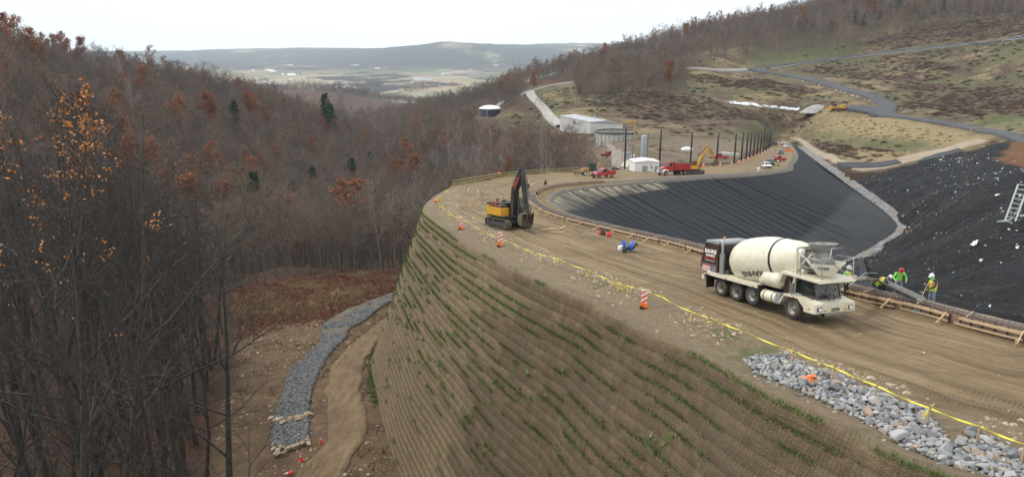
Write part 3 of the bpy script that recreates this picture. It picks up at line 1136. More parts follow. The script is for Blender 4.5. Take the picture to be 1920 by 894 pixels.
# seams run down the dip of the far slope: parallel lines in plan
_dip = np.array([.86, -.5])
_prp = np.array([.5, .86])
_sx = LP[..., 0] * _prp[0] + LP[..., 1] * _prp[1]
LP[..., 2] += .02 * fbm(_sx / 2.2, (LP[..., 0] * _dip[0] + LP[..., 1] * _dip[1]) / 20, 3) * 4
g = NG('black_geomembrane')
P = g.pos()
mp = g.map(P, (1, 1, 0), (0, 0, math.atan2(_prp[0], _prp[1]) * -1))
sxv = g.attr('seam')
cb = g.n('ShaderNodeCombineXYZ')
g.l(sxv, cb.inputs[0])
g.l(g.attr('down'), cb.inputs[1])
wob = g.math('MULTIPLY', g.math('SUBTRACT', g.noise(g.map(cb.outputs[0], (.12, .03, 1)), 1, 4, .6), .5), 1.1)
ph = g.math('ADD', g.math('DIVIDE', sxv, 3.0), wob)
fr = g.math('FRACT', ph)
line = g.mr(g.math('ABSOLUTE', g.math('SUBTRACT', fr, .5)), .05, .13, 1, 0)
line = g.math('MULTIPLY', line, g.mr(g.noise(g.map(cb.outputs[0], (.4, .05, 1)), 1, 4), .38, .52, .15, 1))
streak = g.noise(g.map(cb.outputs[0], (1.6, .07, 1)), 1.0, 7, .7)
c = g.ramp(streak, [(.3, (.018, .02, .023)), (.55, (.032, .035, .039)), (.8, (.06, .063, .068))])
pan = g.n('ShaderNodeTexWhiteNoise')
pan.noise_dimensions = '1D'
g.l(g.math('FLOOR', ph), pan.inputs['W'])
c = g.mix(g.math('MULTIPLY', pan.outputs['Value'], .35), c, (.03, .033, .038))
c = g.mix(line, c, (.005, .0055, .006))
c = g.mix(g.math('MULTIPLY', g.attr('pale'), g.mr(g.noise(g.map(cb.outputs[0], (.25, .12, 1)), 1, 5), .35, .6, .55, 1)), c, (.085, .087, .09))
dust = g.math('MULTIPLY', g.attr('dust'), g.mr(g.noise(g.map(cb.outputs[0], (1.1, .13, 1)), 1.0, 7, .75, .4), .44, .6))
c = g.mix(dust, c, (.36, .31, .22))
g.b.inputs['Roughness'].default_value = .8
g.b.inputs['Specular IOR Level'].default_value = .1
g.bump(g.math('ADD', g.math('MULTIPLY', streak, .6), g.math('MULTIPLY', line, .8)), .5, .25)
M_LINER = g.color(c)
lin = mesh_obj('lined_pit_slope', LP.reshape(-1, 3), grid_faces(NL, ML), M_LINER, smooth=True)
tag(lin, kind='structure')
_lpx, _lpy = proj(LP[..., 0], LP[..., 1], LP[..., 2])
_along = np.repeat(np.linspace(0, 1, ML)[None], NL, 0)
_dcrest = np.linalg.norm(LP - LA[:, None, :], axis=2)
_dz = np.clip(1 - _dcrest / (8.5 * (.5 + fbm(LA[:, 0] / 6, LA[:, 1] / 6, 3)[:, None] + .35)), 0, 1)
_zone = inside([(1000, 340), (1000, 400), (1110, 392), (1130, 372), (1260, 352), (1225, 338), (1100, 345)], _lpx, _lpy)
vattr(lin, 'dust', _dz * _zone * 1.5)
vattr(lin, 'seam', np.repeat(_sL[:, None], ML, 1))
vattr(lin, 'down', _dcrest)
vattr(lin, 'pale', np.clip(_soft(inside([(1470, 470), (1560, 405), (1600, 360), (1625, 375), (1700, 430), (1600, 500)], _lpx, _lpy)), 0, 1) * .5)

# crest strip of sand and stone between road edge and liner
CS = []
for q2, dz in ((-.25, -.02), (.0, .07), (.3, .03), (.55, -.12), (.9, -.5)):
    d = LA[:, :2] * 0
    tg = np.gradient(LA[:, :2], axis=0)
    tg /= np.linalg.norm(tg, axis=1)[:, None]
    n_ = np.stack([tg[:, 1], -tg[:, 0]], 1)
    x, y = LA[:, 0] + n_[:, 0] * q2, LA[:, 1] + n_[:, 1] * q2
    CS.append(np.stack([x, y, LA[:, 2] + dz + fbm(x / .8, y / .8) * .15], -1))
cs = mesh_obj('liner_crest_strip', np.array(CS).reshape(-1, 3), grid_faces(5, NL), mat('crest_silt', (.07, .067, .062), .9, 0, 0, 1.2, (.17, .145, .105), .6), smooth=True)
tag(cs, kind='structure')

# ================================================================ waste slope
_wb = [tuple(p)[:2] for p in L_M[: _idx((1640, 544), L_PX, 3) + 1]] + [tuple(p)[:2] for p in VM[3:14]] + [tuple(p)[:2] for p in W_RIGHT] + [(170, 215), (170, -10)]
WB = np.array(_wb)
gx, gy = np.meshgrid(np.linspace(15, 165, 340), np.linspace(-8, 262, 520))
# finer towards the camera
wz = waste_z(gx, gy)
wz += fbm(gx / 9, gy / 9, 4) * 2.2 + fbm(gx / 1.6, gy / 1.6, 3) * .75
_din = np.full(gx.shape, 1e9)
for a, b in zip(WB, np.roll(WB, -1, 0)):
    ab = b - a
    t = np.clip(((gx - a[0]) * ab[0] + (gy - a[1]) * ab[1]) / (ab @ ab), 0, 1)
    _din = np.minimum(_din, np.hypot(gx - a[0] - t * ab[0], gy - a[1] - t * ab[1]))
ins = inside(WB, gx, gy)
sdist = np.where(ins, _din, -_din)
wz -= np.clip(.8 - sdist, 0, 4) * .55
keep = sdist > -1.6
fcs = grid_faces(520, 340)
kk = keep.ravel()
fcs = fcs[kk[fcs].all(1)]
g = NG('covered_waste')
P = g.pos()
n1 = g.noise(P, 1.1, 9, .8)
c = g.ramp(n1, [(.3, (.006, .0065, .007)), (.52, (.017, .018, .02)), (.66, (.038, .04, .042)), (.8, (.085, .085, .085))])
c = g.mix(g.mr(g.noise(g.map(P, (.6, 1, 1)), .08, 6, .7), .52, .68, 0, .6), c, (.048, .052, .056))
c = g.mix(g.mr(g.noise(P, .05, 5), .6, .72, 0, .4), c, (.07, .05, .035))
v = g.vor(P, 3.4)
pick = g.n('ShaderNodeSeparateColor')
g.l(g.vor(P, 3.4, 'Color'), pick.inputs[0])
bits = g.math('MULTIPLY', g.mr(v, .14, .2, 1, 0), g.mr(pick.outputs[0], .84, .86))
c = g.mix(g.math('MULTIPLY', bits, .8), c, g.ramp(pick.outputs[1], [(.0, (.5, .5, .5)), (.45, (.3, .31, .32)), (.6, (.25, .12, .06)), (.8, (.12, .14, .2)), (1, (.6, .6, .58))]))
c = g.mix(g.attr('soil'), c, (.17, .085, .04))
g.bump(g.math('ADD', n1, g.noise(P, 4, 7, .8)), 1.0, .5)
M_WASTE = g.color(c)
waste = mesh_obj('waste_slope', np.stack([gx, gy, wz], -1).reshape(-1, 3), fcs, M_WASTE, smooth=True)
tag(waste, kind='structure')
_wpx, _wpy = proj(gx, gy, wz)
vattr(waste, 'soil', _soft(inside([(1868, 300), (1900, 268), (1990, 250), (1990, 330), (1910, 312)], _wpx + fbm(gx / 4, gy / 4) * 30, _wpy + fbm(gx / 4, gy / 4) * 8)))
_wk = np.argwhere(keep & (sdist > .2))


def waste_surf(x, y):
    a = np.clip((np.asarray(x) - 15) / 150 * 339, 0, 338.9)
    b = np.clip((np.asarray(y) + 8) / 270 * 519, 0, 518.9)
    i, j = a.astype(int), b.astype(int)
    fa, fb = a - i, b - j
    return (wz[j, i] * (1 - fa) + wz[j, i + 1] * fa) * (1 - fb) + (wz[j + 1, i] * (1 - fa) + wz[j + 1, i + 1] * fa) * fb


# stone gutter along the foot of the liner
GV = poly(VM[2:], 240)
tg = np.gradient(GV[:, :2], axis=0)
tg /= np.linalg.norm(tg, axis=1)[:, None]
n_ = np.stack([tg[:, 1], -tg[:, 0]], 1)
GS = []
for q2, dz in ((-1.2, .05), (-.9, .4), (-.3, .6), (.4, .55), (1.0, .75), (1.5, .9), (2.1, .4)):
    x, y = GV[:, 0] + n_[:, 0] * q2, GV[:, 1] + n_[:, 1] * q2
    GS.append(np.stack([x, y, GV[:, 2] + dz + fbm(x / .9, y / .9, 3) * .5], -1))
g = NG('gutter_stone')
P = g.pos()
vc = g.n('ShaderNodeSeparateColor')
g.l(g.vor(P, 1.4, 'Color'), vc.inputs[0])
c = g.ramp(vc.outputs[0], [(0, (.08, .088, .095)), (.6, (.17, .18, .19)), (1, (.28, .285, .29))])
c = g.mix(g.mr(g.noise(P, .25, 6, .7), .45, .6), c, (.2, .17, .125))
g.bump(g.vor(P, 1.4), .8, .3)
gut = mesh_obj('stone_gutter', np.array(GS).reshape(-1, 3), grid_faces(7, 240), g.color(c), smooth=True)
tag(gut, kind='structure')


# ================================================================ roads, tracks, channel laid on the ground
def strip(name, left, right, m, n=160, k=8, off=.15, y0=20, crown=0.0, rough=0.0, ragged=0.0, level=True, kind='structure', skirt=True):
    A = poly([g_at(*p, y0=y0) for p in left], n)
    B = poly([g_at(*p, y0=y0) for p in right], n)
    if ragged:
        A[:, 0] += fbm(np.arange(n) / 7, np.arange(n) * 0, 4) * ragged
        B[:, 0] += fbm(np.arange(n) / 7, np.arange(n) * 0 + 9, 4) * ragged
    q = np.linspace(0, 1, k)[None, :, None]
    X = A[:, None, :2] * (1 - q) + B[:, None, :2] * q
    x, y = X[..., 0], X[..., 1]
    z = gz(x, y)
    # level across: take the mean of the cross-section, eased at the rims
    if level: z = np.maximum(z, z * .3 + z.mean(1, keepdims=True) * .7)
    z = z + off + .0012 * (y if off else 0)
    z += crown * np.sin(np.pi * q[..., 0]) + (fbm(x / 2.5, y / 2.5, 3) * rough)
    if skirt:
        x = np.c_[x[:, 0] * 1.04 - x[:, 1] * .04, x, x[:, -1] * 1.04 - x[:, -2] * .04]
        y = np.c_[y[:, 0] * 1.04 - y[:, 1] * .04, y, y[:, -1] * 1.04 - y[:, -2] * .04]
        z = np.c_[z[:, 0] - off - 1.2, z, z[:, -1] - off - 1.2]
    V = np.stack([x, y, z], -1)
    o = mesh_obj(name, V.reshape(-1, 3), grid_faces(n, V.shape[1]), m, smooth=True)
    tag(o, kind=kind)
    return o, V


def soilmat(name, cols, sc=1.0, stretch=(1, 1, 1)):
    g = NG(name)
    P = g.pos()
    n = g.noise(g.map(P, stretch), sc, 9, .75)
    c = g.ramp(n, list(zip((.28, .5, .75), cols)))
    c = g.mix(g.mr(g.noise(P, sc * .2, 5), .45, .7, 0, .5), c, cols[0])
    g.bump(g.noise(P, sc * 4, 7, .75), .7, .1)
    return g.color(c)


TRACK_L = [(745, 572), (735, 584), (682, 628), (638, 667), (620, 694), (613, 733), (617, 782), (612, 825), (588, 858), (550, 900)]
TRACK_R = [(752, 566), (741, 574), (724, 622), (693, 663), (682, 692), (678, 747), (688, 791), (682, 826), (662, 861), (642, 900)]
track, TRV = strip('dirt_track', TRACK_L, TRACK_R, soilmat('track_soil', ((.085, .054, .029), (.165, .115, .064), (.26, .2, .125)), .8, (1.6, .3, 1)), off=.03, rough=.1, ragged=1.0, level=False)
CH_L = [(750, 547), (691, 567), (638, 588), (606, 611), (604, 635), (572, 672), (545, 698), (531, 738), (517, 773), (511, 800), (508, 840)]
CH_R = [(758, 553), (717, 576), (686, 601), (652, 623), (650, 632), (625, 655), (604, 690), (588, 725), (580, 760), (580, 790), (580, 830)]
chan, CHV = strip('gravel_channel', CH_L, CH_R, soilmat('channel_gravel', ((.07, .06, .046), (.125, .108, .085), (.2, .185, .16)), 1.2), off=.12, crown=-.05, rough=.3)
g = NG('gravel_road')
M_GRAVEL_ROAD = soilmat('pale_gravel', ((.24, .22, .2), (.34, .32, .29), (.42, .4, .37)), .3)
M_ASPH = soilmat('worn_asphalt', ((.05, .052, .056), (.078, .08, .086), (.11, .112, .118)), .25)
M_BERMROAD = soilmat('dark_asphalt', ((.03, .032, .036), (.05, .053, .058), (.08, .083, .088)), .3)
_gc = [g_at(px, py, y0=y0) for px, py, y0 in ((1402, 130.5, 500), (1330, 131, 500), (1250, 132.5, 480), (1180, 138.5, 450), (1100, 151, 430), (1042, 159, 400), (1008, 167, 400), (994, 174, 380), (997, 182, 380), (1008, 193, 360), (1020, 204, 340), (1027, 215, 330), (1036, 226, 320), (1054, 236, 310))]
_gc = poly(_gc, 160)
for _ in range(6): _gc[1:-1] = (_gc[:-2] + 2 * _gc[1:-1] + _gc[2:]) / 4
_tg = np.gradient(_gc[:, :2], axis=0)
_tg /= np.linalg.norm(_tg, axis=1)[:, None]
_q = np.linspace(-3.2, 3.2, 8)
_x = _gc[:, None, 0] + _tg[:, None, 1] * _q
_y = _gc[:, None, 1] - _tg[:, None, 0] * _q
_z0 = gz(_x, _y)
_z0 = np.maximum(_z0, _z0.mean(1, keepdims=True)) + .5
_V = np.stack([np.c_[_x[:, :1], _x, _x[:, -1:]], np.c_[_y[:, :1], _y, _y[:, -1:]], np.c_[_z0[:, :1] - 2, _z0, _z0[:, -1:] - 2]], -1)
tag(mesh_obj('gravel_road', _V.reshape(-1, 3), grid_faces(160, 10), M_GRAVEL_ROAD, smooth=True), kind='structure')
strip('paved_road', [(1398, 129), (1425, 137), (1480, 146), (1540, 160), (1590, 175), (1632, 189), (1645, 198), (1635, 208), (1628, 212), (1668, 221), (1720, 228), (1780, 238), (1850, 252), (1900, 268), (1960, 290)],
      [(1440, 128), (1438, 135), (1490, 142), (1550, 155), (1605, 170), (1655, 184), (1680, 197), (1680, 210), (1684, 218), (1700, 221), (1745, 226), (1800, 234), (1870, 246), (1930, 262), (1990, 280)], M_ASPH, y0=190, off=.35)
strip('hill_road', [(1440, 127), (1500, 118.5), (1600, 106.5), (1700, 95), (1800, 84), (1900, 72.5), (1960, 66)], [(1438, 129.5), (1500, 121), (1600, 109), (1700, 97.5), (1800, 86.5), (1900, 75.5), (1960, 69)], M_ASPH, y0=380, off=.5)
strip('bench_track', [(1480, 262), (1506, 278), (1540, 298), (1580, 313), (1620, 322), (1700, 308), (1790, 284), (1860, 268)], [(1500, 262), (1530, 280), (1565, 294), (1590, 306), (1640, 308), (1710, 292), (1790, 275), (1830, 265)], soilmat('bench_soil', ((.2, .16, .11), (.3, .25, .18), (.38, .33, .25)), .3), y0=200, off=.25)
strip('liner_apron', [(1568, 313), (1600, 318), (1650, 317), (1690, 309)], [(1570, 308), (1605, 309), (1650, 308), (1680, 303)], M_BERMROAD, y0=200, off=.55)
strip('drain_channel', [(1722, 307), (1770, 297), (1805, 287)], [(1730, 300), (1770, 289), (1796, 283)], M_BERMROAD, y0=200, off=.6)
strip('yard_road', [(1186, 320), (1180, 300), (1168, 285), (1150, 275), (1128, 266)], [(1148, 320), (1146, 302), (1148, 290), (1136, 276), (1116, 262)], soilmat('yard_gravel', ((.16, .14, .115), (.23, .2, .17), (.3, .27, .235)), .5), y0=170, off=.2)
strip('concrete_lane', [(1163, 318), (1172, 303), (1178, 294)], [(1177, 318), (1185, 303), (1191, 294)], soilmat('lane_concrete', ((.36, .32, .25), (.45, .41, .33), (.52, .48, .4)), .6), y0=170, off=.45)
strip('parking_pad', [(1560, 207), (1610, 212), (1640, 215)], [(1585, 200), (1620, 201), (1640, 203)], M_ASPH, y0=300, off=.3)
# ================================================================ haze over the valley
hzm = bpy.data.materials.new('haze')
hzm.use_nodes = True
_n = hzm.node_tree
_n.nodes.clear()
_pv = _n.nodes.new('ShaderNodeVolumePrincipled')
_pv.inputs['Color'].default_value = (.77, .9, 1.0, 1)
_pv.inputs['Density'].default_value = 0.00006
_pv.inputs['Anisotropy'].default_value = 0.1
_om = _n.nodes.new('ShaderNodeOutputMaterial')
_n.links.new(_pv.outputs['Volume'], _om.inputs['Volume'])
_zt = max(float((-GH).max()) + 30, 40)
_zb = float((-GH).min()) - 1
hz = MB().box(-30000, 30000, -60, 15800, _zb, _zt).build('haze', hzm)
tag(hz, kind='stuff')
# ================================================================ trees
def _norm(v): return v / max(np.linalg.norm(v), 1e-9)


def grow(seed, H, crown0=.4, nl=(13, 6, 5, 4), lens=(.3, .5, .5, .5), r0=.24, up=.35, ang=(48, 42, 40, 38), wander=.10, lean=.04, fork=False):
    """bare broadleaf skeleton -> per level arrays of (A, B, ra, rb)"""
    rg = np.random.default_rng(seed)
    out = [[] for _ in range(len(nl) + 1)]
    tips = []

    def limb(p, d, ln, r, lv):
        n = (9, 5, 4, 3, 2)[lv] if lv < 5 else 2
        P, Rr = [p], [r]
        d = _norm(d)
        for k in range(n):
            d = _norm(d + rg.normal(0, wander * (1 if lv else .35), 3) + np.array([0, 0, (up * .35 if lv else .05)]))
            p = p + d * ln / n
            P.append(p)
            f = (k + 1) / n
            Rr.append(r * (1 - f * (.8 if lv else .94)))
        for k in range(n):
            out[lv].append((P[k], P[k + 1], Rr[k], Rr[k + 1]))
        if lv >= len(nl):
            tips.append((P[-1], d))
            return
        m = nl[lv]
        m = max(1, int(round(m * (.75 + .5 * rg.random()))))
        for j in range(m):
            if lv == 0: f = crown0 + (1 - crown0) * (j + rg.random()) / m
            else: f = .25 + .75 * (j + rg.random()) / m
            f = min(f, .999)
            k = int(f * n)
            q = P[k] + (P[k + 1] - P[k]) * (f * n - k)
            dd = _norm(P[k + 1] - P[k])
            a = np.cross(dd, _norm(rg.normal(0, 1, 3)))
            a = _norm(a)
            th = R(ang[lv] * (.7 + .6 * rg.random()))
            c = dd * math.cos(th) + a * math.sin(th)
            taper = (1.15 - .75 * (f - crown0) / (1 - crown0)) if lv == 0 else (1.1 - .5 * f)
            L_ = (H if lv == 0 else ln) * lens[lv] * taper * (.75 + .5 * rg.random())
            rr = (Rr[k] + (Rr[k + 1] - Rr[k]) * (f * n - k)) * (.5 if lv == 0 else .58)
            limb(q, c, L_, max(rr, .006), lv + 1)

    limb(np.zeros(3) + np.array([0, 0, -.8]), np.array([rg.normal(0, lean), rg.normal(0, lean), 1.]), H + .8, r0, 0)
    return [[np.array([x[k] for x in lv]) if lv else None for k in range(4)] for lv in out], tips


def ribbons(A, B, w, rg):
    d = B - A
    s = np.cross(d, rg.normal(0, 1, A.shape))
    s /= np.maximum(np.linalg.norm(s, axis=1), 1e-9)[:, None]
    s *= (w / 2)
    V = np.stack([A - s, A + s, B + s * .6, B - s * .6], 1).reshape(-1, 3)
    return V, np.arange(4 * len(A)).reshape(-1, 4)


def cat_mesh(parts):
    V, Fc, n = [], [], 0
    for v, f in parts:
        V.append(v)
        Fc.append(f + n)
        n += len(v)
    return np.concatenate(V), np.concatenate(Fc)


def twig_mat(name, c1, c2, rough=.85):
    g = NG(name)
    oi = g.n('ShaderNodeObjectInfo')
    g.b.inputs['Roughness'].default_value = rough
    return g.color(g.mix(oi.outputs['Random'], c1, c2))


M_BARK = mat('grey_brown_bark', (.10, .088, .076), .9, 0, 0, 2.5, (.2, .178, .155), .5)
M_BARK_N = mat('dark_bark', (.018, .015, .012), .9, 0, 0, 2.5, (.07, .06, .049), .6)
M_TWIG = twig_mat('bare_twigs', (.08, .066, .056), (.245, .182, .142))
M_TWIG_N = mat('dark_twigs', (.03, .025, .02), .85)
M_PALEB = mat('pale_bark', (.3, .28, .25), .85, 0, 0, 1.5, (.45, .43, .4), .3)
M_PALET = twig_mat('pale_twigs', (.25, .225, .2), (.33, .3, .27))
M_RUSSET = twig_mat('russet_leaves', (.24, .09, .045), (.31, .14, .065))
M_RED = twig_mat('deep_red_leaves', (.17, .05, .035), (.22, .07, .042))
M_BROWNLEAF = twig_mat('brown_leaves', (.2, .12, .08), (.25, .155, .1))
M_NEEDLE = twig_mat('dark_needles', (.022, .042, .018), (.035, .062, .026))
M_ORANGE = mat('orange_leaves', (.3, .1, .022), .7, 0, 0, 1.3, (.5, .22, .05))
M_ORANGE.node_tree.nodes['Principled BSDF'].inputs['Subsurface Weight'].default_value = 0.0


def leaf_quads(pts, size, rg, spread):
    n = len(pts)
    c = pts + rg.normal(0, spread, (n, 3))
    a = rg.normal(0, 1, (n, 3))
    a /= np.linalg.norm(a, axis=1)[:, None]
    b = np.cross(a, rg.normal(0, 1, (n, 3)))
    b /= np.linalg.norm(b, axis=1)[:, None]
    s = (size * (.5 + rg.random(n)))[:, None]
    return np.stack([c - a * s, c - b * s * .55, c + a * s, c + b * s * .55], 1).reshape(-1, 3), np.arange(4 * n).reshape(-1, 4)


TREE_MESH = {}


def tree_meshes(key, seed, H, trunk_m, twig_m, detail='mid', leaves=None, leaf_m=None, **kw):
    rg = np.random.default_rng(seed + 900)
    if detail == 'near':
        lv, tips = grow(seed, H, nl=(15, 7, 5, 5), **kw)
        tr = [sticks5(*lv[0], 7), sticks5(*lv[1], 5), sticks5(*lv[2], 4)]
        tw = [sticks5(*lv[3], 3), ribbons(lv[4][0], lv[4][1], .02, rg)]
    else:
        lv, tips = grow(seed, H, nl=(12, 5, 5, 4), **kw)
        tr = [sticks5(*lv[0], 5), sticks5(*lv[1], 3)]
        tw = [sticks5(*lv[2], 3), ribbons(lv[3][0], lv[3][1], .05 if detail == 'mid' else .07, rg), ribbons(lv[4][0], lv[4][1], .04 if detail == 'mid' else .06, rg)]
    if leaves and leaf_m is None: leaf_m = twig_m
    parts = {}
    tv, tf = cat_mesh(tr)
    wv, wf_ = cat_mesh(tw)
    mats, mi = [twig_m], np.zeros(len(wf_), int)
    if leaves:
        tp = np.array([t[0] for t in tips])
        k = rg.choice(len(tp), int(leaves[0]))
        lvv, lff = leaf_quads(tp[k], leaves[1], rg, leaves[2])
        wf_ = np.concatenate([wf_, lff + len(wv)])
        wv = np.concatenate([wv, lvv])
        mats.append(leaf_m)
        mi = np.r_[mi, np.ones(len(lff), int)]
    TREE_MESH[key] = (tv, tf, trunk_m, wv, wf_, mats, mi)


def sticks5(A, B, ra, rb, n):
    d = B - A
    d = d / np.maximum(np.linalg.norm(d, axis=1), 1e-9)[:, None]
    up = np.where(np.abs(d[:, 2:3]) < .9, np.array([[0, 0, 1.]]), np.array([[1., 0, 0]]))
    a = np.cross(d, up)
    a /= np.linalg.norm(a, axis=1)[:, None]
    b = np.cross(a, d)
    V = []
    for X, rr in ((A, ra), (B, rb)):
        for k in range(n):
            t = 2 * math.pi * k / n
            V.append(X + (a * math.cos(t) + b * math.sin(t)) * rr[:, None])
    V = np.stack(V, 1).reshape(-1, 3)
    i = np.arange(len(A))[:, None] * (2 * n)
    return V, np.concatenate([i + np.array([k, (k + 1) % n, n + (k + 1) % n, n + k]) for k in range(n)], 0)


_PROTO = {}


def plant_tree(key, name, label, cat, p, rz, s, group=None):
    """a tree > trunk, crown; the first of a key makes the meshes, the rest copy them"""
    root = empty(name, p, rz)
    root.scale = (s, s, s)
    tag(root, label, cat, group)
    if key not in _PROTO:
        tv, tf, tm, wv, wf_, mats, mi = TREE_MESH[key]
        a = mesh_obj('trunk', tv, tf, tm, root, smooth=True)
        b = mesh_obj('crown', wv, wf_, mats, root, matidx=mi)
        _PROTO[key] = (a, b)
    else:
        for o in _PROTO[key]:
            c = o.copy()
            COL.objects.link(c)
            c.parent = root
    return root


NEARK = []
for k in range(6):
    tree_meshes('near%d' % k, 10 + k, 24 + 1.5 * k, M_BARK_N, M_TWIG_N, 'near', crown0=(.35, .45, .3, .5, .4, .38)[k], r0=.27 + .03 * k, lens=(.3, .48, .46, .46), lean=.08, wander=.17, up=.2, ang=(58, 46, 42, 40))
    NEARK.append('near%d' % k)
MIDK = []
for k in range(7):
    tree_meshes('mid%d' % k, 40 + k, (16, 14, 18, 17, 15.5, 19, 16.5)[k], M_BARK, M_TWIG, 'mid', crown0=(.34, .25, .42, .3, .38, .4, .28)[k], r0=(.15, .17, .19, .16, .15, .2, .17)[k], lens=((.36, .3, .33, .38, .3, .34, .4)[k], .55, .52, .5), lean=.05, up=(.2, .4, .3, .15, .5, .35, .25)[k], wander=.15, ang=(56, 44, 42, 40))
    MIDK.append('mid%d' % k)
for k in range(3):
    tree_meshes('brown%d' % k, 60 + k, 17 + k, M_BARK, M_TWIG, 'mid', leaves=(700, .24, .35), leaf_m=M_BROWNLEAF, crown0=.3, lens=(.3, .5, .5, .5))
    tree_meshes('russet%d' % k, 70 + k, 14 + 1.5 * k, M_BARK, M_TWIG, 'mid', leaves=(2100, .27, .4), leaf_m=M_RUSSET, crown0=.25, lens=(.33, .5, .5, .5))
    tree_meshes('pale%d' % k, 80 + k, 21 + 1.5 * k, M_PALEB, M_PALET, 'mid', crown0=.3, lens=(.32, .5, .5, .5), up=.7, r0=.26)
for k in range(2):
    tree_meshes('red%d' % k, 90 + k, 11 + 2 * k, M_BARK, M_TWIG, 'mid', leaves=(1800, .26, .4), leaf_m=M_RED, crown0=.2, lens=(.36, .5, .5, .5))


def pine_meshes(key, seed, H, wide=.2, start=.25):
    rg = np.random.default_rng(seed)
    A, B, ra, rb = [], [], [], []
    nseg = 8
    for k in range(nseg):
        A.append((0, 0, H * k / nseg - (.8 if k == 0 else 0))); B.append((0, 0, H * (k + 1) / nseg))
        ra.append(.22 * (1 - k / nseg) + .02); rb.append(.22 * (1 - (k + 1) / nseg) + .02)
    pts = []
    for z in np.arange(H * start, H * .98, .75):
        m = rg.integers(4, 7)
        f = 1 - (z - H * start) / (H * (1 - start))
        for j in range(m):
            t = rg.random() * 6.28
            ln = H * wide * (.25 + .75 * f**.7) * (.6 + .6 * rg.random())
            e = np.array([math.cos(t) * ln, math.sin(t) * ln, z + ln * (.25 - .45 * f) + rg.normal(0, .15)])
            A.append((0, 0, z)); B.append(e); ra.append(.05); rb.append(.015)
            for q in np.linspace(.3, 1, 6): pts += [np.array([0, 0, z]) * (1 - q) + e * q] * 7
    tv, tf = sticks5(np.array(A, float), np.array(B, float), np.array(ra), np.array(rb), 4)
    v, f = leaf_quads(np.array(pts), .34, rg, .22)
    TREE_MESH[key] = (tv, tf, M_BARK, v, f, [M_NEEDLE], np.zeros(len(f), int))


pine_meshes('pine0', 5, 18, .2, .25)
pine_meshes('pine1', 6, 15, .24, .12)
pine_meshes('pine2', 8, 21, .17, .4)

# ---------------------------------------------------------------- where trees stand
rng = np.random.default_rng(21)
GROVES = [[(1060, 120), (1400, 60), (1920, 0), (1960, 60), (1900, 45), (1700, 88), (1560, 104), (1480, 110), (1330, 128), (1250, 127), (1100, 148), (1000, 165)],
          [(1080, 205), (1075, 160), (1130, 150), (1210, 140), (1290, 150), (1285, 182), (1200, 195), (1130, 205)],
          [(1020, 250), (1110, 262), (1125, 330), (1000, 330)]]
NOTREE = [[(870, 238), (880, 205), (960, 205), (975, 190), (985, 165), (1045, 155), (1060, 235), (1000, 252), (930, 246)], [(1040, 215), (1170, 215), (1175, 262), (1122, 268), (1108, 275), (1070, 250), (1040, 246)]]


def scatter_pts(y0, y1, sp, xa=-1.0, xb=.95):
    xs, ys = [], []
    y = y0
    while y < y1:
        n = int((xb - xa) * (y + 10) / sp) + 1
        x = np.linspace(xa * (y + 10), xb * (y + 10), n) + rng.normal(0, sp * .33, n)
        xs.append(x)
        ys.append(np.full(n, y) + rng.normal(0, sp * .33, n))
        y += sp
    return np.concatenate(xs), np.concatenate(ys)


def tree_ok(x, y):
    z = gz(x, y)
    px, py = proj(x, y, z)
    ok = ~inside(CLEAR_PX, px, py) | (y > 158) | (y < 22)
    ok &= ~(inside(RED_PX, px, py) & (y < 175))
    op = inside(OPEN_PX, px, py)
    gr = np.zeros(x.shape, bool)
    for G_ in GROVES: gr |= inside(G_, px, py)
    ok &= ~op | (gr & (y > 190))
    for G_ in NOTREE: ok &= ~(inside(G_, px, py) & (y > 150))
    ok &= ~inside(BERM_POLY, x, y) & ~inside(PIT_POLY, x, y)
    # clear of the embankment's outer slope
    d = np.full(x.shape, 1e9)
    for a in range(0, NS, 6): d = np.minimum(d, np.hypot(x - OC[a, 0], y - OC[a, 1]))
    ok &= d > 12
    ok &= ~((y < 26) & (x > -13))
    ok &= ~((y > 130) & (px > 1120) & (py > 215))
    tx, ty = proj(x, y, z + 17)
    for x0, x1, top, ymax in ((888, 950, 224, 462), (1100, 1180, 262, 342), (1046, 1104, 240, 372), (1030, 1050, 236, 392), (985, 1032, 205, 440)): ok &= ~((tx > x0 - 12) & (tx < x1 + 12) & (ty < top) & (y < ymax) & (y > 120))
    return ok, z, px, py


def seen(x, y, z, h):
    """in frame and its top not hidden behind the hills"""
    tx, ty = proj(x, y, z + h)
    bx_, by_ = proj(x, y, z)
    v = (tx > -90) & (tx < 2010) & (ty < 900) & (by_ > -40)
    f = np.linspace(.04, .97, 60)
    hid = np.zeros(x.shape, bool)
    for q in f:
        hid |= gz(x * q, y * q) > (z + h + 2) * q
    return v & ~hid


FX, FY = [], []
for y0, y1, sp in ((26, 62, 5.0), (62, 100, 4.8), (100, 300, 5.2), (300, 620, 6.3), (620, 1150, 8.5)):
    a, b = scatter_pts(y0, y1, sp)
    FX.append(a); FY.append(b)
FX, FY = np.concatenate(FX), np.concatenate(FY)
ok, FZ, FPX, FPY = tree_ok(FX, FY)
ok &= seen(FX, FY, FZ, 22)
FX, FY, FZ, FPX, FPY = (q[ok] for q in (FX, FY, FZ, FPX, FPY))
_ord = np.argsort(np.hypot(FX, FY))
FX, FY, FZ, FPX, FPY = (q[_ord] for q in (FX, FY, FZ, FPX, FPY))
print('trees', len(FX))
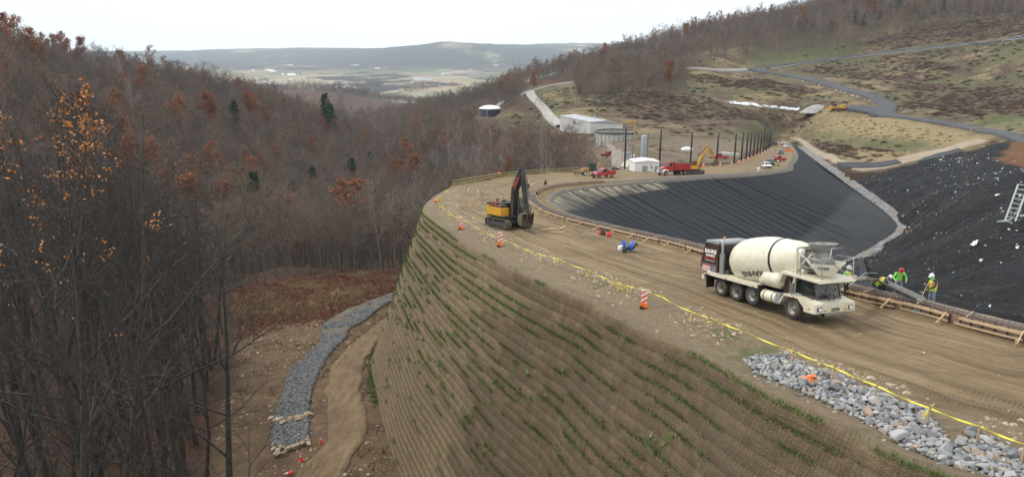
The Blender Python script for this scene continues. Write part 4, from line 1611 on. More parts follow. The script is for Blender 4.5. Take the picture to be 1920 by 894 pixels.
# near trees: crowns stay left of the clearing and under the photographed outline
_toplim = lambda px: np.interp(px, (-80, 0, 90, 160, 250, 340, 400, 450), (60, 110, 130, 260, 330, 380, 450, 520))
NS_ = np.ones(len(FX))
_nearm = FY < 105
_drop = np.zeros(len(FX), bool)
for i in np.nonzero(_nearm)[0]:
    s_ = .78 + .38 * rng.random()
    while s_ > .45:
        tx, ty = proj(FX[i], FY[i], FZ[i] + 27 * s_)
        rx_, _ = proj(FX[i] + 5.5 * s_, FY[i], FZ[i] + 16 * s_)
        if ty >= _toplim(tx) and rx_ < 440: break
        s_ *= .93
    NS_[i] = s_
    if s_ <= .45: _drop[i] = True
_k = ~_drop
FX, FY, FZ, FPX, FPY, NS_ = (q[_k] for q in (FX, FY, FZ, FPX, FPY, NS_))
# the first 300 stand as trees of their own
TREE_N = 297
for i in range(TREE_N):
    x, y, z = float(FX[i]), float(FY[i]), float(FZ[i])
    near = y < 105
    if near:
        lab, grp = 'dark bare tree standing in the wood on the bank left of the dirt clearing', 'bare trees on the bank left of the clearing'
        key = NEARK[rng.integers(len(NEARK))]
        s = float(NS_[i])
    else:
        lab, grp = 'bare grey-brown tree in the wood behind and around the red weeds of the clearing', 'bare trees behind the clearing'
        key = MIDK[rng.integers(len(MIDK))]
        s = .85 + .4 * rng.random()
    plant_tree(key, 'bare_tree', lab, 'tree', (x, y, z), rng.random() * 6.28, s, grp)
REST = np.arange(TREE_N, len(FX))
_rus = rng.choice(REST[(FY[REST] < 620) & ~((FPX[REST] > 960) & (FY[REST] < 320)) & ~((FPX[REST] > 1100) & (rng.random(len(REST)) < .6))], 95, replace=False)
REST = np.setdiff1d(REST, _rus)


# the tall tree close to the camera, its top leaves still orange
def leafy_top(key, seed, H, zmin, n, size):
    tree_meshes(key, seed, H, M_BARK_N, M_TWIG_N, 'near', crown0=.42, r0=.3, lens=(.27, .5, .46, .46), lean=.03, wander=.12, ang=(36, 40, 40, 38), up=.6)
    tv, tf, tm, wv, wf_, mats, mi = TREE_MESH[key]
    r_ = np.random.default_rng(seed)
    c = wv[wv[:, 2] > zmin * H]
    w_ = ((c[:, 2] - zmin * H) / H)
    k = r_.choice(len(c), n, p=w_ / w_.sum())
    cl = c[k][r_.integers(0, max(1, n // 4), n)]
    v, f = leaf_quads(cl, size, r_, .12)
    TREE_MESH[key] = (tv, tf, tm, np.concatenate([wv, v]), np.concatenate([wf_, f + len(wv)]), [M_TWIG_N, M_ORANGE], np.r_[np.zeros(len(wf_), int), np.ones(len(f), int)])


leafy_top('orange0', 31, 31.5, .8, 900, .06)
leafy_top('orange1', 35, 29, .84, 260, .06)
for x, y, k, s_, top in ((-17.2, 21.5, 'orange0', 1.0, -3.2), (-22.5, 27, 'orange1', 1.0, -5.0), (-19.5, 31, 'near4', 1.0, -4.5), (-14.8, 29.5, 'near2', .9, -7.5), (-24, 36, 'near5', 1.0, -4)):
    z = float(gz(x, y))
    hh = {'orange0': 31.5, 'orange1': 29, 'near4': 30, 'near2': 27, 'near5': 31.5}[k]
    if k[0] == 'o':
        plant_tree(k, 'orange_leaved_tree', ('tall tree nearest the camera with bright orange leaves in its topmost branches', 'tall dark tree behind the orange one with only a few orange leaves left')[k == 'orange1'], 'tree', (x, y, z), 1.2, (top - z) / hh)
    else: plant_tree(k, 'bare_tree', 'dark bare tree standing in the wood on the bank left of the dirt clearing', 'tree', (x, y, z), rng.random() * 6, (top - z) / hh, 'bare trees on the bank left of the clearing')
TREE_N = 300


# trees that stand out, each on its own --------------------------------------
def stand(px, py, y, key, name, label, cat='tree', s=1.0, group=None):
    p = at(px, py, y)
    return plant_tree(key, name, label, cat, (p.x, p.y, float(gz(p.x, p.y))), rng.random() * 6.28, s, group)


for i, (px, py, y, s) in enumerate([(345, 240, 300, .9), (540, 322, 250, .95), (640, 310, 260, 1.05), (545, 350, 220, .8), (690, 308, 270, .8), (462, 240, 360, .8), (330, 205, 400, 1.0), (270, 165, 420, 1.0), (740, 262, 420, .9), (1135, 70, 850, 1.15), (1000, 175, 620, .9),
                                    (780, 205, 700, 1.0), (610, 330, 240, .8), (700, 330, 250, .7), (20, 130, 330, 1.2), (60, 110, 360, 1.1), (1500, 60, 740, 1.1), (1630, 30, 700, 1.2), (870, 205, 620, 1.0), (1285, 65, 780, 1.1), (955, 200, 640, .8)]):
    stand(px, py, y, 'russet%d' % (i % 3), 'russet_tree', 'tree still full of rust coloured leaves among the bare trees of the hills', 'tree', s * 1.42, 'rust leaved trees on the hills')
for n_, i in enumerate(_rus):
    k = n_ % 8
    plant_tree('russet%d' % (k % 3) if k < 6 else 'brown%d' % (k % 3) if 'brown%d' % (k % 3) in TREE_MESH else 'russet0', 'russet_tree' if k < 6 else 'brown_leaved_tree', 'tree still full of rust coloured leaves among the bare trees of the hills' if k < 6 else 'tree with thin withered brown leaves among the bare trees of the hills', 'tree', (float(FX[i]), float(FY[i]), float(FZ[i])), rng.random() * 6.28, 1.05 + .45 * rng.random(), 'rust leaved trees on the hills' if k < 6 else 'thin brown leaved trees on the hills')
for i, (px, py, y, s) in enumerate([(275, 270, 300, .9), (745, 240, 440, 1.0), (670, 300, 280, .7), (735, 232, 520, 1.0), (1240, 110, 700, 1.0), (300, 290, 260, .8), (1090, 180, 470, .6)]):
    stand(px, py, y, 'red%d' % (i % 2), 'red_tree', 'small tree with deep dark red leaves among bare grey trees on the hillside', 'tree', s * 1.55, 'dark red trees on the hills')
PALES = [(815, 275, 330), (850, 262, 360), (870, 270, 340), (890, 275, 320), (905, 285, 300), (925, 262, 340), (940, 285, 270), (865, 245, 420), (840, 250, 430), (900, 250, 400), (690, 205, 720), (672, 210, 700), (700, 212, 690), (660, 200, 760), (880, 290, 280), (710, 405, 190), (765, 370, 210), (240, 205, 400), (250, 230, 380), (845, 310, 260), (1035, 300, 210), (735, 395, 200), (225, 110, 430), (860, 325, 220)]
for i, (px, py, y) in enumerate(PALES):
    stand(px, py, y, 'pale%d' % (i % 3), 'pale_sycamore', 'bare tree with whitish bark and pale twigs in the wooded valley', 'tree', 1.0 + .25 * rng.random(), 'pale barked trees in the valley')
for i, (px, py, y, s, k) in enumerate([(437, 178, 480, 1.0, 1), (610, 200, 640, 1.25, 2), (618, 205, 600, 1.2, 2), (655, 235, 460, .9, 0), (470, 285, 300, .8, 0), (540, 265, 330, .8, 1), (558, 320, 250, .6, 0), (690, 225, 540, .8, 1), (500, 310, 270, .6, 1), (580, 250, 420, .7, 0)]):
    stand(px, py, y, 'pine%d' % k, 'pine_tree', 'dark green pine rising among the bare trees of the left hill and valley', 'tree', s * 1.45, 'pines among the bare trees')
for i in range(26):
    px = (1500, 1512, 1528, 1590, 1605, 1622, 1640, 1652, 1668, 1684, 1690, 1700, 1716, 1735, 1752, 1770, 1790, 1802, 1818, 1834, 1850, 1866, 1880, 1895, 1910, 1560)[i]
    py = float(np.interp(px, (1500, 1600, 1700, 1800, 1920), (44, 24, 10, 8, 2)))
    y = float(np.interp(px, (1500, 1600, 1700, 1920), (745, 735, 715, 650))) + rng.normal(0, 12)
    stand(px, py, y, 'pine%d' % (1 if i % 3 else 0), 'pine_tree', 'dark green conifer in the row along the top of the right hill', 'tree', .55 + .35 * rng.random(), 'conifers on the ridge')


# the wood that reads as one mass ---------------------------------------------
def scatter_stuff(name, pts, rot, scl, var, sources):
    me = bpy.data.meshes.new(name)
    me.vertices.add(len(pts))
    me.vertices.foreach_set('co', np.asarray(pts, np.float32).ravel())
    o = bpy.data.objects.new(name, me)
    COL.objects.link(o)
    for nm, ty, arr in (('rot', 'FLOAT', rot), ('scl', 'FLOAT', scl), ('var', 'INT', var)):
        a = me.attributes.new(nm, ty, 'POINT')
        a.data.foreach_set('value', np.asarray(arr, np.int32 if ty == 'INT' else np.float32))
    ng = bpy.data.node_groups.new(name, 'GeometryNodeTree')
    ng.interface.new_socket('Geometry', in_out='INPUT', socket_type='NodeSocketGeometry')
    ng.interface.new_socket('Geometry', in_out='OUTPUT', socket_type='NodeSocketGeometry')
    N, Lk = ng.nodes.new, ng.links.new
    gi, go = N('NodeGroupInput'), N('NodeGroupOutput')

    def named(nm, ty):
        n = N('GeometryNodeInputNamedAttribute')
        n.data_type = ty
        n.inputs[0].default_value = nm
        return n.outputs[0]
    rt, sc_, vr = named('rot', 'FLOAT'), named('scl', 'FLOAT'), named('var', 'INT')
    cx = N('ShaderNodeCombineXYZ')
    Lk(rt, cx.inputs[2])
    jn = N('GeometryNodeJoinGeometry')
    for k, srcs in enumerate(sources):
        cm_ = N('FunctionNodeCompare')
        cm_.data_type = 'INT'
        cm_.operation = 'EQUAL'
        Lk(vr, cm_.inputs[2])
        cm_.inputs[3].default_value = k
        js = N('GeometryNodeJoinGeometry')
        for s in srcs:
            oi = N('GeometryNodeObjectInfo')
            oi.inputs['Object'].default_value = s
            Lk(oi.outputs['Geometry'], js.inputs[0])
        ip = N('GeometryNodeInstanceOnPoints')
        Lk(gi.outputs[0], ip.inputs['Points'])
        Lk(cm_.outputs[0], ip.inputs['Selection'])
        Lk(js.outputs[0], ip.inputs['Instance'])
        Lk(cx.outputs[0], ip.inputs['Rotation'])
        Lk(sc_, ip.inputs['Scale'])
        Lk(ip.outputs[0], jn.inputs[0])
    Lk(jn.outputs[0], go.inputs[0])
    md = o.modifiers.new('scatter', 'NODES')
    md.node_group = ng
    tag(o, kind='stuff')
    return o


for k in MIDK[:]:
    if k not in _PROTO: stand(430, 330, 240, k, 'bare_tree', 'bare grey-brown tree in the wood behind and around the red weeds of the clearing', 'tree', 1, 'bare trees behind the clearing')
for k in range(3):
    stand((180, 520, 660)[k], (190, 260, 330)[k], (360, 380, 270)[k], 'brown%d' % k, 'brown_leaved_tree', 'tree with thin withered brown leaves among the bare trees of the hills', 'tree', 1, 'thin brown leaved trees on the hills')
SRC = [list(_PROTO[k]) for k in MIDK] + [list(_PROTO['brown%d' % k]) for k in range(3)]
vx, vy, vz = FX[REST], FY[REST], FZ[REST]
hue = fbm(vx / 60, vy / 60, 3)
var = np.where(rng.random(len(vx)) < np.clip(.08 + hue * .7, .02, .35), 7 + rng.integers(0, 3, len(vx)), rng.integers(0, 7, len(vx)))
scatter_stuff('woods', np.stack([vx, vy, vz - .3], 1), rng.random(len(vx)) * 6.28, (.72 + .5 * rng.random(len(vx))) * np.where(vy > 600, 1.12, 1), var, SRC)
# valley woods, hedgerows and copses among the fields
ax, ay = scatter_pts(1150, 3400, 15, -.62, .2)
az = gz(ax, ay)
apx, apy = proj(ax, ay, az)
dens = vnoise(ax / 130, ay / 300) + .5 * vnoise(ax / 45, ay / 45)
kp = seen(ax, ay, az, 16) & ((dens > 1.02) | (np.abs(ay - 1900) < 260) | ((apy > 152) & (apy < 168) & (apx > 640) & (apx < 720) & (dens > .6)) | (np.abs(np.sin(ax / 170 + ay / 700)) < .03))
print('valley', kp.sum())
n = int(kp.sum())
scatter_stuff('valley_woods', np.stack([ax, ay, az - .3], 1)[kp], rng.random(n) * 6.28, .85 + .5 * rng.random(n), rng.integers(0, 7, n), SRC[:7])

# brush on the open hillside ----------------------------------------------------
def bush_mesh(seed, n, rad, h, w, mats, leafy=None):
    rg = np.random.default_rng(seed)
    b = np.c_[rg.normal(0, rad * .45, n), rg.normal(0, rad * .45, n), np.zeros(n) - .05]
    e = b + np.c_[rg.normal(0, rad * .35, n), rg.normal(0, rad * .35, n), h * (.35 + .65 * rg.random(n)) * np.exp(-(np.hypot(b[:, 0], b[:, 1]) / rad)**2)]
    V, Fc = ribbons(b, e, w, rg)
    mi = np.zeros(len(Fc), int)
    if leafy:
        k = rg.choice(n, leafy)
        v, f = leaf_quads(b[k] + (e[k] - b[k]) * rg.random((leafy, 1)), .16, rg, .1)
        Fc = np.concatenate([Fc, f + len(V)])
        V = np.concatenate([V, v])
        mi = np.r_[mi, np.ones(leafy, int)]
    return V, Fc, mi


M_BRUSH = twig_mat('red_brown_brush', (.075, .046, .036), (.14, .09, .065))
M_DRY = twig_mat('dry_grass', (.27, .205, .11), (.36, .285, .165))
M_SCRUB = twig_mat('green_scrub', (.055, .075, .03), (.095, .1, .045))
BUSH = []
for k, (nm, cat, lab, mt, pxy) in enumerate((('brush_clump', 'bush', 'low tangle of red-brown brush on the open right hillside', M_BRUSH, (1500, 210, 400)), ('grass_clump', 'grass', 'tall clump of pale dry grass on the open right hillside', M_DRY, (1680, 235, 360)), ('green_scrub', 'bush', 'low green scrub bush on the slope below the white domed tank', M_SCRUB, (968, 236, 420)))):
    V, Fc, mi = bush_mesh(200 + k, (150, 200, 240)[k], (2.3, 1.0, 1.4)[k], (1.2, .75, 1.2)[k], (.07, .06, .06)[k], None, 300 if k == 2 else None)
    p = at(*pxy)
    o = mesh_obj(nm, V, Fc, [mt, mt], matidx=mi)
    o.location = (p.x, p.y, float(gz(p.x, p.y)))
    tag(o, lab, cat)
    BUSH.append([o])
hx, hy = scatter_pts(160, 660, 2.5, .0, .9)
hz_ = gz(hx, hy)
hpx, hpy = proj(hx, hy, hz_)
road_clear = np.ones(hx.shape, bool)
kp = inside(OPEN_PX, hpx, hpy) & seen(hx, hy, hz_, 1.5) & ~inside(BERM_POLY, hx, hy) & ~inside(PIT_POLY, hx, hy)


def near_line(px, py, pts, tol):
    d = np.full(px.shape, 1e9)
    for (ax_, ay_), (bx_, by_) in zip(pts[:-1], pts[1:]):
        ab = np.array([bx_ - ax_, by_ - ay_], float)
        t = np.clip(((px - ax_) * ab[0] + (py - ay_) * ab[1]) / (ab @ ab), 0, 1)
        d = np.minimum(d, np.hypot(px - ax_ - t * ab[0], (py - ay_ - t * ab[1]) * 1.6))
    return d < tol


for ln, tol in (([(1400, 131), (1250, 132), (1100, 151), (1000, 167), (992, 175), (1006, 192), (1030, 220), (1052, 238)], 14), ([(1410, 130), (1435, 135), (1545, 157), (1640, 186), (1662, 203), (1660, 216), (1720, 226), (1810, 240), (1900, 262), (1980, 285)], 22),
                ([(1440, 128), (1600, 108), (1800, 85), (1960, 66)], 7), ([(1490, 262), (1545, 296), (1620, 318), (1705, 302), (1820, 270)], 20), ([(1170, 320), (1160, 285), (1120, 262)], 30), ([(1560, 205), (1640, 208)], 18)):
    kp &= ~near_line(hpx, hpy, ln, tol)
kp &= ~((hpx < 1470) & (hpy > 225) & (hpx > 1040) & (rng.random(len(hpx)) < .82)) & ~inside(NOTREE[1], hpx, hpy) & ~inside([(1360, 185), (1510, 195), (1510, 212), (1360, 200)], hpx, hpy)
bm_ = fbm(hx / 38 + 3, hy / 52, 5) + fbm(hx / 5, hy / 5, 2) * .35
tanz = inside(TAN_PX, hpx, hpy)
typ = np.where(tanz, 1, np.where(bm_ > .05, 0, np.where(fbm(hx / 22 + 50, hy / 30, 3) > .02, 1, 2)))
for q_ in BRUSH_PX: typ = np.where(inside(q_, hpx, hpy), 0, typ)
for q_ in GREEN_PX: typ = np.where(inside(q_, hpx, hpy) & (rng.random(len(hx)) < .8), 1, typ)
thin = np.where(typ == 0, np.clip(.25 + bm_ * 4, .2, .9), np.where(typ == 1, .5, .14))
for q_ in BRUSH_PX: thin = np.where(inside(q_, hpx, hpy), .5, thin)
for q_ in GREEN_PX: thin = np.where(inside(q_, hpx, hpy), .2, thin)
kp &= rng.random(len(hx)) < thin
n = int(kp.sum())
print('brush', n)
scatter_stuff('hillside_brush', np.stack([hx, hy, hz_ - .05], 1)[kp], rng.random(n) * 6.28, .3 + .9 * rng.random(n)**1.6, typ[kp], BUSH)

# weeds of the clearing -----------------------------------------------------------
rx, ry = rng.uniform(-75, -5, 26000), rng.uniform(85, 175, 26000)
rz_ = gz(rx, ry)
rpx, rpy = proj(rx, ry, rz_)
kp = inside(RED_PX, rpx + rng.normal(0, 8, len(rx)), rpy + rng.normal(0, 6, len(rx))) & ~inside(CH_L + CH_R[::-1], rpx, rpy)
q = fbm(rx / 6, ry / 9, 4)
V, F_, MI = [], [], []
for nm, sel, m in (('red_weeds', kp & (q < .09), mat('red_brown_weeds', (.14, .055, .033), .85, 0, 0, .3, (.22, .11, .065))), ('dry_weeds', kp & (q >= -.02), M_DRY)):
    pts = np.repeat(np.stack([rx, ry, rz_ + .02], 1)[sel], 6, 0)
    pts[:, :2] += rng.normal(0, .18, (len(pts), 2))
    v, f = blades(pts, np.zeros((len(pts), 3)), np.full(len(pts), .5), .05, rng, .5)
    tag(mesh_obj(nm, v, f, m), kind='stuff')
# ================================================================ paint and common materials
MUD = (.2, .145, .085)
M_CREAM = mat('cream_paint', (.67, .635, .49), .42, 0, .05, 1.5, None, .0, coat=.12, dirt=(.38, .34, .26), dirt_amt=.5, dirt_scale=1.6)
M_WHITE = mat('white_paint', (.75, .75, .73), .35, 0, 0, 1, None, .0, coat=.2, dirt=(.4, .36, .28), dirt_amt=.4, dirt_scale=1.3)
M_MAROON = mat('maroon_paint', (.045, .018, .02), .3, 0, 0, 1, None, .0, coat=.4, dirt=(.12, .085, .06), dirt_amt=.5)
M_RED = mat('red_paint', (.42, .018, .025), .35, 0, 0, 1, None, .0, coat=.3, dirt=MUD, dirt_amt=.3)
M_YEL = mat('yellow_paint', (.62, .33, .02), .42, 0, 0, 1, None, .0, coat=.1, dirt=MUD, dirt_amt=.5)
M_BLK = mat('black_paint', (.016, .016, .017), .45, 0, 0, 1, None, .0, dirt=(.1, .08, .055), dirt_amt=.45)
M_DKGRY = mat('dark_grey_metal', (.06, .06, .062), .55, .2, 0, 1, None, .0, dirt=MUD, dirt_amt=.6)
M_GRYROOF = mat('grey_panel', (.25, .26, .28), .5, 0, .1, 2)
M_STEEL = mat('dull_steel', (.33, .33, .33), .45, .7, .12, 4, dirt=(.25, .23, .2), dirt_amt=.5)
M_CHROME = mat('chrome', (.7, .7, .7), .2, 1)
M_CEMENT = mat('cement_crusted_steel', (.2, .195, .18), .85, 0, .3, 3, bump=.4)
M_TYRE = mat('muddy_tyre', (.035, .032, .03), .9, 0, 0, 3, None, .4, 18, dirt=(.17, .13, .085), dirt_amt=.9, dirt_scale=2.2)
M_TYRE2 = mat('grey_tyre', (.05, .052, .056), .85, 0, 0, 3, None, .3, 18, dirt=(.14, .13, .12), dirt_amt=.6, dirt_scale=2.5)
M_RIM = mat('dusty_rim', (.3, .29, .27), .55, .4, .2, 4, dirt=(.2, .165, .12), dirt_amt=.8, dirt_scale=3)
M_GLASS = mat('dark_glass', (.03, .045, .05), .08, 0, 0, 1, None, 0, spec=.8)
M_GLASS2 = mat('windscreen', (.03, .045, .05), .06, 0, spec=.9)
M_PANE = mat('clear_pane', (.03, .045, .05), .06, 0, spec=.9)
M_PANE.node_tree.nodes['Principled BSDF'].inputs['Alpha'].default_value = .38
M_LAMP = mat('lamp_lens', (.75, .78, .8), .15, 0, spec=.8)
M_AMBER = mat('amber_lens', (.6, .2, .02), .25)
M_REDLENS = mat('red_lens', (.4, .02, .02), .25)
M_LETW = mat('white_lettering', (.78, .77, .73), .5)
M_LETR = mat('red_lettering', (.5, .03, .03), .5)
M_LETB = mat('brown_lettering', (.06, .025, .022), .5)
M_NAVY = mat('navy_decal', (.03, .045, .11), .4)
M_ORANGE_P = mat('orange_plastic', (.75, .17, .03), .5)
M_WOOD = mat('pale_lumber', (.52, .38, .23), .8, 0, .22, 3, dirt=(.3, .22, .13), dirt_amt=.5)


def wheel(parent, x, y, r, wd, side, name='wheel', tyre=None, rim=None, dual=False, z=None, steer=0.0):
    """wheel > tyre, rim, with lugs; side +1 faces +Y"""
    wv = empty(name, (x, y, r if z is None else z), steer, parent)
    tyre = tyre or M_TYRE
    rim = rim or M_RIM
    Mx = Euler((-math.pi / 2 * side, 0, 0)).to_matrix().to_4x4()
    t = MB()
    offs = (0, -wd * 1.12) if dual else (0,)
    for o in offs:
        w2 = wd / 2
        prof = [(r * .56, o - w2 * .8), (r * .7, o - w2), (r * .9, o - w2 * .98), (r * .985, o - w2 * .75), (r, o - w2 * .3), (r, o + w2 * .3), (r * .985, o + w2 * .75), (r * .9, o + w2 * .98), (r * .7, o + w2), (r * .56, o + w2 * .8)]
        t.lathe(prof, 28, Mx, cap=False)
        for k in range(22):
            a = 2 * math.pi * k / 22
            for q in (-1, 1):
                m = Mx @ Euler((0, 0, a + (q + 1) * .07)).to_matrix().to_4x4()
                t.box(r * .97, r * 1.018, -r * .055, r * .055, o + q * w2 * .45 - w2 * .36, o + q * w2 * .45 + w2 * .36, m)
    t.build('tyre', tyre, wv)
    m = MB()
    w2 = wd / 2
    dish = -.28 if dual else .1
    m.lathe([(0, w2 * (dish + .25)), (r * .15, w2 * (dish + .25)), (r * .17, w2 * dish), (r * .36, w2 * (dish - .1)), (r * .44, w2 * dish), (r * .5, w2 * .6), (r * .58, w2 * .86), (r * .585, w2 * .6), (r * .57, -w2 * .8)], 24, Mx, cap=False)
    for k in range(10):
        a = 2 * math.pi * k / 10
        mm = Mx @ Euler((0, 0, a)).to_matrix().to_4x4()
        m.lathe([(r * .035, 0), (r * .035, .05), (0, .055)], 6, mm @ T(r * .25, 0, w2 * dish - .01), cap=False)
    m.build('rim', rim, wv)
    return wv


# ================================================================ concrete mixer truck
mixer = empty('concrete_mixer_truck')
tag(mixer, 'cream front discharge concrete mixer truck with dark maroon engine housing on the haul road', 'truck')
b = MB()
for y in (-.43, .43):
    b.box(-4.3, 3.9, y - .05, y + .05, .72, 1.0)
for x in (-4.1, -3.2, -2.0, -.8, .6, 2.0): b.box(x - .06, x + .06, -.38, .38, .76, .96)
for x in (-2.75, -1.37, .02, 3.15): b.tube([(x, -1.0, .55), (x, 1.0, .55)], .09, 8)
for x, y in ((-2.75, .43), (-1.37, .43), (-2.75, -.43), (-1.37, -.43)): b.box(x - .5, x + .5, y - .05, y + .05, .5, .68)
b.box(-2.6, -2.2, -.3, .3, .4, .85)
b.build('chassis', M_DKGRY, mixer)
b = MB()
for s in (-1, 1):
    b.box(-3.75, .62, s * .62, s * 1.24, 1.27, 1.33)                                   # long fender deck
    b.box(-3.75, .62, s * 1.2, s * 1.25, 1.13, 1.332)
    b.prism([(-3.75, 1.33), (-4.15, 1.05), (-4.15, 1.0), (-3.78, 1.25)], s * .62, s * 1.25)
b.box(-4.35, -4.1, -1.2, 1.2, .78, 1.05, c=.02)
b.build('rear_deck', M_CREAM, mixer)
b = MB()
for s in (-1, 1):
    b.box(-3.86, -3.83, s * .66, s * 1.22, .35, 1.2)
    b.box(.45, .72, s * .6, s * 1.2, .62, 1.26, c=.02)
b.build('mud_flap', M_BLK, mixer)
# engine housing at the rear
b = MB()
HZ = [(-3.02, 1.28), (-4.62, 1.28), (-4.66, 1.75), (-4.2, 3.02), (-4.05, 3.12), (-3.1, 3.12), (-3.02, 3.0)]
eh = b.prism(HZ, -1.12, 1.12, c=.06).build('engine_housing', M_MAROON, mixer)
b = MB()
b.prism([(-4.22, 2.99), (-4.04, 3.17), (-3.15, 3.2), (-2.98, 3.1), (-2.98, 2.97)], -1.14, 1.14, c=.05).build('housing_roof', M_GRYROOF, eh)
b = MB()
b.box(-3.03, -2.96, -1.02, 1.02, 2.25, 2.85, c=.02)
for k in range(6): b.box(-2.97, -2.94, -.95, .95, 2.3 + k * .09, 2.34 + k * .09)
b.build('radiator_grille', M_BLK, eh)
b = MB()
b.lathe([(.06, 0), (.07, .03), (.065, .1), (.03, .13)], 12, T(-3.9, 0, 3.18)).build('beacon', M_AMBER, eh)
# lettering on the right flank of the housing
MR = lambda x, z, s=1: Matrix(((1, 0, 0, x), (0, 0, -1, -1.125), (0, 1, 0, z), (0, 0, 0, 1)))
text_part('RAHNS', M_LETW, eh, MR(-3.68, 2.5), .34, .006, .012, .12)
text_part('CONCRETE', M_LETW, eh, MR(-3.7, 2.26), .165, .006, .008)
text_part('READY MIX & FORMING', M_LETR, eh, MR(-3.72, 2.1), .1, .006, .004)
text_part('www.rahnsconcrete.com', M_LETW, eh, MR(-3.74, 1.97), .085, .006, .0)
b = MB()
b.box(-4.6, -3.06, -1.135, -1.122, 1.70, 1.735).build('stripe', M_GRYROOF, eh)
b = MB()
b.prism([(-3.62, 1.32), (-3.62, 1.66), (-3.1, 1.66), (-3.1, 1.3)], -1.134, -1.122).build('flag_field', M_NAVY, eh)
b = MB()
for i in range(5):
    for j in range(4):
        cx, cz = -3.55 + .1 * i + (.05 if j % 2 else 0), 1.37 + .08 * j
        b.prism([(cx + .028 * (1 if k % 2 == 0 else .42) * math.sin(k * math.pi / 5), cz + .028 * (1 if k % 2 == 0 else .42) * math.cos(k * math.pi / 5)) for k in range(10)], -1.142, -1.133)
b.build('flag_stars', M_LETW, eh)
b, b2 = MB(), MB()
for k in range(6):
    z0 = 1.33 + k * .058
    (b if k % 2 == 0 else b2).prism([(-4.5 + .02 * k, z0), (-3.64, z0), (-3.64, z0 + .05), (-4.5 + .02 * k, z0 + .05)], -1.133, -1.122)
b.build('flag_stripe', M_LETW, eh)
b2.build('flag_stripe', M_LETR, eh)
# exhaust
b = MB()
b.tube([(-2.72, -1.0, 1.38), (-2.72, -1.0, 2.5)], .15, 16)
for z in (1.5, 1.9, 2.3): b.tube([(-2.72, -1.0, z), (-2.72, -1.0, z + .05)], .16, 16)
b.build('muffler', M_STEEL, mixer)
b = MB()
b.tube([(-2.72, -1.0, 2.48), (-2.72, -1.0, 2.95), (-2.75, -1.0, 3.08), (-2.85, -.98, 3.16), (-3.0, -.96, 3.2)], .075, 12).build('exhaust_pipe', M_STEEL, mixer)
b = MB()
b.box(-2.95, -2.3, -.9, .9, 1.05, 1.55)
b.lathe([(.42, 0), (.42, .35), (.3, .45)], 20, T(-2.5, 0, 2.0, 0, math.pi / 2, 0))
for k in range(7): b.tube([(-2.9, -.8 + .2 * k, 1.4), (-2.75, -.7 + .2 * k, 1.8), (-2.9, -.6 + .2 * k, 2.2)], .035, 6)
b.build('engine', M_DKGRY, mixer)
# drum
DA = T(-2.32, 0, 2.06, 0, R(90 - 9.5), 0)       # local z runs forward and up
DPROF = [(.3, -.06), (.66, .0), (.92, .14), (1.09, .38), (1.2, .7), (1.275, 1.1), (1.3, 1.55), (1.3, 2.2), (1.275, 2.75), (1.2, 3.3), (1.12, 3.75), (1.07, 3.95), (.97, 4.6), (.8, 5.15), (.66, 5.5), (.6, 5.62)]
b = MB()
b.lathe(DPROF, 56, DA)
drum = b.build('mixing_drum', M_CREAM, mixer)
b = MB()
b.lathe([(1.1, 3.6), (1.165, 3.6), (1.15, 3.72), (1.1, 3.72)], 56, DA, cap=False).build('drum_band', M_BLK, drum)
b = MB()
b.lathe([(.67, 5.44), (.72, 5.44), (.7, 5.62), (.62, 5.64)], 40, DA, cap=False).build('roller_ring', M_STEEL, drum)


def drum_r(z): return float(np.interp(z, [p[1] for p in DPROF], [p[0] for p in DPROF]))


def drum_text(txt, z0, ang0, size, m, flip=True):
    o = text_part(txt, m, drum, Matrix.Identity(4), size, .0, .012, .1)
    b = bmesh.new()
    b.from_mesh(o.data)
    bmesh.ops.subdivide_edges(b, edges=b.edges[:], cuts=2)
    b.to_mesh(o.data)
    b.free()
    sg = -1 if flip else 1
    for v in o.data.vertices:
        z = z0 + sg * v.co.x
        r = drum_r(z) + .012
        a = ang0 + sg * v.co.y / r
        # local lathe x -> after rotation: x' ; angle measured from -Y side
        v.co = DA @ Vector((-r * math.sin(a), -r * math.cos(a), z))
    o.name = 'lettering'
    return o


drum_text('RAHNS', 2.3, R(-30), .5, M_LETB)
# front pedestal, hopper and chute
b = MB()
for s in (-1, 1):
    b.bar((3.0, s * .98, 1.3), (3.12, s * .98, 3.62), .12, .09)
    b.bar((3.05, s * .98, 2.45), (2.25, s * .6, 2.35), .1)
    b.bar((3.1, s * .98, 3.4), (3.7, s * .7, 2.95), .08)
    b.bar((3.05, s * .95, 2.5), (3.6, s * .5, 3.35), .08)
b.bar((3.12, -.98, 3.6), (3.12, .98, 3.6), .1)
b.tube([(3.02, -.5, 2.35), (3.22, -.5, 2.35)], .16, 12)
b.tube([(3.02, .5, 2.35), (3.22, .5, 2.35)], .16, 12)
b.build('drum_pedestal', M_CREAM, mixer)
b = MB()
b.prism([(1.95, 2.02), (2.3, 2.34), (4.75, 2.22), (4.8, 2.08), (2.35, 2.18), (2.1, 1.7), (2.0, 1.45), (1.92, 1.45)], -1.12, 1.12, c=.015).build('roof_platform', M_CREAM, mixer)


def hopper(mb, x, z, r0, r1, h, fl=.75, n=28, t=.03, back=0):
    vs, fs = [], []
    for rr, zz, q in ((r0, 0, 1), (r1, h, 1), (r1 - t, h, 1), (r0 - t, .02, 1)):
        for k in range(n):
            a = 2 * math.pi * k / n
            vs.append((x + rr * math.cos(a) * fl + back * zz, rr * math.sin(a), z + zz))
    for i in range(3):
        for k in range(n): fs.append((i * n + k, i * n + (k + 1) % n, (i + 1) * n + (k + 1) % n, (i + 1) * n + k))
    return mb.add(vs, fs, None, True)


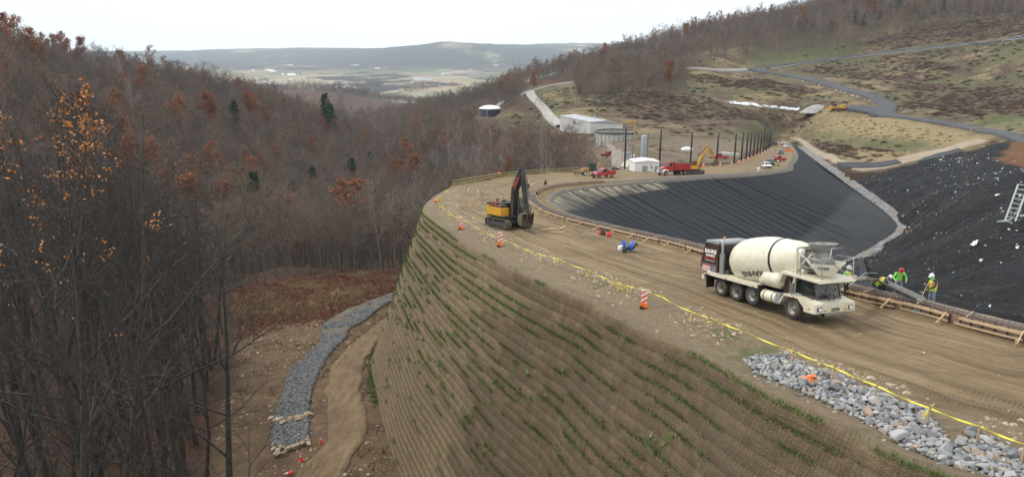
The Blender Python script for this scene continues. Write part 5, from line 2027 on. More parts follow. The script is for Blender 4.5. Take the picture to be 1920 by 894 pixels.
b = MB()
hopper(b, 3.72, 3.42, .35, .78, .42, .8)
b.bar((3.1, -.55, 3.55), (3.6, -.5, 3.6), .07)
b.bar((3.1, .55, 3.55), (3.6, .5, 3.6), .07)
b.build('charge_hopper', M_CEMENT, mixer)
b = MB()
hopper(b, 4.02, 2.34, .42, .98, .62, .78)
ch = b.build('discharge_hopper', M_CREAM, mixer)
text_part('RAHNS', M_LETB, ch, Matrix.Translation((4.5, -.62, 2.74)) @ Euler((R(68), 0, R(38))).to_matrix().to_4x4(), .16, .01, .006)
b = MB()
b.lathe([(.6, 0), (.55, .1), (.35, .3)], 24, DA @ T(0, 0, 5.6), cap=False)
b.prism([(3.35, 2.75), (3.9, 2.62), (4.1, 2.9), (3.75, 3.42), (3.3, 3.35)], -.5, .5)
b.build('drum_mouth', M_CEMENT, mixer)
b = MB()                                                                                # platform rails
for s in (-1, 1):
    b.tube([(3.5, s * 1.08, 2.3), (3.5, s * 1.08, 3.1), (3.6, s * 1.08, 3.2), (4.6, s * 1.05, 3.2), (4.72, s * .98, 3.1), (4.78, s * .95, 2.25)], .028, 8)
    b.tube([(3.5, s * 1.08, 2.75), (4.75, s * 1.02, 2.75)], .022, 8)
b.tube([(4.6, -1.05, 3.2), (4.85, -.6, 3.3), (4.85, -.55, 3.75), (4.75, .2, 3.75), (4.7, .5, 3.2)], .026, 8)
b.tube([(4.85, -.6, 3.3), (4.95, -.3, 2.9), (4.9, .4, 2.5)], .026, 8)
b.build('hand_rail', M_STEEL, mixer)
# cab
b = MB()
b.prism([(2.05, 1.05), (2.05, 1.32), (4.26, 1.32), (4.31, 1.2), (4.42, 1.02)], -.78, .78, c=.03)
b.box(2.05, 2.75, -.78, .78, 1.3, 2.19, c=.02)
for s in (-1, 1):
    b.bar((4.05, s * .73, 2.14), (4.28, s * .73, 1.28), .1)
    b.bar((3.4, s * .75, 2.14), (3.4, s * .75, 1.28), .07)
    b.bar((2.7, s * .74, 2.1), (4.08, s * .74, 2.08), .1)
b.bar((4.05, -.74, 2.08), (4.05, .74, 2.08), .1)
b.box(2.9, 3.15, -.4, .2, 1.2, 1.85, c=.04)
cab = b.build('cab', M_MAROON, mixer)
b = MB()
b.prism([(4.085, 2.06), (4.285, 1.28), (4.3, 1.28), (4.1, 2.06)], -.7, .7).build('windscreen', M_PANE, cab)
b = MB()
for s in (-1, 1): b.prism([(2.75, 1.32), (2.75, 2.05), (3.95, 2.03), (4.14, 1.32)], s * .775, s * .792)
b.build('side_window', M_PANE, cab)
b = MB()
for s in (-1, 1): b.box(2.62, 2.68, s * .78, s * .8, 1.05, 2.15)
for s in (-1, 1): b.box(3.38, 3.42, s * .78, s * .8, 1.05, 2.12)
b.build('door_seam', M_BLK, cab)
MRC = lambda x, z: Matrix(((1, 0, 0, x), (0, 0, -1, -.79), (0, 1, 0, z), (0, 0, 0, 1)))
text_part('RAHNS', M_LETW, cab, MRC(3.0, 1.22), .2, .006, .006, .12)
text_part('CONCRETE', M_LETW, cab, MRC(3.02, 1.1), .1, .006, .004)
b = MB()
b.tube([(4.15, -.25, 1.25), (4.22, -.1, 1.7)], .015, 6)
b.tube([(4.15, .35, 1.25), (4.22, .5, 1.7)], .015, 6)
b.build('wiper', M_BLK, cab)
b = MB()
b.box(3.1, 3.14, -1.3, -1.06, 1.3, 1.85, c=.015)
b.box(3.1, 3.14, 1.06, 1.3, 1.3, 1.85, c=.015)
b.build('mirror', M_STEEL, mixer)
b = MB()
for s in (-1, 1):
    b.tube([(3.15, s * .8, 2.0), (3.13, s * 1.2, 1.9), (3.13, s * 1.2, 1.2), (3.13, s * .8, 1.15)], .02, 6)
    for z in (.75, 1.0, 1.3, 1.6): b.bar((2.55, s * .84, z), (2.9, s * .84, z), .03)
    b.bar((2.55, s * .84, .7), (2.55, s * .84, 1.9), .035)
    b.bar((2.9, s * .84, .7), (2.9, s * .84, 1.9), .035)
b.build('mirror_bracket', M_STEEL, mixer)
# front body: fenders, bumper with lamps
b = MB()
for s in (-1, 1):
    F_ = [(2.28, .72), (2.36, .72), (2.62, 1.13), (3.55, 1.15), (3.98, .78), (4.0, .6), (4.72, .62), (4.72, 1.06), (4.05, 1.18), (3.6, 1.24), (2.58, 1.22)]
    b.prism(F_, s * .8, s * 1.24)
b.box(4.05, 4.74, -.82, .82, .62, 1.1, c=.03)
b.prism([(4.05, 1.1), (4.72, 1.07), (4.2, 1.2)], -.8, .8)
fb = b.build('front_fender', M_CREAM, mixer)
b = MB()
b.box(4.7, 4.76, -.62, .62, .48, .61, c=.01).build('bumper', M_STEEL, mixer)
for s in (-1, 1):
    b = MB()
    b.box(4.72, 4.765, s * .95 - .14, s * .95 + .14, .72, .92, c=.015)
    hl = b.build('headlight', M_BLK, mixer)
    MB().box(4.76, 4.785, s * .95 - .1, s * .95 + .1, .745, .895, c=.01).build('lens', M_LAMP, hl)
    b = MB()
    b.box(4.725, 4.76, s * .62 - .1, s * .62 + .1, .72, .78)
    b.box(4.3, 4.42, s * 1.235, s * 1.26, .78, .84)
    b.build('turn_signal', M_AMBER, mixer)
b = MB()
for z in (.7, .76, .82): b.box(4.735, 4.765, -.25, .25, z, z + .03)
b.build('bumper_slot', M_BLK, mixer)
b = MB()
for x in (-3.6, -2.0, .3, 2.5, 3.3): b.box(x - .06, x + .06, -1.262, -1.24, 1.14, 1.19)
b.build('marker_light', M_REDLENS, mixer)
# tanks on the right flank
b = MB()
b.lathe([(.1, 0), (.36, .06), (.42, .14), (.42, 1.2), (.36, 1.3), (.1, 1.36)], 28, T(.75, -.82, 1.72, 0, R(90), 0))
b.lathe([(.05, 0), (.16, .04), (.18, .1), (.18, .45)], 18, T(.42, -.86, 1.55, 0, R(90), 0))
b.build('water_tank', M_CREAM, mixer)
b = MB()
b.lathe([(.08, 0), (.27, .04), (.3, .1), (.3, 1.05), (.27, 1.1), (.08, 1.14)], 24, T(.82, -.95, .82, 0, R(90), 0))
b.build('fuel_tank', M_CREAM, mixer)
b = MB()
b.box(1.98, 2.3, -1.2, -.7, .6, 1.15, c=.02)
b.build('battery_box', M_GRYROOF, mixer)
b = MB()
for x in (1.08, 1.7): b.lathe([(.305, 0), (.31, 0), (.31, .05), (.305, .05)], 24, T(x, -.95, .82, 0, R(90), 0), cap=False)
b.tube([(1.7, -.6, 1.25), (2.2, -.7, 1.3), (2.4, -.75, 1.5)], .03, 8)
b.tube([(1.9, -.7, 1.2), (2.1, -.9, 1.45), (2.3, -.85, 1.2)], .025, 8)
b.tube([(4.2, -.3, 1.2), (4.45, -.45, 1.45), (4.55, -.2, 1.3), (4.35, .0, 1.15)], .03, 8)
b.tube([(4.25, -.1, 1.2), (4.5, -.2, 1.5), (4.6, .1, 1.35), (4.4, .2, 1.15)], .025, 8)
b.build('hose', M_BLK, mixer)
# chute swung out over the bumper to the truck's left front
CH = [(4.1, -.15, 2.28), (4.6, .35, 1.85), (5.15, .95, 1.5)]


def trough(mb, p0, p1, r, n=9, t=.02):
    p0, p1 = Vector(p0), Vector(p1)
    d = (p1 - p0).normalized()
    a = d.cross(Vector((0, 0, 1))).normalized()
    u = a.cross(d)
    vs = []
    for p in (p0, p1):
        for rr in (r, r - t):
            for k in range(n):
                th = math.pi * k / (n - 1)
                vs.append(p + a * math.cos(th) * rr - u * math.sin(th) * rr)
    fs = []
    for k in range(n - 1):
        fs += [(k, k + 1, 2 * n + k + 1, 2 * n + k), (n + k, n + k + 1, 3 * n + k + 1, 3 * n + k)]
        fs += [(k, k + 1, n + k + 1, n + k), (2 * n + k, 2 * n + k + 1, 3 * n + k + 1, 3 * n + k)]
    fs += [(0, n, 3 * n, 2 * n), (n - 1, 2 * n - 1, 4 * n - 1, 3 * n - 1)]
    return mb.add(vs, fs, None, False)


for (x, y, r, w_, z, tm, du, nm) in ((-2.75, -.92, .53, .29, None, M_TYRE, True, 0), (-1.37, -.92, .53, .29, None, M_TYRE, True, 0), (.02, -.95, .53, .28, .6, M_TYRE2, False, 0), (3.15, -.98, .57, .42, None, M_TYRE, False, 0),
                                 (-2.75, .92, .53, .29, None, M_TYRE, True, 1), (-1.37, .92, .53, .29, None, M_TYRE, True, 1), (.02, .95, .53, .28, .6, M_TYRE2, False, 1), (3.15, .98, .57, .42, None, M_TYRE, False, 1)):
    wheel(mixer, x, y, r, w_, 1 if nm else -1, 'wheel', tm, dual=du, z=z, steer=(R(-8) if x > 3 else 0))

_pf = bm_at(1489, 599)
_pr = bm_at(1352, 556)
_fw = (_pf - _pr)
MIX_H = math.atan2(_fw.y, _fw.x)
_sc = _fw.length / 5.9
print('mixer heading', math.degrees(MIX_H), 'scale', _sc, _pf, _pr)
MIX_S = min(max(_sc, .94), 1.08)
_r = Vector((math.sin(MIX_H), -math.cos(MIX_H), 0))        # towards the truck's right
_base = _pf - Vector((math.cos(MIX_H), math.sin(MIX_H), 0)) * 3.15 * MIX_S - _r * 1.0 * MIX_S
_base.z = -float(HB(_base.y)) + .02
_bn = bnorm(_base.y)
seat(mixer, _base, MIX_H, _bn, MIX_S)
MIXM = Matrix.Translation(_base) @ (Matrix(((f := (Vector((math.cos(MIX_H), math.sin(MIX_H), 0)) - _bn * Vector((math.cos(MIX_H), math.sin(MIX_H), 0)).dot(_bn)).normalized()), _bn.cross(f), _bn)).transposed().to_4x4()) @ Matrix.Scale(MIX_S, 4)
# the chute reaches from the truck down to the formwork
_c0 = MIXM @ Vector((4.0, .1, 2.2))
_c1 = MIXM @ Vector((4.35, 1.15, 1.75))
_tip = on_berm(1722, 582) + Vector((0, 0, .75))
_mid = on_berm(1640, 552) + Vector((0, 0, 1.05))
inv = MIXM.inverted()
b = MB()
trough(b, inv @ _c0, inv @ (_c0 * .35 + _mid * .65 + Vector((0, 0, .12))), .27)
b.build('main_chute', M_CREAM, mixer)
b = MB()
trough(b, inv @ (_c0 * .4 + _mid * .6), inv @ _mid, .22)
trough(b, inv @ (_mid + Vector((0, 0, .03))), inv @ _tip, .24)
ec = b.build('chute_extension', M_CEMENT, mixer)
b = MB()
for q in (.15, .45, .75):
    p = inv @ (_mid * (1 - q) + _tip * q)
    b.tube([p + Vector((0, .26, .04)), p + Vector((.03, .05, -.28)), p + Vector((0, -.26, .04))], .018, 6)
b.tube([inv @ (_mid + Vector((.1, -.2, .1))), inv @ ((_mid + _tip) / 2 + Vector((0, -.2, .1))), inv @ (_tip + Vector((0, -.15, .1)))], .02, 6)
b.tube([inv @ _c1, inv @ (_c1 * .5 + _mid * .5 + Vector((0, 0, .5))), inv @ (_mid + Vector((0, 0, .3)))], .03, 6)
b.build('chute_bracket', M_STEEL, ec)
# ================================================================ machines and vehicles on the embankment
def track_set(parent, y, L_, W_, Hh, name='track'):
    """crawler track: shoe belt, rollers and sprocket"""
    r = Hh / 2
    b = MB()
    n = 44
    path = []
    per = 2 * (L_ - Hh) + 2 * math.pi * r
    for k in range(n):
        s = per * k / n
        if s < L_ - Hh: p = (-(L_ - Hh) / 2 + s, Hh, 0)
        elif s < L_ - Hh + math.pi * r:
            a = (s - (L_ - Hh)) / r
            p = ((L_ - Hh) / 2 + r * math.sin(a), r + r * math.cos(a), a)
        elif s < 2 * (L_ - Hh) + math.pi * r: p = ((L_ - Hh) / 2 - (s - (L_ - Hh) - math.pi * r), 0, math.pi)
        else:
            a = math.pi + (s - 2 * (L_ - Hh) - math.pi * r) / r
            p = (-(L_ - Hh) / 2 + r * math.sin(a), r + r * math.cos(a), a)
        m = T(p[0], y, p[1], 0, p[2], 0)
        b.box(-per / n * .49, per / n * .49, -W_ / 2, W_ / 2, -.05, .0, m)
        b.box(-.015, .02, -W_ / 2, W_ / 2, -.001, .045, m)
    t = b.build(name, M_MUDSTEEL, parent)
    b = MB()
    b.box(-(L_ - Hh) / 2, (L_ - Hh) / 2, y - W_ * .3, y + W_ * .3, r * .45, r * 1.45, c=.03)
    for x in (-(L_ - Hh) / 2, (L_ - Hh) / 2): b.tube([(x, y - W_ * .35, r), (x, y + W_ * .35, r)], r * .78, 18)
    for k in range(6):
        x = -(L_ - Hh) / 2 * .8 + (L_ - Hh) * .8 * k / 5
        b.tube([(x, y - W_ * .42, r * .4), (x, y + W_ * .42, r * .4)], r * .34, 12)
    for x in (-.6, .6): b.tube([(x, y - W_ * .3, r * 1.6), (x, y + W_ * .3, r * 1.6)], r * .2, 10)
    b.build('track_frame', M_DKGRY, t)
    return t


M_MUDSTEEL = mat('mud_caked_steel', (.12, .095, .065), .9, 0, .3, 4, bump=.4, dirt=MUD, dirt_amt=.8)
M_HIVIS = mat('hi_vis_green', (.25, .75, .12), .8)
M_SKIN = mat('skin', (.42, .24, .17), .6)
M_HIVISV = mat('hi_vis_vest', (.5, .72, .08), .8)
M_VORANGE = mat('vest_band', (.85, .28, .12), .8)
M_JEAN = mat('faded_jeans', (.2, .25, .32), .9, 0, .2, 6)
M_DARKCL = mat('dark_clothes', (.03, .03, .035), .9)
M_BOOT = mat('dusty_boots', (.2, .16, .11), .9)
M_BOOTW = mat('pale_boots', (.5, .48, .45), .9)
M_HAIR = mat('dark_hair', (.025, .02, .017), .8)


def skinned(chains, name, parent=None, regions=None, mats=None, sub=1):
    """one continuous body: chains of (point, radius); grown with a skin modifier, then made a mesh"""
    vs, es, rs = [], [], []
    for ch in chains:
        prev = None
        for p, r in ch:
            p = Vector(p)
            k = next((i for i, q in enumerate(vs) if (q - p).length < 1e-4), None)
            if k is None:
                k = len(vs)
                vs.append(p)
                rs.append(r)
            if prev is not None and prev != k: es.append((prev, k))
            prev = k
    me = bpy.data.meshes.new(name)
    me.from_pydata([tuple(v) for v in vs], es, [])
    o = bpy.data.objects.new(name, me)
    COL.objects.link(o)
    md = o.modifiers.new('skin', 'SKIN')
    md.use_smooth_shade = True
    for i, sv in enumerate(me.skin_vertices[0].data):
        r = rs[i]
        sv.radius = r if isinstance(r, tuple) else (r, r)
        sv.use_root = (i == 0)
    s2 = o.modifiers.new('sub', 'SUBSURF')
    s2.levels = s2.render_levels = sub
    dg = bpy.context.evaluated_depsgraph_get()
    m2 = bpy.data.meshes.new_from_object(o.evaluated_get(dg))
    bpy.data.objects.remove(o, do_unlink=True)
    o = bpy.data.objects.new(name, m2)
    COL.objects.link(o)
    if parent: o.parent = parent
    m2.polygons.foreach_set('use_smooth', [True] * len(m2.polygons))
    if mats:
        m2.materials.clear()
        for m in mats: m2.materials.append(m)
        m2.polygons.foreach_set('material_index', [regions(p.center) for p in m2.polygons])
    return o


def limb_pts(a, b, c, ra, rb, rc, n=3):
    """two-bone limb a-b-c with tapering radii"""
    a, b, c = Vector(a), Vector(b), Vector(c)
    out = []
    for k in range(n): out.append((a.lerp(b, k / n), ra + (rb - ra) * k / n))
    for k in range(n + 1): out.append((b.lerp(c, k / n), rb + (rc - rb) * k / n))
    return out


def hand_mb(mb, wrist, fwd, up, side, size=.19, curl=.7):
    """palm with four bent fingers and a thumb"""
    f, u = Vector(fwd).normalized(), Vector(up).normalized()
    s = f.cross(u).normalized() * side
    w_ = Vector(wrist)
    pl = size * .5
    mb.tube([w_ - f * .02, w_ + f * pl * .5, w_ + f * pl], [.028, .042, .038], 8)
    for k, ln in enumerate((.42, .48, .45, .35)):
        p = w_ + f * pl * .9 + s * (k - 1.5) * .021
        l = size * ln * .5
        q = p + f * l * math.cos(curl * .5) - u * l * math.sin(curl * .5)
        q2 = q + f * l * math.cos(curl * 1.4) - u * l * math.sin(curl * 1.4)
        mb.tube([p, q, q2], [.0105, .0095, .007], 6)
    p = w_ + f * pl * .35 - s * .038
    q = p + (f - s * .8).normalized() * size * .22
    mb.tube([p, q, q + (f - u * .5).normalized() * size * .17], [.0125, .011, .008], 6)
    return mb


def person(name, label, J, shirt, trousers, boots, hat=None, vest=None, sleeves=None, parent=None, cat='person', facing=(1, 0, 0), face_tilt=0.0, hood=None):
    """J: joints in metres: pelvis, chest, neck, head, l/r shoulder, elbow, wrist, hip, knee, ankle, toe. The body is one skin mesh."""
    root = empty(name, (0, 0, 0), 0, parent)
    if parent is None: tag(root, label, cat)
    V_ = {k: Vector(v) for k, v in J.items()}
    pel, che, nec, hd = V_['pelvis'], V_['chest'], V_['neck'], V_['head']
    fw = Vector(facing).normalized()
    ch = [[(pel, (.15, .125)), (pel.lerp(che, .5), (.155, .12)), (che, (.175, .13)), (che.lerp(nec, .6), (.13, .1)), (nec, .062), (nec.lerp(hd, .5), .07), (hd, (.082, .098)), (hd + (hd - nec).normalized() * .09, (.07, .085))]]
    for s in 'lr':
        ch.append([(che.lerp(nec, .6), (.13, .1))] + limb_pts(V_[s + 'sh'], V_[s + 'el'], V_[s + 'wr'], .075, .056, .038))
        ch.append([(pel, (.15, .125))] + limb_pts(V_[s + 'hip'], V_[s + 'kn'], V_[s + 'an'], .105, .075, .052) + [(V_[s + 'an'] - Vector((0, 0, .05)), .05), (V_[s + 'toe'], .042)])
    seg = []
    for s in 'lr':
        seg += [(V_[s + 'sh'], V_[s + 'el'], 1 if not sleeves else 4), (V_[s + 'el'], V_[s + 'wr'], 1 if not sleeves else 4), (V_[s + 'hip'], V_[s + 'kn'], 2), (V_[s + 'kn'], V_[s + 'an'], 2), (V_[s + 'an'] - Vector((0, 0, .02)), V_[s + 'toe'], 3)]
    seg += [(pel - (che - pel) * .25, pel.lerp(che, .1), 2), (pel.lerp(che, .3), nec - (nec - che) * .2, 1), (nec, hd, 0), (hd, hd + (hd - nec).normalized() * .1, 0)]

    def reg(c):
        best, bi = 9, 1
        for a, b, i in seg:
            ab = b - a
            t = max(0, min(1, (c - a).dot(ab) / max(ab.length_squared, 1e-9)))
            d = (c - a - ab * t).length
            if d < best: best, bi = d, i
        return bi
    body = skinned(ch, 'body', root, reg, [M_SKIN, shirt, trousers, boots, sleeves or shirt])
    mb = MB()
    for s, sd in (('l', 1), ('r', -1)):
        d = (V_[s + 'wr'] - V_[s + 'el'])
        hand_mb(mb, V_[s + 'wr'], d, fw.cross(d) if fw.cross(d).length > .05 else Vector((0, 0, 1)), sd, .19, 1.0)
    # hands and features of the face join the body mesh
    upv = (hd - nec).normalized()
    fr = (fw - upv * fw.dot(upv)).normalized()
    sdv = upv.cross(fr)
    fc = MB()
    nz_ = hd + fr * .098
    fc.tube([nz_ + upv * .03, nz_ + fr * .02 - upv * .012, nz_ - upv * .02], [.008, .014, .01], 6)
    for s in (-1, 1):
        e = hd + sdv * s * .082
        fc.tube([e - fr * .005, e + sdv * s * .012 + upv * .0], [.026, .016], 8)
    ey = MB()
    for s in (-1, 1):
        e = hd + fr * .088 + sdv * s * .032 + upv * .025
        ey.tube([e, e + fr * .008], [.012, .008], 8)
    mt = MB()
    m_ = hd + fr * .09 - upv * .052
    mt.tube([m_ - sdv * .026, m_ + fr * .004, m_ + sdv * .026], [.005, .008, .005], 6)
    me = body.data
    b = bmesh.new()
    b.from_mesh(me)
    me.materials.append(M_HAIR)
    for src, mi in ((mb, 0), (fc, 0), (ey, 5), (mt, 4 if False else 5)):
        vv = [b.verts.new(p) for p in src.v]
        for f in src.f:
            try:
                q = b.faces.new([vv[i] for i in f])
                q.material_index = mi
                q.smooth = True
            except ValueError: pass
    b.to_mesh(me)
    b.free()
    if hat:
        h = MB()
        m = Matrix((fr, sdv, upv)).transposed().to_4x4()
        m.translation = hd + upv * .055
        h.lathe([(.125, 0), (.128, .02), (.122, .06), (.1, .11), (.06, .14), (.0, .148)], 20, m, cap=False)
        h.lathe([(.12, .0), (.15, .004), (.15, .012), (.12, .016)], 20, m, cap=False)
        h.prism([(.12, -.075), (.185, -.05), (.195, 0), (.185, .05), (.12, .075)], .0, .012, 'z', m)
        h.bar((-.1, 0, .115), (.1, 0, .115), .03, .07, m)
        h.build('hard_hat', hat, root)
    if hood:
        h = MB()
        m = Matrix((fr, sdv, upv)).transposed().to_4x4()
        m.translation = hd - upv * .05
        h.lathe([(.12, -.12), (.1, -.04), (.105, .03), (.11, .07)], 14, m @ Matrix.Scale(.95, 4, (0, 1, 0)), cap=False)
        h.build('neck_cover', hood, root)
    if vest:
        v = MB()
        up = (nec - che).normalized()
        axis = (che - pel).normalized()
        sd2 = (V_['lsh'] - V_['rsh']).normalized()
        f2 = sd2.cross(axis).normalized()
        m = Matrix((sd2, f2, axis)).transposed().to_4x4()
        m.translation = pel
        Lz = (che - pel).length
        prof = [(-.08, .2, .165), (.0, .2, .165), (Lz * .5, .195, .16), (Lz, .205, .165), (Lz + .1, .185, .14), (Lz + .17, .12, .1)]
        n = 20
        vs, fs = [], []
        for z, a, c in prof:
            for k in range(n):
                t = 2 * math.pi * k / n
                vs.append((a * math.cos(t), c * math.sin(t), z))
        for i in range(len(prof) - 1):
            for k in range(n): fs.append((i * n + k, i * n + (k + 1) % n, (i + 1) * n + (k + 1) % n, (i + 1) * n + k))
        v.add(vs, fs, m, True)
        vo = v.build('vest', vest, root)
        s_ = MB()
        for k in (-.11, .11): s_.box(k - .025, k + .025, -.178, .178, .06, Lz + .08, m)
        s_.build('vest_band', M_VORANGE, vo)
    return root


def stand_pose(lean=0.0, lk=.0, arms='down', fz=0.0):
    """upright pose facing +X, about 1.78 m"""
    c, s = math.cos(lean), math.sin(lean)
    P = lambda x, y, z: (x * c + z * s + (0 if True else 0), y, .95 + z * c - x * s)
    J = dict(lel=P(.02, .29, .22), rel=P(.02, -.29, .22), lwr=P(.14, .27, -.02), rwr=P(.14, -.27, -.02), pelvis=P(0, 0, 0), chest=P(.0, 0, .38), neck=P(.0, 0, .58), head=P(.03 + .1 * lk, 0, .72), lsh=P(0, .2, .5), rsh=P(0, -.2, .5),
             lhip=(0, .1, .9), rhip=(0, -.1, .9), lkn=(.03, .12, .5), rkn=(.04, -.12, .5), lan=(-.02, .13, .09), ran=(.02, -.13, .09), ltoe=(.16, .16, .035), rtoe=(.2, -.17, .035))
    return J


# ---------------------------------------------------------------- large excavator
def excavator(label, paint, boomm, S=1.0, boom=None, letter=None, operator=False):
    ex = empty('excavator')
    tag(ex, label, 'excavator')
    for y in (-1.28, 1.28): track_set(ex, y, 4.7, .62, .98)
    b = MB()
    b.box(-1.0, 1.0, -1.0, 1.0, .45, .85, c=.04)
    b.tube([(0, 0, .8), (0, 0, 1.1)], .75, 24)
    b.build('undercarriage', M_DKGRY, ex)
    b = MB()
    b.box(-2.3, 1.5, -1.38, 1.38, 1.1, 1.28, c=.02)
    b.build('platform', M_BLK, ex)
    b = MB()
    b.prism([(-2.3, -1.38), (-2.75, -.9), (-2.85, 0), (-2.75, .9), (-2.3, 1.38), (-1.7, 1.38), (-1.7, -1.38)], 1.2, 2.3, 'z', c=.05)
    b.build('counterweight', paint, ex)
    b = MB()
    b.box(-1.7, .9, -1.38, -.45, 1.28, 2.15, c=.04)
    b.box(-1.7, .2, .45, 1.38, 1.28, 2.15, c=.04)
    b.build('side_panel', paint, ex)
    b = MB()
    b.box(-2.5, -.3, -1.3, 1.3, 2.15, 2.55, c=.08)
    b.box(-.3, .7, -1.3, -.5, 2.15, 2.4, c=.05)
    b.tube([(-1.1, -.7, 2.5), (-1.1, -.7, 3.0)], .09, 12)
    b.tube([(-1.8, .5, 2.5), (-1.8, .5, 2.75)], .18, 14)
    for k in range(5): b.box(-2.2 + .28 * k, -2.1 + .28 * k, -1.2, 1.2, 2.54, 2.58)
    b.build('engine_hood', M_BLK, ex)
    b = MB()
    for x in (-1.2, -.3, .75): b.tube([(x, -1.36, 1.28), (x, -1.36, 2.75)], .025, 6)
    b.tube([(-1.2, -1.36, 2.75), (.75, -1.36, 2.75)], .025, 6)
    b.tube([(-1.2, -1.36, 2.35), (.75, -1.36, 2.35)], .02, 6)
    b.tube([(1.35, -1.36, 1.25), (1.35, -1.36, 2.0), (1.0, -1.36, 2.1)], .025, 6)
    b.build('guard_rail', M_ORANGE_P, ex)
    b = MB()
    CPR = [(.1, 1.28), (.1, 3.02), (.35, 3.12), (1.45, 3.05), (1.75, 2.2), (1.7, 1.28)]
    b.box(.1, 1.7, .42, 1.36, 1.28, 1.72, c=.03)
    b.box(.1, .22, .42, 1.36, 1.6, 3.02, c=.02)
    b.prism([(.1, 2.98), (.35, 3.12), (1.45, 3.05), (1.5, 2.95)], .42, 1.36, c=.03)
    b.box(.3, .6, .65, 1.12, 1.7, 2.4, c=.04)
    for y in (.47, 1.31):
        b.bar((1.46, y, 3.0), (1.74, y, 2.2), .09)
        b.bar((1.74, y, 2.2), (1.67, y, 1.7), .09)
        b.bar((.75, y, 3.0), (.75, y, 1.7), .06)
    cb = b.build('cab', M_BLK, ex)
    b = MB()
    b.prism([(1.47, 3.0), (1.76, 2.2), (1.715, 1.5), (1.735, 1.5), (1.785, 2.2), (1.49, 3.0)], .5, 1.28)
    for y in (.405, 1.355): b.prism([(.3, 1.75), (.3, 2.92), (1.38, 2.9), (1.64, 2.2), (1.6, 1.75)], y, y + .02)
    b.box(.5, 1.3, .55, 1.2, 3.1, 3.125)
    b.build('cab_glass', M_PANE, cb)
    b = MB()
    b.lathe([(.06, 0), (.06, .1), (.02, .13)], 10, T(.3, .9, 3.1)).build('beacon', M_AMBER, cb)
    # boom, stick, bucket in the plane y = 0
    A, K, Bt, E, W_ = boom or ((1.0, 1.75), (1.45, 4.15), (2.95, 5.75), (3.5, 6.3), (3.85, 1.95))
    A, K, Bt, W2 = Vector((A[0], 0, A[1])), Vector((K[0], 0, K[1])), Vector((Bt[0], 0, Bt[1])), Vector((W_[0], 0, W_[1]))

    def slab(pts, hs, wd, name, m, parent=ex):
        mb = MB()
        up, lo = [], []
        for i, p in enumerate(pts):
            d = (pts[min(i + 1, len(pts) - 1)] - pts[max(i - 1, 0)]).normalized()
            nn = Vector((-d.z, 0, d.x))
            up.append(p + nn * hs[i] / 2)
            lo.append(p - nn * hs[i] / 2)
        out = [(p.x, p.z) for p in up] + [(p.x, p.z) for p in lo[::-1]]
        mb.prism(out, -wd / 2, wd / 2, c=.03)
        return mb.build(name, m, parent)
    bo = slab([A, A.lerp(K, .5), K, K.lerp(Bt, .5), Bt], [.45, .62, .8, .58, .35], .5, 'boom', boomm)
    if letter:
        mid = K.lerp(Bt, .45)
        d = (Bt - K).normalized()
        mb = MB()
        mb.prism([(mid.x + d.x * q + -d.z * h, mid.z + d.z * q + d.x * h) for q, h in ((-.75, -.17), (.75, -.13), (.75, .13), (-.75, .17))], -.262, -.252)
        mb.build('boom_sign', letter, bo)
    top = Bt + (Bt - W2).normalized() * .75
    st = slab([top, Bt, Bt.lerp(W2, .5), W2], [.35, .62, .46, .3], .38, 'stick', boomm)
    b = MB()
    for y in (-.36, .36):
        p0, p1 = Vector((1.45, y, 1.45)), A.lerp(K, .93) + Vector((.15, y, -.1))
        b.tube([p0, p0.lerp(p1, .6)], .11, 10)
        b.tube([p0.lerp(p1, .55), p1], .06, 8)
    p0, p1 = K + Vector((-.1, 0, .55)), top
    b.tube([p0, p0.lerp(p1, .62)], .12, 10)
    b.tube([p0.lerp(p1, .55), p1], .065, 8)
    q0, q1 = Bt.lerp(W2, .12) + Vector((.45, 0, .1)), Bt.lerp(W2, .82) + Vector((.42, 0, 0))
    b.tube([q0, q0.lerp(q1, .6)], .1, 10)
    b.tube([q0.lerp(q1, .55), q1], .055, 8)
    b.build('hydraulic_cylinder', M_DKGRY, ex)
    b = MB()
    for y in (-.22, .22):
        b.bar(q1 + Vector((0, y, 0)), W2 + Vector((.35, y, -.35)), .09)
        b.bar(q1 + Vector((0, y, 0)), Bt.lerp(W2, .85) + Vector((0, y, 0)), .09)
    b.tube([K + Vector((-.3, -.2, .5)), Bt + Vector((-.1, -.24, .55)), Bt + Vector((.35, -.24, .2)), Bt.lerp(W2, .6) + Vector((.3, -.24, 0))], .035, 6)
    b.tube([K + Vector((-.3, .2, .5)), Bt + Vector((-.1, .24, .62)), Bt + Vector((.38, .24, .2)), Bt.lerp(W2, .6) + Vector((.33, .24, 0))], .035, 6)
    b.build('bucket_linkage', M_DKGRY, ex)
    # bucket: curled shell with cheeks and teeth
    b = MB()
    out = [Vector((W2.x + .45 - 1.35 * math.sin(a) * .62 + .1, 0, W2.z - .55 - .75 * (1 - math.cos(a)) + .35)) for a in np.linspace(-.9, 1.9, 10)]
    th = np.linspace(R(60), R(275), 12)
    C_ = W2 + Vector((-.05, 0, -.75))
    ring = [(C_.x + .68 * math.cos(a), C_.z + .68 * math.sin(a)) for a in th]
    rin = [(C_.x + .62 * math.cos(a), C_.z + .62 * math.sin(a)) for a in th]
    b.prism(ring + rin[::-1], -.68, .68)
    for y in (-.7, .65): b.prism(ring, y, y + .05)
    e = Vector((ring[-1][0], 0, ring[-1][1]))
    for k in range(5): b.prism([(e.x, e.z), (e.x + .28, e.z + .02), (e.x + .02, e.z + .09)], -.62 + k * .29, -.62 + k * .29 + .09)
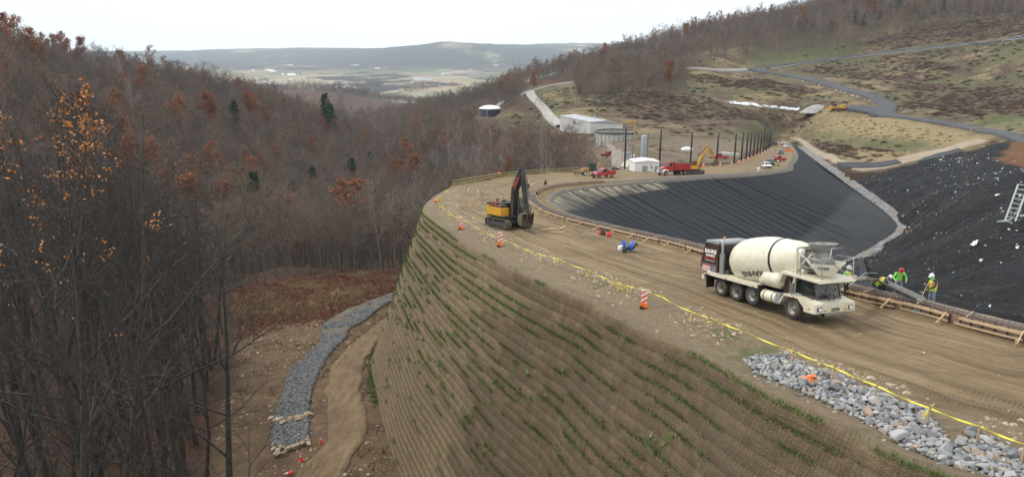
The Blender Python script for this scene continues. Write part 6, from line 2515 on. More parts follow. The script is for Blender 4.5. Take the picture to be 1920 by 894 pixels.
    for y in (-.2, .2): b.prism([(W2.x - .2, W2.z + .15), (W2.x + .45, W2.z - .25), (W2.x + .4, W2.z - .6), (W2.x - .35, W2.z - .35)], y - .03, y + .03)
    b.build('bucket', M_MUDSTEEL, ex)
    if operator:
        J = dict(pelvis=(.75, .9, 1.75), chest=(.72, .9, 2.12), neck=(.75, .9, 2.32), head=(.79, .9, 2.46), lsh=(.74, 1.1, 2.25), rsh=(.74, .7, 2.25), lel=(.95, 1.15, 1.98), rel=(.95, .65, 1.98), lwr=(1.2, 1.1, 1.95), rwr=(1.2, .7, 1.95),
                 lhip=(.75, 1.0, 1.72), rhip=(.75, .8, 1.72), lkn=(1.2, 1.02, 1.75), rkn=(1.2, .78, 1.75), lan=(1.3, 1.02, 1.38), ran=(1.3, .78, 1.38), ltoe=(1.48, 1.03, 1.34), rtoe=(1.48, .77, 1.34))
        return ex, J
    return ex, None


ex, opJ = excavator('large black and yellow excavator with its arm folded down on the road bend', M_YEL, M_BLK, letter=M_RED, operator=True)
_p = on_berm(953, 428)
EX_H = R(-60)
_p.z = -float(HB(_p.y)) + .05
seat(ex, _p, EX_H, bnorm(_p.y), 1.0)
pr = person('person', 'excavator operator in a bright green shirt sitting in the black cab', opJ, M_HIVIS, M_DARKCL, M_BOOT)
seat(pr, _p, EX_H, bnorm(_p.y), 1.0)

ex2, _ = excavator('smaller all yellow excavator with its arm bent out behind the red dump truck', M_YEL, M_YEL, boom=((.9, 1.7), (2.3, 4.5), (3.6, 6.2), (0, 0), (5.5, 3.3)))
_p = on_berm(1299, 327)
_p.z = -float(HB(_p.y)) + .03
seat(ex2, _p, R(8), bnorm(_p.y), .98)


# ---------------------------------------------------------------- dump truck
dt = empty('dump_truck')
tag(dt, 'red dump truck with white bonnet fenders and chrome grille standing before the black poles', 'truck')
b = MB()
for y in (-.42, .42): b.box(-4.2, 3.4, y - .06, y + .06, .75, 1.02)
b.box(-3.2, -1.2, -.9, .9, .45, .62)
b.build('chassis', M_DKGRY, dt)
b = MB()
b.prism([(1.1, 1.0), (1.1, 2.15), (1.25, 2.85), (2.2, 2.85), (2.5, 2.1), (2.5, 1.0)], -1.05, 1.05, c=.05)
cb = b.build('cab', M_RED, dt)
b = MB()
b.prism([(2.235, 2.78), (2.5, 2.12), (2.53, 2.12), (2.265, 2.78)], -.92, .92).build('windscreen', M_GLASS2, cb)
b = MB()
for s in (-1, 1): b.prism([(1.4, 2.05), (1.4, 2.7), (2.15, 2.7), (2.36, 2.05)], s * 1.04, s * 1.065)
b.build('side_window', M_GLASS2, cb)
b = MB()
b.prism([(2.5, 1.1), (2.5, 2.1), (3.9, 1.8), (4.1, 1.65), (4.1, 1.0)], -.62, .62, c=.06).build('hood', M_RED, dt)
b = MB()
b.box(4.08, 4.18, -.55, .55, .95, 1.72, c=.03)
for k in range(9): b.box(4.18, 4.2, -.5 + k * .115, -.46 + k * .115, 1.0, 1.66)
b.box(4.1, 4.35, -1.2, 1.2, .5, .85, c=.03)
b.tube([(1.0, -.95, 1.0), (1.0, -.95, 3.2)], .09, 10)
b.tube([(1.0, .95, 1.0), (1.0, .95, 3.2)], .09, 10)
b.build('grille', M_CHROME, dt)
b = MB()
for s in (-1, 1):
    b.prism([(2.5, .85), (2.62, 1.2), (3.0, 1.42), (3.6, 1.42), (4.0, 1.2), (4.12, .85), (3.95, .85), (3.75, 1.15), (3.1, 1.2), (2.8, .85)], s * .62, s * 1.2, c=.03)
b.build('front_fender', M_WHITE, dt)
for s in (-1, 1):
    MB().box(4.05, 4.14, s * .95 - .14, s * .95 + .14, .98, 1.16, c=.02).build('headlight', M_LAMP, dt)
b = MB()
for x0, x1, y0, y1, z0, z1 in ((-4.3, .7, -1.2, -1.12, 1.2, 2.5), (-4.3, .7, 1.12, 1.2, 1.2, 2.5), (.62, .75, -1.2, 1.2, 1.2, 3.0), (-4.36, -4.28, -1.2, 1.2, 1.2, 2.55), (-4.3, .7, -1.15, 1.15, 1.12, 1.22)): b.box(x0, x1, y0, y1, z0, z1)
for k in range(7):
    x = -3.9 + k * .72
    for s in (-1, 1): b.box(x - .05, x + .05, s * 1.19, s * 1.27, 1.2, 2.5)
for s in (-1, 1): b.box(-4.3, .75, s * 1.17, s * 1.29, 2.45, 2.6)
b.box(.6, 1.9, -1.15, 1.15, 2.95, 3.08, c=.02)
bed = b.build('dump_bed', M_RED, dt)
b = MB()
b.prism([(-3.35 + .3 * math.cos(k * 1.2566 + 1.57) * (1 if k % 1 == 0 else .5), 1.9 + .3 * math.sin(k * 1.2566 + 1.57)) for k in (0, 2, 4, 1, 3)][:3], -1.295, -1.28)
b.prism([(-3.6, 1.65), (-3.1, 1.75), (-3.2, 2.2)], -1.3, -1.285)
b.build('bed_emblem', M_LETW, bed)
b = MB()
b.bar((-3.9, -1.22, 1.3), (.4, -1.22, 1.3), .05)
b.bar((-.9, -1.24, 2.5), (.2, -1.24, 1.25), .04)
b.tube([(.3, -.98, .8), (1.0, -.98, .8)], .3, 16)
b.build('fuel_tank', M_STEEL, dt)
for x, du in ((3.3, False), (-1.5, True), (-2.9, True)):
    for s in (-1, 1): wheel(dt, x, s * .95, .53, .29, s, dual=du)
_p = on_berm(1262, 328)
_p.z = -float(HB(_p.y)) + .02
seat(dt, _p, R(212), bnorm(_p.y), 1.0)


# ---------------------------------------------------------------- pickups and cars
def pickup(label, paint, utility=False, bed_load=None, cat='pickup truck', group=None, name='pickup_truck'):
    o = empty(name)
    tag(o, label, cat, group)
    b = MB()
    prof = [(-2.9, .55), (-2.92, 1.15), (-.75, 1.17), (.98, 1.15), (1.1, 1.2), (2.55, 1.12), (2.75, .98), (2.8, .6), (2.7, .48), (-2.8, .45)]
    if utility: prof = [(-.75, .5), (-.75, 1.17), (.98, 1.17), (1.1, 1.25), (2.55, 1.2), (2.75, 1.05), (2.8, .6), (2.7, .48)]
    b.prism(prof, -.98, .98, c=.06)
    body = b.build('body', paint, o)
    b = MB()
    b.prism([(-.85, 1.12), (-.68, 1.88), (.25, 1.93), (.55, 1.86), (1.15, 1.2)], -.86, .86, c=.07)
    b.build('cab_roof', paint, o)
    b = MB()
    b.prism([(.58, 1.83), (1.14, 1.24), (1.17, 1.24), (.61, 1.85)], -.78, .78)
    b.build('windscreen', M_GLASS, o)
    b = MB()
    for s in (-1, 1): b.prism([(-.62, 1.25), (-.55, 1.8), (.5, 1.8), (.98, 1.25)], s * .855, s * .872)
    b.prism([(-.83, 1.22), (-.69, 1.82), (-.71, 1.82), (-.85, 1.22)], -.7, .7)
    b.build('side_window', M_GLASS, o)
    b = MB()
    b.box(2.74, 2.84, -.6, .6, .72, 1.02, c=.03)
    b.box(2.66, 2.9, -.98, .98, .42, .66, c=.04)
    b.build('grille', M_BLK, o)
    for s in (-1, 1):
        MB().box(2.68, 2.83, s * .8 - .16, s * .8 + .16, .8, 1.02, c=.03).build('headlight', M_LAMP, o)
    b = MB()
    for s in (-1, 1): b.box(.85, .95, s * .98, s * 1.18, 1.2, 1.42, c=.02)
    b.build('mirror', M_BLK, o)
    if utility:
        b = MB()
        b.box(-3.0, -.82, -1.02, -.55, .62, 1.5, c=.02)
        b.box(-3.0, -.82, .55, 1.02, .62, 1.5, c=.02)
        b.box(-3.0, -.82, -.56, .56, .6, .8)
        b.build('service_body', paint, o)
        b = MB()
        for x in (-2.9, -.9):
            for s in (-1, 1): b.bar((x, s * .95, 1.5), (x, s * .95, 2.0), .05)
            b.bar((x, -.95, 2.0), (x, .95, 2.0), .05)
        b.box(-2.3, -1.5, -.3, .35, .82, 1.75, c=.03)
        b.build('ladder_rack', M_STEEL, o)
        MB().box(-.3, .0, -.6, .6, 1.92, 2.02, c=.02).build('light_bar', M_AMBER, o)
    else:
        b = MB()
        b.box(-2.8, -.95, -.8, .8, 1.165, 1.185)
        b.build('bed', M_BLK, o)
    for x in (1.75, -1.85):
        for s in (-1, 1): wheel(o, x, s * .87, .4, .27, s)
    return o


def suv(label, paint, group=None):
    o = empty('car')
    tag(o, label, 'car', group)
    b = MB()
    b.prism([(-2.3, .5), (-2.35, 1.0), (-2.2, 1.08), (1.0, 1.08), (2.1, .95), (2.3, .8), (2.3, .45), (-2.2, .4)], -.92, .92, c=.07).build('body', paint, o)
    b = MB()
    b.prism([(-2.25, 1.02), (-2.0, 1.62), (-1.7, 1.7), (.1, 1.68), (.4, 1.6), (1.1, 1.05)], -.8, .8, c=.08).build('roof', paint, o)
    b = MB()
    b.prism([(.43, 1.58), (1.05, 1.1), (1.08, 1.1), (.46, 1.6)], -.7, .7).build('windscreen', M_GLASS, o)
    b = MB()
    for s in (-1, 1): b.prism([(-2.0, 1.12), (-1.8, 1.56), (.3, 1.56), (.85, 1.12)], s * .795, s * .812)
    b.build('side_window', M_GLASS, o)
    b = MB()
    b.box(2.24, 2.34, -.85, .85, .4, .7, c=.03).build('bumper', M_BLK, o)
    for s in (-1, 1): MB().box(2.15, 2.33, s * .7 - .16, s * .7 + .16, .72, .88, c=.03).build('headlight', M_LAMP, o)
    for x in (1.45, -1.4):
        for s in (-1, 1): wheel(o, x, s * .82, .35, .22, s)
    return o


M_TEAL = mat('dark_teal_paint', (.03, .06, .065), .3, 0, coat=.3)
M_BLUEP = mat('dark_blue_paint', (.05, .055, .13), .3, 0, coat=.3)
M_FADED = mat('faded_red_paint', (.33, .07, .09), .4, 0)


def put(o, px, py, head, s=1.0, ground_=False, y0=150):
    p = on_berm(px, py) if not ground_ else g_at(px, py, y0=y0)
    if not ground_: p.z = -float(HB(p.y)) + .05
    seat(o, p, R(head), bnorm(p.y) if not ground_ else None, s)
    return o


put(pickup('bright red service pickup with side lockers and ladder rack at the liner edge', M_RED, True), 1130, 333, 215, 1.02)
put(suv('white car parked nearest in the cluster at the far end of the haul road', M_WHITE), 1437, 316, 262, 1.0)
put(pickup('dark teal pickup parked just behind the white car', M_TEAL), 1444, 311, 258, 1.0)
put(pickup('red pickup parked side on behind the worker at the far end of the haul road', M_RED), 1458, 303.5, 200, 1.0)
put(pickup('dark blue pickup with a pale bonnet between the red pickup and the orange barriers', M_BLUEP), 1464.5, 290, 245, 1.0)
put(suv('white car parked next to the orange barriers on the far haul road', M_WHITE), 1472, 278, 258, 1.0)
put(pickup('white pickup parked behind the white car by the orange barriers', M_WHITE), 1468, 271.5, 255, 1.05)
put(pickup('faded red pickup alone at the top of the far haul road', M_FADED), 1453, 271, 262, 1.05)
put(pickup('red pickup parked on the gravel yard beside the dark wood', M_RED), 1140, 293, 40, 1.05, True)
put(pickup('red pickup parked on the bare yard behind the black poles', M_RED), 1348, 298.5, 170, 1.05, True)
put(pickup('silver blue pickup far up on the hillside road at the edge of the view', mat('silver_blue_paint', (.3, .38, .46), .3)), 1915, 72, 190, 1.15, True, 380)

# ---------------------------------------------------------------- backhoe loader
bl = empty('backhoe_loader')
tag(bl, 'tan backhoe loader with a green cab standing behind the red service pickup', 'loader')
M_TAN = mat('tan_paint', (.5, .3, .12), .5, 0, 0, 1, dirt=MUD, dirt_amt=.5)
b = MB()
b.box(-1.4, 2.1, -.45, .45, .7, 1.15, c=.04)
b.prism([(.5, 1.1), (.5, 1.75), (1.9, 1.6), (2.1, 1.1)], -.45, .45, c=.05)
b.build('body', M_TAN, bl)
b = MB()
b.prism([(-1.1, 1.1), (-1.0, 2.7), (.4, 2.7), (.6, 1.15)], -.72, .72, c=.05)
cb = b.build('cab', mat('green_tint_glass', (.045, .07, .06), .15), bl)
b = MB()
b.box(-1.15, .5, -.78, .78, 2.68, 2.8, c=.03)
b.build('cab_roof', M_BLK, cb)
b = MB()
for s in (-1, 1):
    b.bar((.6, s * .6, 1.5), (1.9, s * .62, 1.55), .14)
    b.bar((1.9, s * .62, 1.55), (3.0, s * .62, .6), .14)
    b.bar((.4, s * .6, 1.1), (1.9, s * .62, 1.3), .09)
b.build('loader_arm', M_TAN, bl)
b = MB()
b.prism([(2.9, .95), (3.1, .25), (3.9, .2), (3.9, .26), (3.2, .36), (3.05, 1.0)], -1.15, 1.15)
for y in (-1.17, 1.13): b.prism([(2.9, .95), (3.1, .25), (3.9, .2), (3.3, .7)], y, y + .04)
b.build('bucket', M_MUDSTEEL, bl)
b = MB()
b.bar((-1.5, 0, .9), (-2.2, 0, 2.9), .26)
b.bar((-2.2, 0, 2.9), (-2.9, 0, 1.6), .2)
b.prism([(-2.7, 1.7), (-3.1, 1.2), (-2.8, .9), (-2.4, 1.2)], -.35, .35)
for s in (-1, 1): b.bar((-1.4, s * .5, .9), (-1.7, s * 1.1, .2), .14)
b.build('backhoe_arm', M_TAN, bl)
for s in (-1, 1):
    wheel(bl, -.75, s * .85, .72, .45, s, rim=M_WHITE)
    wheel(bl, 1.55, s * .8, .5, .34, s, rim=M_WHITE)
put(bl, 1107, 329, 195, 1.0)

# ---------------------------------------------------------------- far yellow machines by the hillside road
for px, lab, roller in ((1562, 'small yellow bulldozer with a dark cab parked by the hillside road bend', False), (1578, 'low yellow compactor parked next to the bulldozer on the hillside pad', True)):
    o = empty('compactor' if roller else 'bulldozer')
    tag(o, lab, 'compactor' if roller else 'bulldozer')
    b = MB()
    b.box(-1.8, 1.6, -.8, .8, .8, 1.9, c=.08)
    b.build('body', M_YEL, o)
    b = MB()
    b.box(-1.2, .2, -.75, .75, 1.9, 3.0 if not roller else 2.6, c=.06)
    b.build('cab', M_BLK if not roller else M_YEL, o)
    if roller:
        b = MB()
        for x in (-1.9, 2.1): b.tube([(x, -1.0, .75), (x, 1.0, .75)], .75, 20)
        b.build('drum', M_MUDSTEEL, o)
    else:
        for y in (-.95, .95): track_set(o, y, 3.6, .5, .9)
        b = MB()
        b.prism([(2.2, .1), (2.05, .7), (2.2, 1.3), (2.3, 1.3), (2.18, .7), (2.3, .1)], -1.6, 1.6)
        b.bar((0, -1.2, .6), (2.1, -1.2, .5), .15)
        b.bar((0, 1.2, .6), (2.1, 1.2, .5), .15)
        b.build('blade', M_YEL, o)
    put(o, px, 207, 190, 1.3, True, 300)
# ================================================================ formwork along the inner edge
_B3 = np.stack([BX, BY, BZ], -1)


def sa_of(px, py):
    p = on_berm(px, py)
    d = (BX - p.x)**2 + (BY - p.y)**2
    i, j = np.unravel_index(np.argmin(d), d.shape)
    return S_ALONG[i], ACROSS[i, j], WID[i]


for _q in ((1870, 634), (1740, 592), (1600, 556), (1250, 460), (1150, 438), (1050, 408), (990, 378), (1003, 355), (1080, 341)):
    print('form', _q, [round(float(v), 2) for v in sa_of(*_q)])
FS0 = sa_of(1900, 640)[0] - 12
FS1 = sa_of(1100, 339)[0]
M_PLY = mat('form_panel', (.27, .175, .125), .8, 0, .25, 2.5, dirt=(.36, .31, .25), dirt_amt=.7, dirt_scale=2)
M_REBAR = mat('grey_rebar', (.3, .29, .28), .7, .3, .2, 8)
M_STUD = mat('dark_stud', (.075, .05, .038), .85)
fw_ = empty('concrete_formwork', tuple(ba(FS0 + 8, 10)))
tag(fw_, 'long curved timber formwork trench with rebar cages between road and lined pit', 'formwork')
fo = Vector(fw_.location)
INN, OUT = 1.55, 2.75        # distance from the inner crest


_OUTS = lambda s: float(np.interp(s, (30, 40, 44, 48, 110, 130, 145, 165, 225, 400), (4.1, 3.9, 3.6, 3.25, 3.1, 3.6, 4.6, 4.4, 3.2, 3.0)))


def fp(s, off, dz=0.0):
    off = off + _OUTS(s) - 2.75
    w_ = float(np.interp(s, S_ALONG, WID))
    i = float(np.interp(s, S_ALONG, np.arange(NS)))
    k = min(int(i), NS - 2)
    f = i - k
    o = OC[k] * (1 - f) + OC[k + 1] * f
    l = LC[k] * (1 - f) + LC[k + 1] * f
    d = (o - l)[:2]
    d /= np.linalg.norm(d)
    y = l[1] + d[1] * off
    return Vector((l[0] + d[0] * off, y, -float(HB(y)) + dz)) - fo


def wall_run(mb, s0, s1, off, th, z0, z1, step=1.2):
    n = max(2, int((s1 - s0) / step))
    ss = np.linspace(s0, s1, n + 1)
    for a, b in zip(ss[:-1], ss[1:]):
        p0, p1 = fp(a, off), fp(b, off)
        q0, q1 = fp(a, off + th), fp(b, off + th)
        vs = [p0 + Vector((0, 0, z0)), p1 + Vector((0, 0, z0)), q1 + Vector((0, 0, z0)), q0 + Vector((0, 0, z0)), p0 + Vector((0, 0, z1)), p1 + Vector((0, 0, z1)), q1 + Vector((0, 0, z1)), q0 + Vector((0, 0, z1))]
        mb.add(vs, [(0, 1, 2, 3), (4, 7, 6, 5), (0, 4, 5, 1), (1, 5, 6, 2), (2, 6, 7, 3), (3, 7, 4, 0)])


for nm, off in (('outer_form', OUT), ('inner_form', INN - .04)):
    b = MB()
    wall_run(b, FS0, FS1, off, .03, -.25, .5)
    npan = len(b.f)
    for s in np.arange(FS0, min(FS1, FS0 + 110), .62):
        sd = 1 if off == OUT else -1
        p = fp(s, off + sd * .09)
        q = fp(s + .06, off + sd * .09)
        b.bar(p + Vector((0, 0, -.2)), p + Vector((0, 0, .54)), .05, .06)
    fpn = mesh_obj(nm, b.v, b.f, [M_PLY, M_STUD], fw_, matidx=[0 if k < npan else 1 for k in range(len(b.f))])
WL = []
rnd = random.Random(4)
s = FS0
while s < FS1:
    ln = rnd.uniform(3.2, 5.0)
    for off, z in ((OUT + .16, .42), (OUT + .24, .4), (OUT + .16, .1), (INN - .1, .5)):
        if rnd.random() < .96:
            e = s + ln * rnd.uniform(.8, 1.05)
            n = 3
            b = MB()
            WL.append(b)
            for k in range(n): b.bar(fp(s + (e - s) * k / n, off, z + .02 * rnd.random()), fp(s + (e - s) * (k + 1) / n, off, z + .02 * rnd.random()), .045, .1)
    s += ln
build_each(WL, 'wale', M_WOOD, fw_)
WL = []
s = FS0 + 1.5
while s < FS0 + 130:
    p, q = fp(s, OUT + .1, .5), fp(s + rnd.uniform(-.3, .3), OUT + rnd.uniform(.95, 1.25), .06)
    b = MB()
    WL.append(b)
    b.bar(p, q, .05, .11)
    t = fp(s + .1, OUT + 1.05, -.15)
    b.bar(t, t + Vector((0, 0, .45)), .05, .05)
    s += rnd.uniform(2.6, 4.2)
build_each(WL, 'brace', M_WOOD, fw_)
WL = []
s = FS0 + 1
while s < FS0 + 120:
    b = MB()
    WL.append(b)
    b.bar(fp(s, INN - .15, .56), fp(s, OUT + .18, .56), .04, .09)
    s += rnd.uniform(3.0, 5.0)
build_each(WL, 'spreader', M_WOOD, fw_)
A, B = [], []
_ss = np.arange(FS0, FS1, .8)
for off in np.linspace(INN + .12, OUT - .1, 4):
    for z in (.62, .45, .2):
        if z < .6 and off not in (INN + .12, OUT - .1): continue
        P_ = np.array([tuple(fp(q, off, z + .012 * math.sin(q * 3 + off))) for q in _ss])
        A.append(P_[:-1]); B.append(P_[1:])
for q in np.arange(FS0, min(FS1, FS0 + 100), .3):
    a, c, d, e = fp(q, INN + .12, .1), fp(q, INN + .12, .64), fp(q, OUT - .1, .64), fp(q, OUT - .1, .1)
    A.append(np.array([tuple(a), tuple(c), tuple(d)])); B.append(np.array([tuple(c), tuple(d), tuple(e)]))
v, f = sticks(np.concatenate(A), np.concatenate(B), .013)
mesh_obj('rebar_cage', v, f, M_REBAR, fw_)
b = MB()
wall_run(b, FS0, FS1, INN, OUT - INN, -.3, .02, 2.0)
b.build('footing', mat('footing_blinding', (.1, .085, .065), .9, 0, .2, 2), fw_)
# finished kerb that continues the line along the far crest
kb = MB()
wall_run(kb, FS1, S_ALONG[-1] - 6, .75, .12, -.1, .3, 3)
wall_run(kb, FS1, S_ALONG[-1] - 6, 1.75, .12, -.1, .3, 3)
ko = kb.build('drain_kerb', mat('grey_concrete', (.33, .325, .3), .85, 0, .15, 1, dirt=(.2, .17, .12), dirt_amt=.5), None)
ko.location = fo
tag(ko, 'pale concrete drain kerb curving along the far crest of the lined pit', 'kerb')
kb = MB()
wall_run(kb, FS1, S_ALONG[-1] - 6, .87, .88, -.1, .07, 3)
kb.build('drain_floor', mat('drain_floor_grey', (.14, .14, .135), .9), ko).location = (0, 0, 0)

# ================================================================ people at the formwork
def place_person(o, p, head, nrm=None):
    seat(o, p, head, nrm, 1.0)
    return o


def surf(px, py): return on_berm(px, py)


# standing, red hat, looking down into the trench, hands low in front
J = dict(pelvis=(0, 0, .93), chest=(.1, 0, 1.3), neck=(.2, 0, 1.48), head=(.31, 0, 1.58), lsh=(.16, .22, 1.42), rsh=(.16, -.22, 1.42), lel=(.14, .36, 1.14), rel=(.14, -.36, 1.14), lwr=(.36, .28, .96), rwr=(.34, -.27, .98),
         lhip=(0, .11, .88), rhip=(0, -.11, .88), lkn=(.06, .16, .48), rkn=(.05, -.17, .48), lan=(-.02, .19, .09), ran=(-.03, -.2, .09), ltoe=(.15, .23, .035), rtoe=(.14, -.25, .035))
M_HAT_R = mat('red_hard_hat', (.42, .02, .03), .35)
M_HAT_W = mat('white_hard_hat', (.78, .78, .76), .35)
p1 = person('person', 'worker in red hard hat and bright green long sleeved shirt looking into the formwork', J, M_HIVIS, M_JEAN, M_BOOT, M_HAT_R, facing=(.8, 0, -.6))
_p = surf(1683, 555)
place_person(p1, _p, R(-100), bnorm(_p.y))
# standing, white hat, vest, leaning a shovel
J = dict(pelvis=(0, 0, .95), chest=(.04, 0, 1.33), neck=(.08, 0, 1.52), head=(.13, 0, 1.65), lsh=(.06, .21, 1.45), rsh=(.06, -.21, 1.45), lel=(.2, .33, 1.16), rel=(.25, -.3, 1.2), lwr=(.46, .12, .98), rwr=(.46, -.1, 1.25),
         lhip=(0, .1, .9), rhip=(0, -.1, .9), lkn=(.05, .13, .5), rkn=(.04, -.13, .5), lan=(0, .14, .09), ran=(-.02, -.16, .09), ltoe=(.18, .17, .035), rtoe=(.15, -.19, .035))
p2 = person('person', 'worker in white hard hat and hi-vis vest holding a long handled shovel', J, M_DARKCL, M_JEAN, M_BOOTW, M_HAT_W, M_HIVISV, M_DARKCL, facing=(.9, 0, -.3), hood=M_HIVIS)
_p = surf(1747, 573)
_h2 = R(195)
place_person(p2, _p, _h2, bnorm(_p.y))
sh = empty('shovel')
tag(sh, 'long wooden handled shovel held by the worker in the white hard hat', 'shovel')
b = MB()
b.tube([(.40, .08, 1.4), (1.02, .08, .18)], .018, 8)
b.build('handle', M_WOOD, sh)
b = MB()
b.prism([(0, -.11), (.12, -.12), (.28, -.06), (.32, 0), (.28, .06), (.12, .12), (0, .11)], 0, .008, 'z', T(1.0, .08, .22, 0, R(58), 0))
b.build('blade', M_STEEL, sh)
place_person(sh, _p, _h2, bnorm(_p.y))
# kneeling by the trench behind the chute
J = dict(pelvis=(-.05, 0, .5), chest=(.22, 0, .78), neck=(.4, 0, .88), head=(.52, 0, .95), lsh=(.32, .2, .84), rsh=(.32, -.2, .84), lel=(.5, .26, .56), rel=(.5, -.26, .56), lwr=(.72, .15, .42), rwr=(.72, -.15, .42),
         lhip=(-.03, .1, .46), rhip=(-.03, -.1, .46), lkn=(.36, .16, .36), rkn=(.28, -.16, .1), lan=(.28, .16, .06), ran=(-.14, -.16, .09), ltoe=(.44, .17, .035), rtoe=(-.26, -.17, .04))
p3 = person('person', 'worker in white hard hat and hi-vis vest crouching over the trench behind the chute', J, M_DARKCL, M_DARKCL, M_BOOT, M_HAT_W, M_HIVISV, M_DARKCL, facing=(.7, 0, -.5))
_p = surf(1645, 556)
place_person(p3, _p + Vector((0, 0, .25)), R(-25), bnorm(_p.y))
# standing behind the mixer's cab
p4 = person('person', 'worker in hi-vis vest standing half hidden behind the front of the mixer truck', stand_pose(.12), M_HIVIS, M_DARKCL, M_BOOT, M_HAT_W, M_HIVISV, facing=(1, 0, -.3))
_p = surf(1585, 556)
place_person(p4, _p, R(-60), bnorm(_p.y))
p5 = person('person', 'distant worker in hi-vis vest standing on the road before the red pickup', stand_pose(0), M_DARKCL, M_DARKCL, M_BOOT, M_HAT_W, M_HIVISV, facing=(1, 0, 0))
_p = surf(1459, 313)
place_person(p5, _p, R(-90))
# driver inside the mixer's cab
J = dict(pelvis=(3.0, -.1, 1.25), chest=(2.98, -.1, 1.62), neck=(3.0, -.1, 1.8), head=(3.04, -.1, 1.93), lsh=(3.0, .1, 1.73), rsh=(3.0, -.3, 1.73), lel=(3.2, .16, 1.5), rel=(3.2, -.36, 1.5), lwr=(3.45, .08, 1.5), rwr=(3.45, -.28, 1.5),
         lhip=(3.0, 0, 1.22), rhip=(3.0, -.2, 1.22), lkn=(3.45, .02, 1.27), rkn=(3.45, -.22, 1.27), lan=(3.55, .02, 1.1), ran=(3.55, -.22, 1.1), ltoe=(3.72, .02, 1.07), rtoe=(3.72, -.22, 1.07))
p6 = person('person', 'mixer truck driver in bright green shirt sitting behind the windscreen', J, M_HIVIS, M_DARKCL, M_BOOT)
p6.matrix_world = MIXM
# poured concrete heap at the chute's end
b = MB()
_tp = _tip
for k in range(14): b.lathe([(.22, 0), (.18, .1), (.08, .16), (0, .18)], 9, Matrix.Translation(_tp + Vector((random.uniform(-.3, .5), random.uniform(-.35, .2), -.72 + random.uniform(-.1, .12)))) @ Matrix.Scale(random.uniform(.7, 1.4), 4), cap=False)
tag(b.build('fresh_concrete', M_CEMENT), kind='stuff')
# ================================================================ small things on and around the embankment
M_YTAPE = mat('yellow_tape', (.82, .72, .06), .45)
M_STAKE = mat('wooden_stake', (.36, .26, .15), .85)
M_WRFL = mat('reflective_white', (.78, .76, .72), .5, dirt=(.5, .42, .32), dirt_amt=.5)
M_ORFL = mat('reflective_orange', (.72, .12, .04), .5)
rnd = random.Random(9)


# hazard panels
def panel(label, px, py, head, s=1.0):
    o = empty('hazard_panel')
    tag(o, label, 'barrier', 'striped hazard panels along the road edge')
    b = MB()
    b.box(-.02, .02, -.17, .17, .18, 1.1, c=.008).build('board', M_WRFL, o)
    b = MB()
    for k in range(-1, 4):
        z = .18 + k * .3
        pts = [(-.17, z), (.17, z + .24), (.17, z + .39), (-.17, z + .15)]
        pts = [(y, min(max(zz, .2), 1.08)) for y, zz in pts]
        if max(p[1] for p in pts) - min(p[1] for p in pts) > .06: b.prism(pts, .021, .027, 'x')
    b.build('stripe', M_ORFL, o)
    b = MB()
    b.box(-.2, .2, -.22, .22, .0, .12, c=.03)
    b.box(-.03, .03, -.05, .05, .1, .3)
    b.build('base', mat('black_rubber', (.02, .02, .02), .9), o)
    b = MB()
    b.prism([(-.2, .12), (.2, .12), (.22, .22), (.05, .32), (-.2, .26)], .05, .12, 'x', c=.015)
    b.prism([(-.02, .08), (.28, .05), (.3, .14), (.0, .22)], .13, .2, 'x', c=.015)
    b.build('orange_flag', M_ORANGE_P, o)
    p = on_berm(px, py)
    seat(o, p, R(head), None, s)


panel('striped hazard panel at the outer bend of the road, left of the excavator', 865, 430, -105, 1.25)
panel('striped hazard panel below the excavator on the outer road edge', 938, 462, -100, 1.2)
panel('striped hazard panel on the stony shoulder nearest the mixer truck', 1207, 577, -105, 1.0)

# caution tape on stakes along the outer edge
TAPE = [(1990, 860), (1915, 836), (1830, 800), (1738, 764), (1640, 722), (1560, 688), (1485, 658), (1400, 624), (1330, 596), (1298, 586), (1240, 557), (1205, 543), (1172, 535), (1153, 529), (1105, 508), (1048, 487), (1017, 479), (990, 470), (960, 456), (940, 448), (905, 434), (880, 418), (860, 410), (846, 402), (826, 385), (820, 372), (838, 358), (850, 347), (880, 341.5), (905, 338), (960, 329), (1020, 324), (1085, 320.5)]
tp = empty('caution_tape', tuple(on_berm(1240, 570)))
tag(tp, 'yellow caution tape strung on short stakes along the outer edge of the haul road', 'tape')
to = Vector(tp.location)
b, STK = MB(), []
pts = []
for i, (px, py) in enumerate(TAPE):
    hgt = .62 if py > 420 else .75
    q = on_berm(px, py + (hgt * 1150 / max(20., on_berm(px, py).y)))
    pts.append(q + Vector((0, 0, hgt)))
    st = MB()
    STK.append(st)
    st.bar(q + Vector((0, 0, -.2)) - to, q + Vector((0, 0, hgt + .12)) - to, .045)
for i in range(len(pts) - 1):
    a, c = pts[i], pts[i + 1]
    prev, n = None, 10
    d = (c - a)
    sg = min(.22, d.length * .02)
    for k in range(n + 1):
        t = k / n
        p = a.lerp(c, t) - Vector((0, 0, sg * 4 * t * (1 - t)))
        tw = math.sin(t * 9 + i) * .6
        up = Vector((-d.y, d.x, 0)).normalized() * math.sin(tw) + Vector((0, 0, 1)) * math.cos(tw)
        cur = (p + up * .024, p - up * .024)
        if prev:
            o_ = up.cross(d).normalized() * .002
            b.add([prev[0] - to + o_, prev[1] - to + o_, cur[1] - to + o_, cur[0] - to + o_, prev[0] - to - o_, prev[1] - to - o_, cur[1] - to - o_, cur[0] - to - o_], [(0, 1, 2, 3), (7, 6, 5, 4), (0, 3, 7, 4), (1, 5, 6, 2)])
        prev = cur
tl = MB()
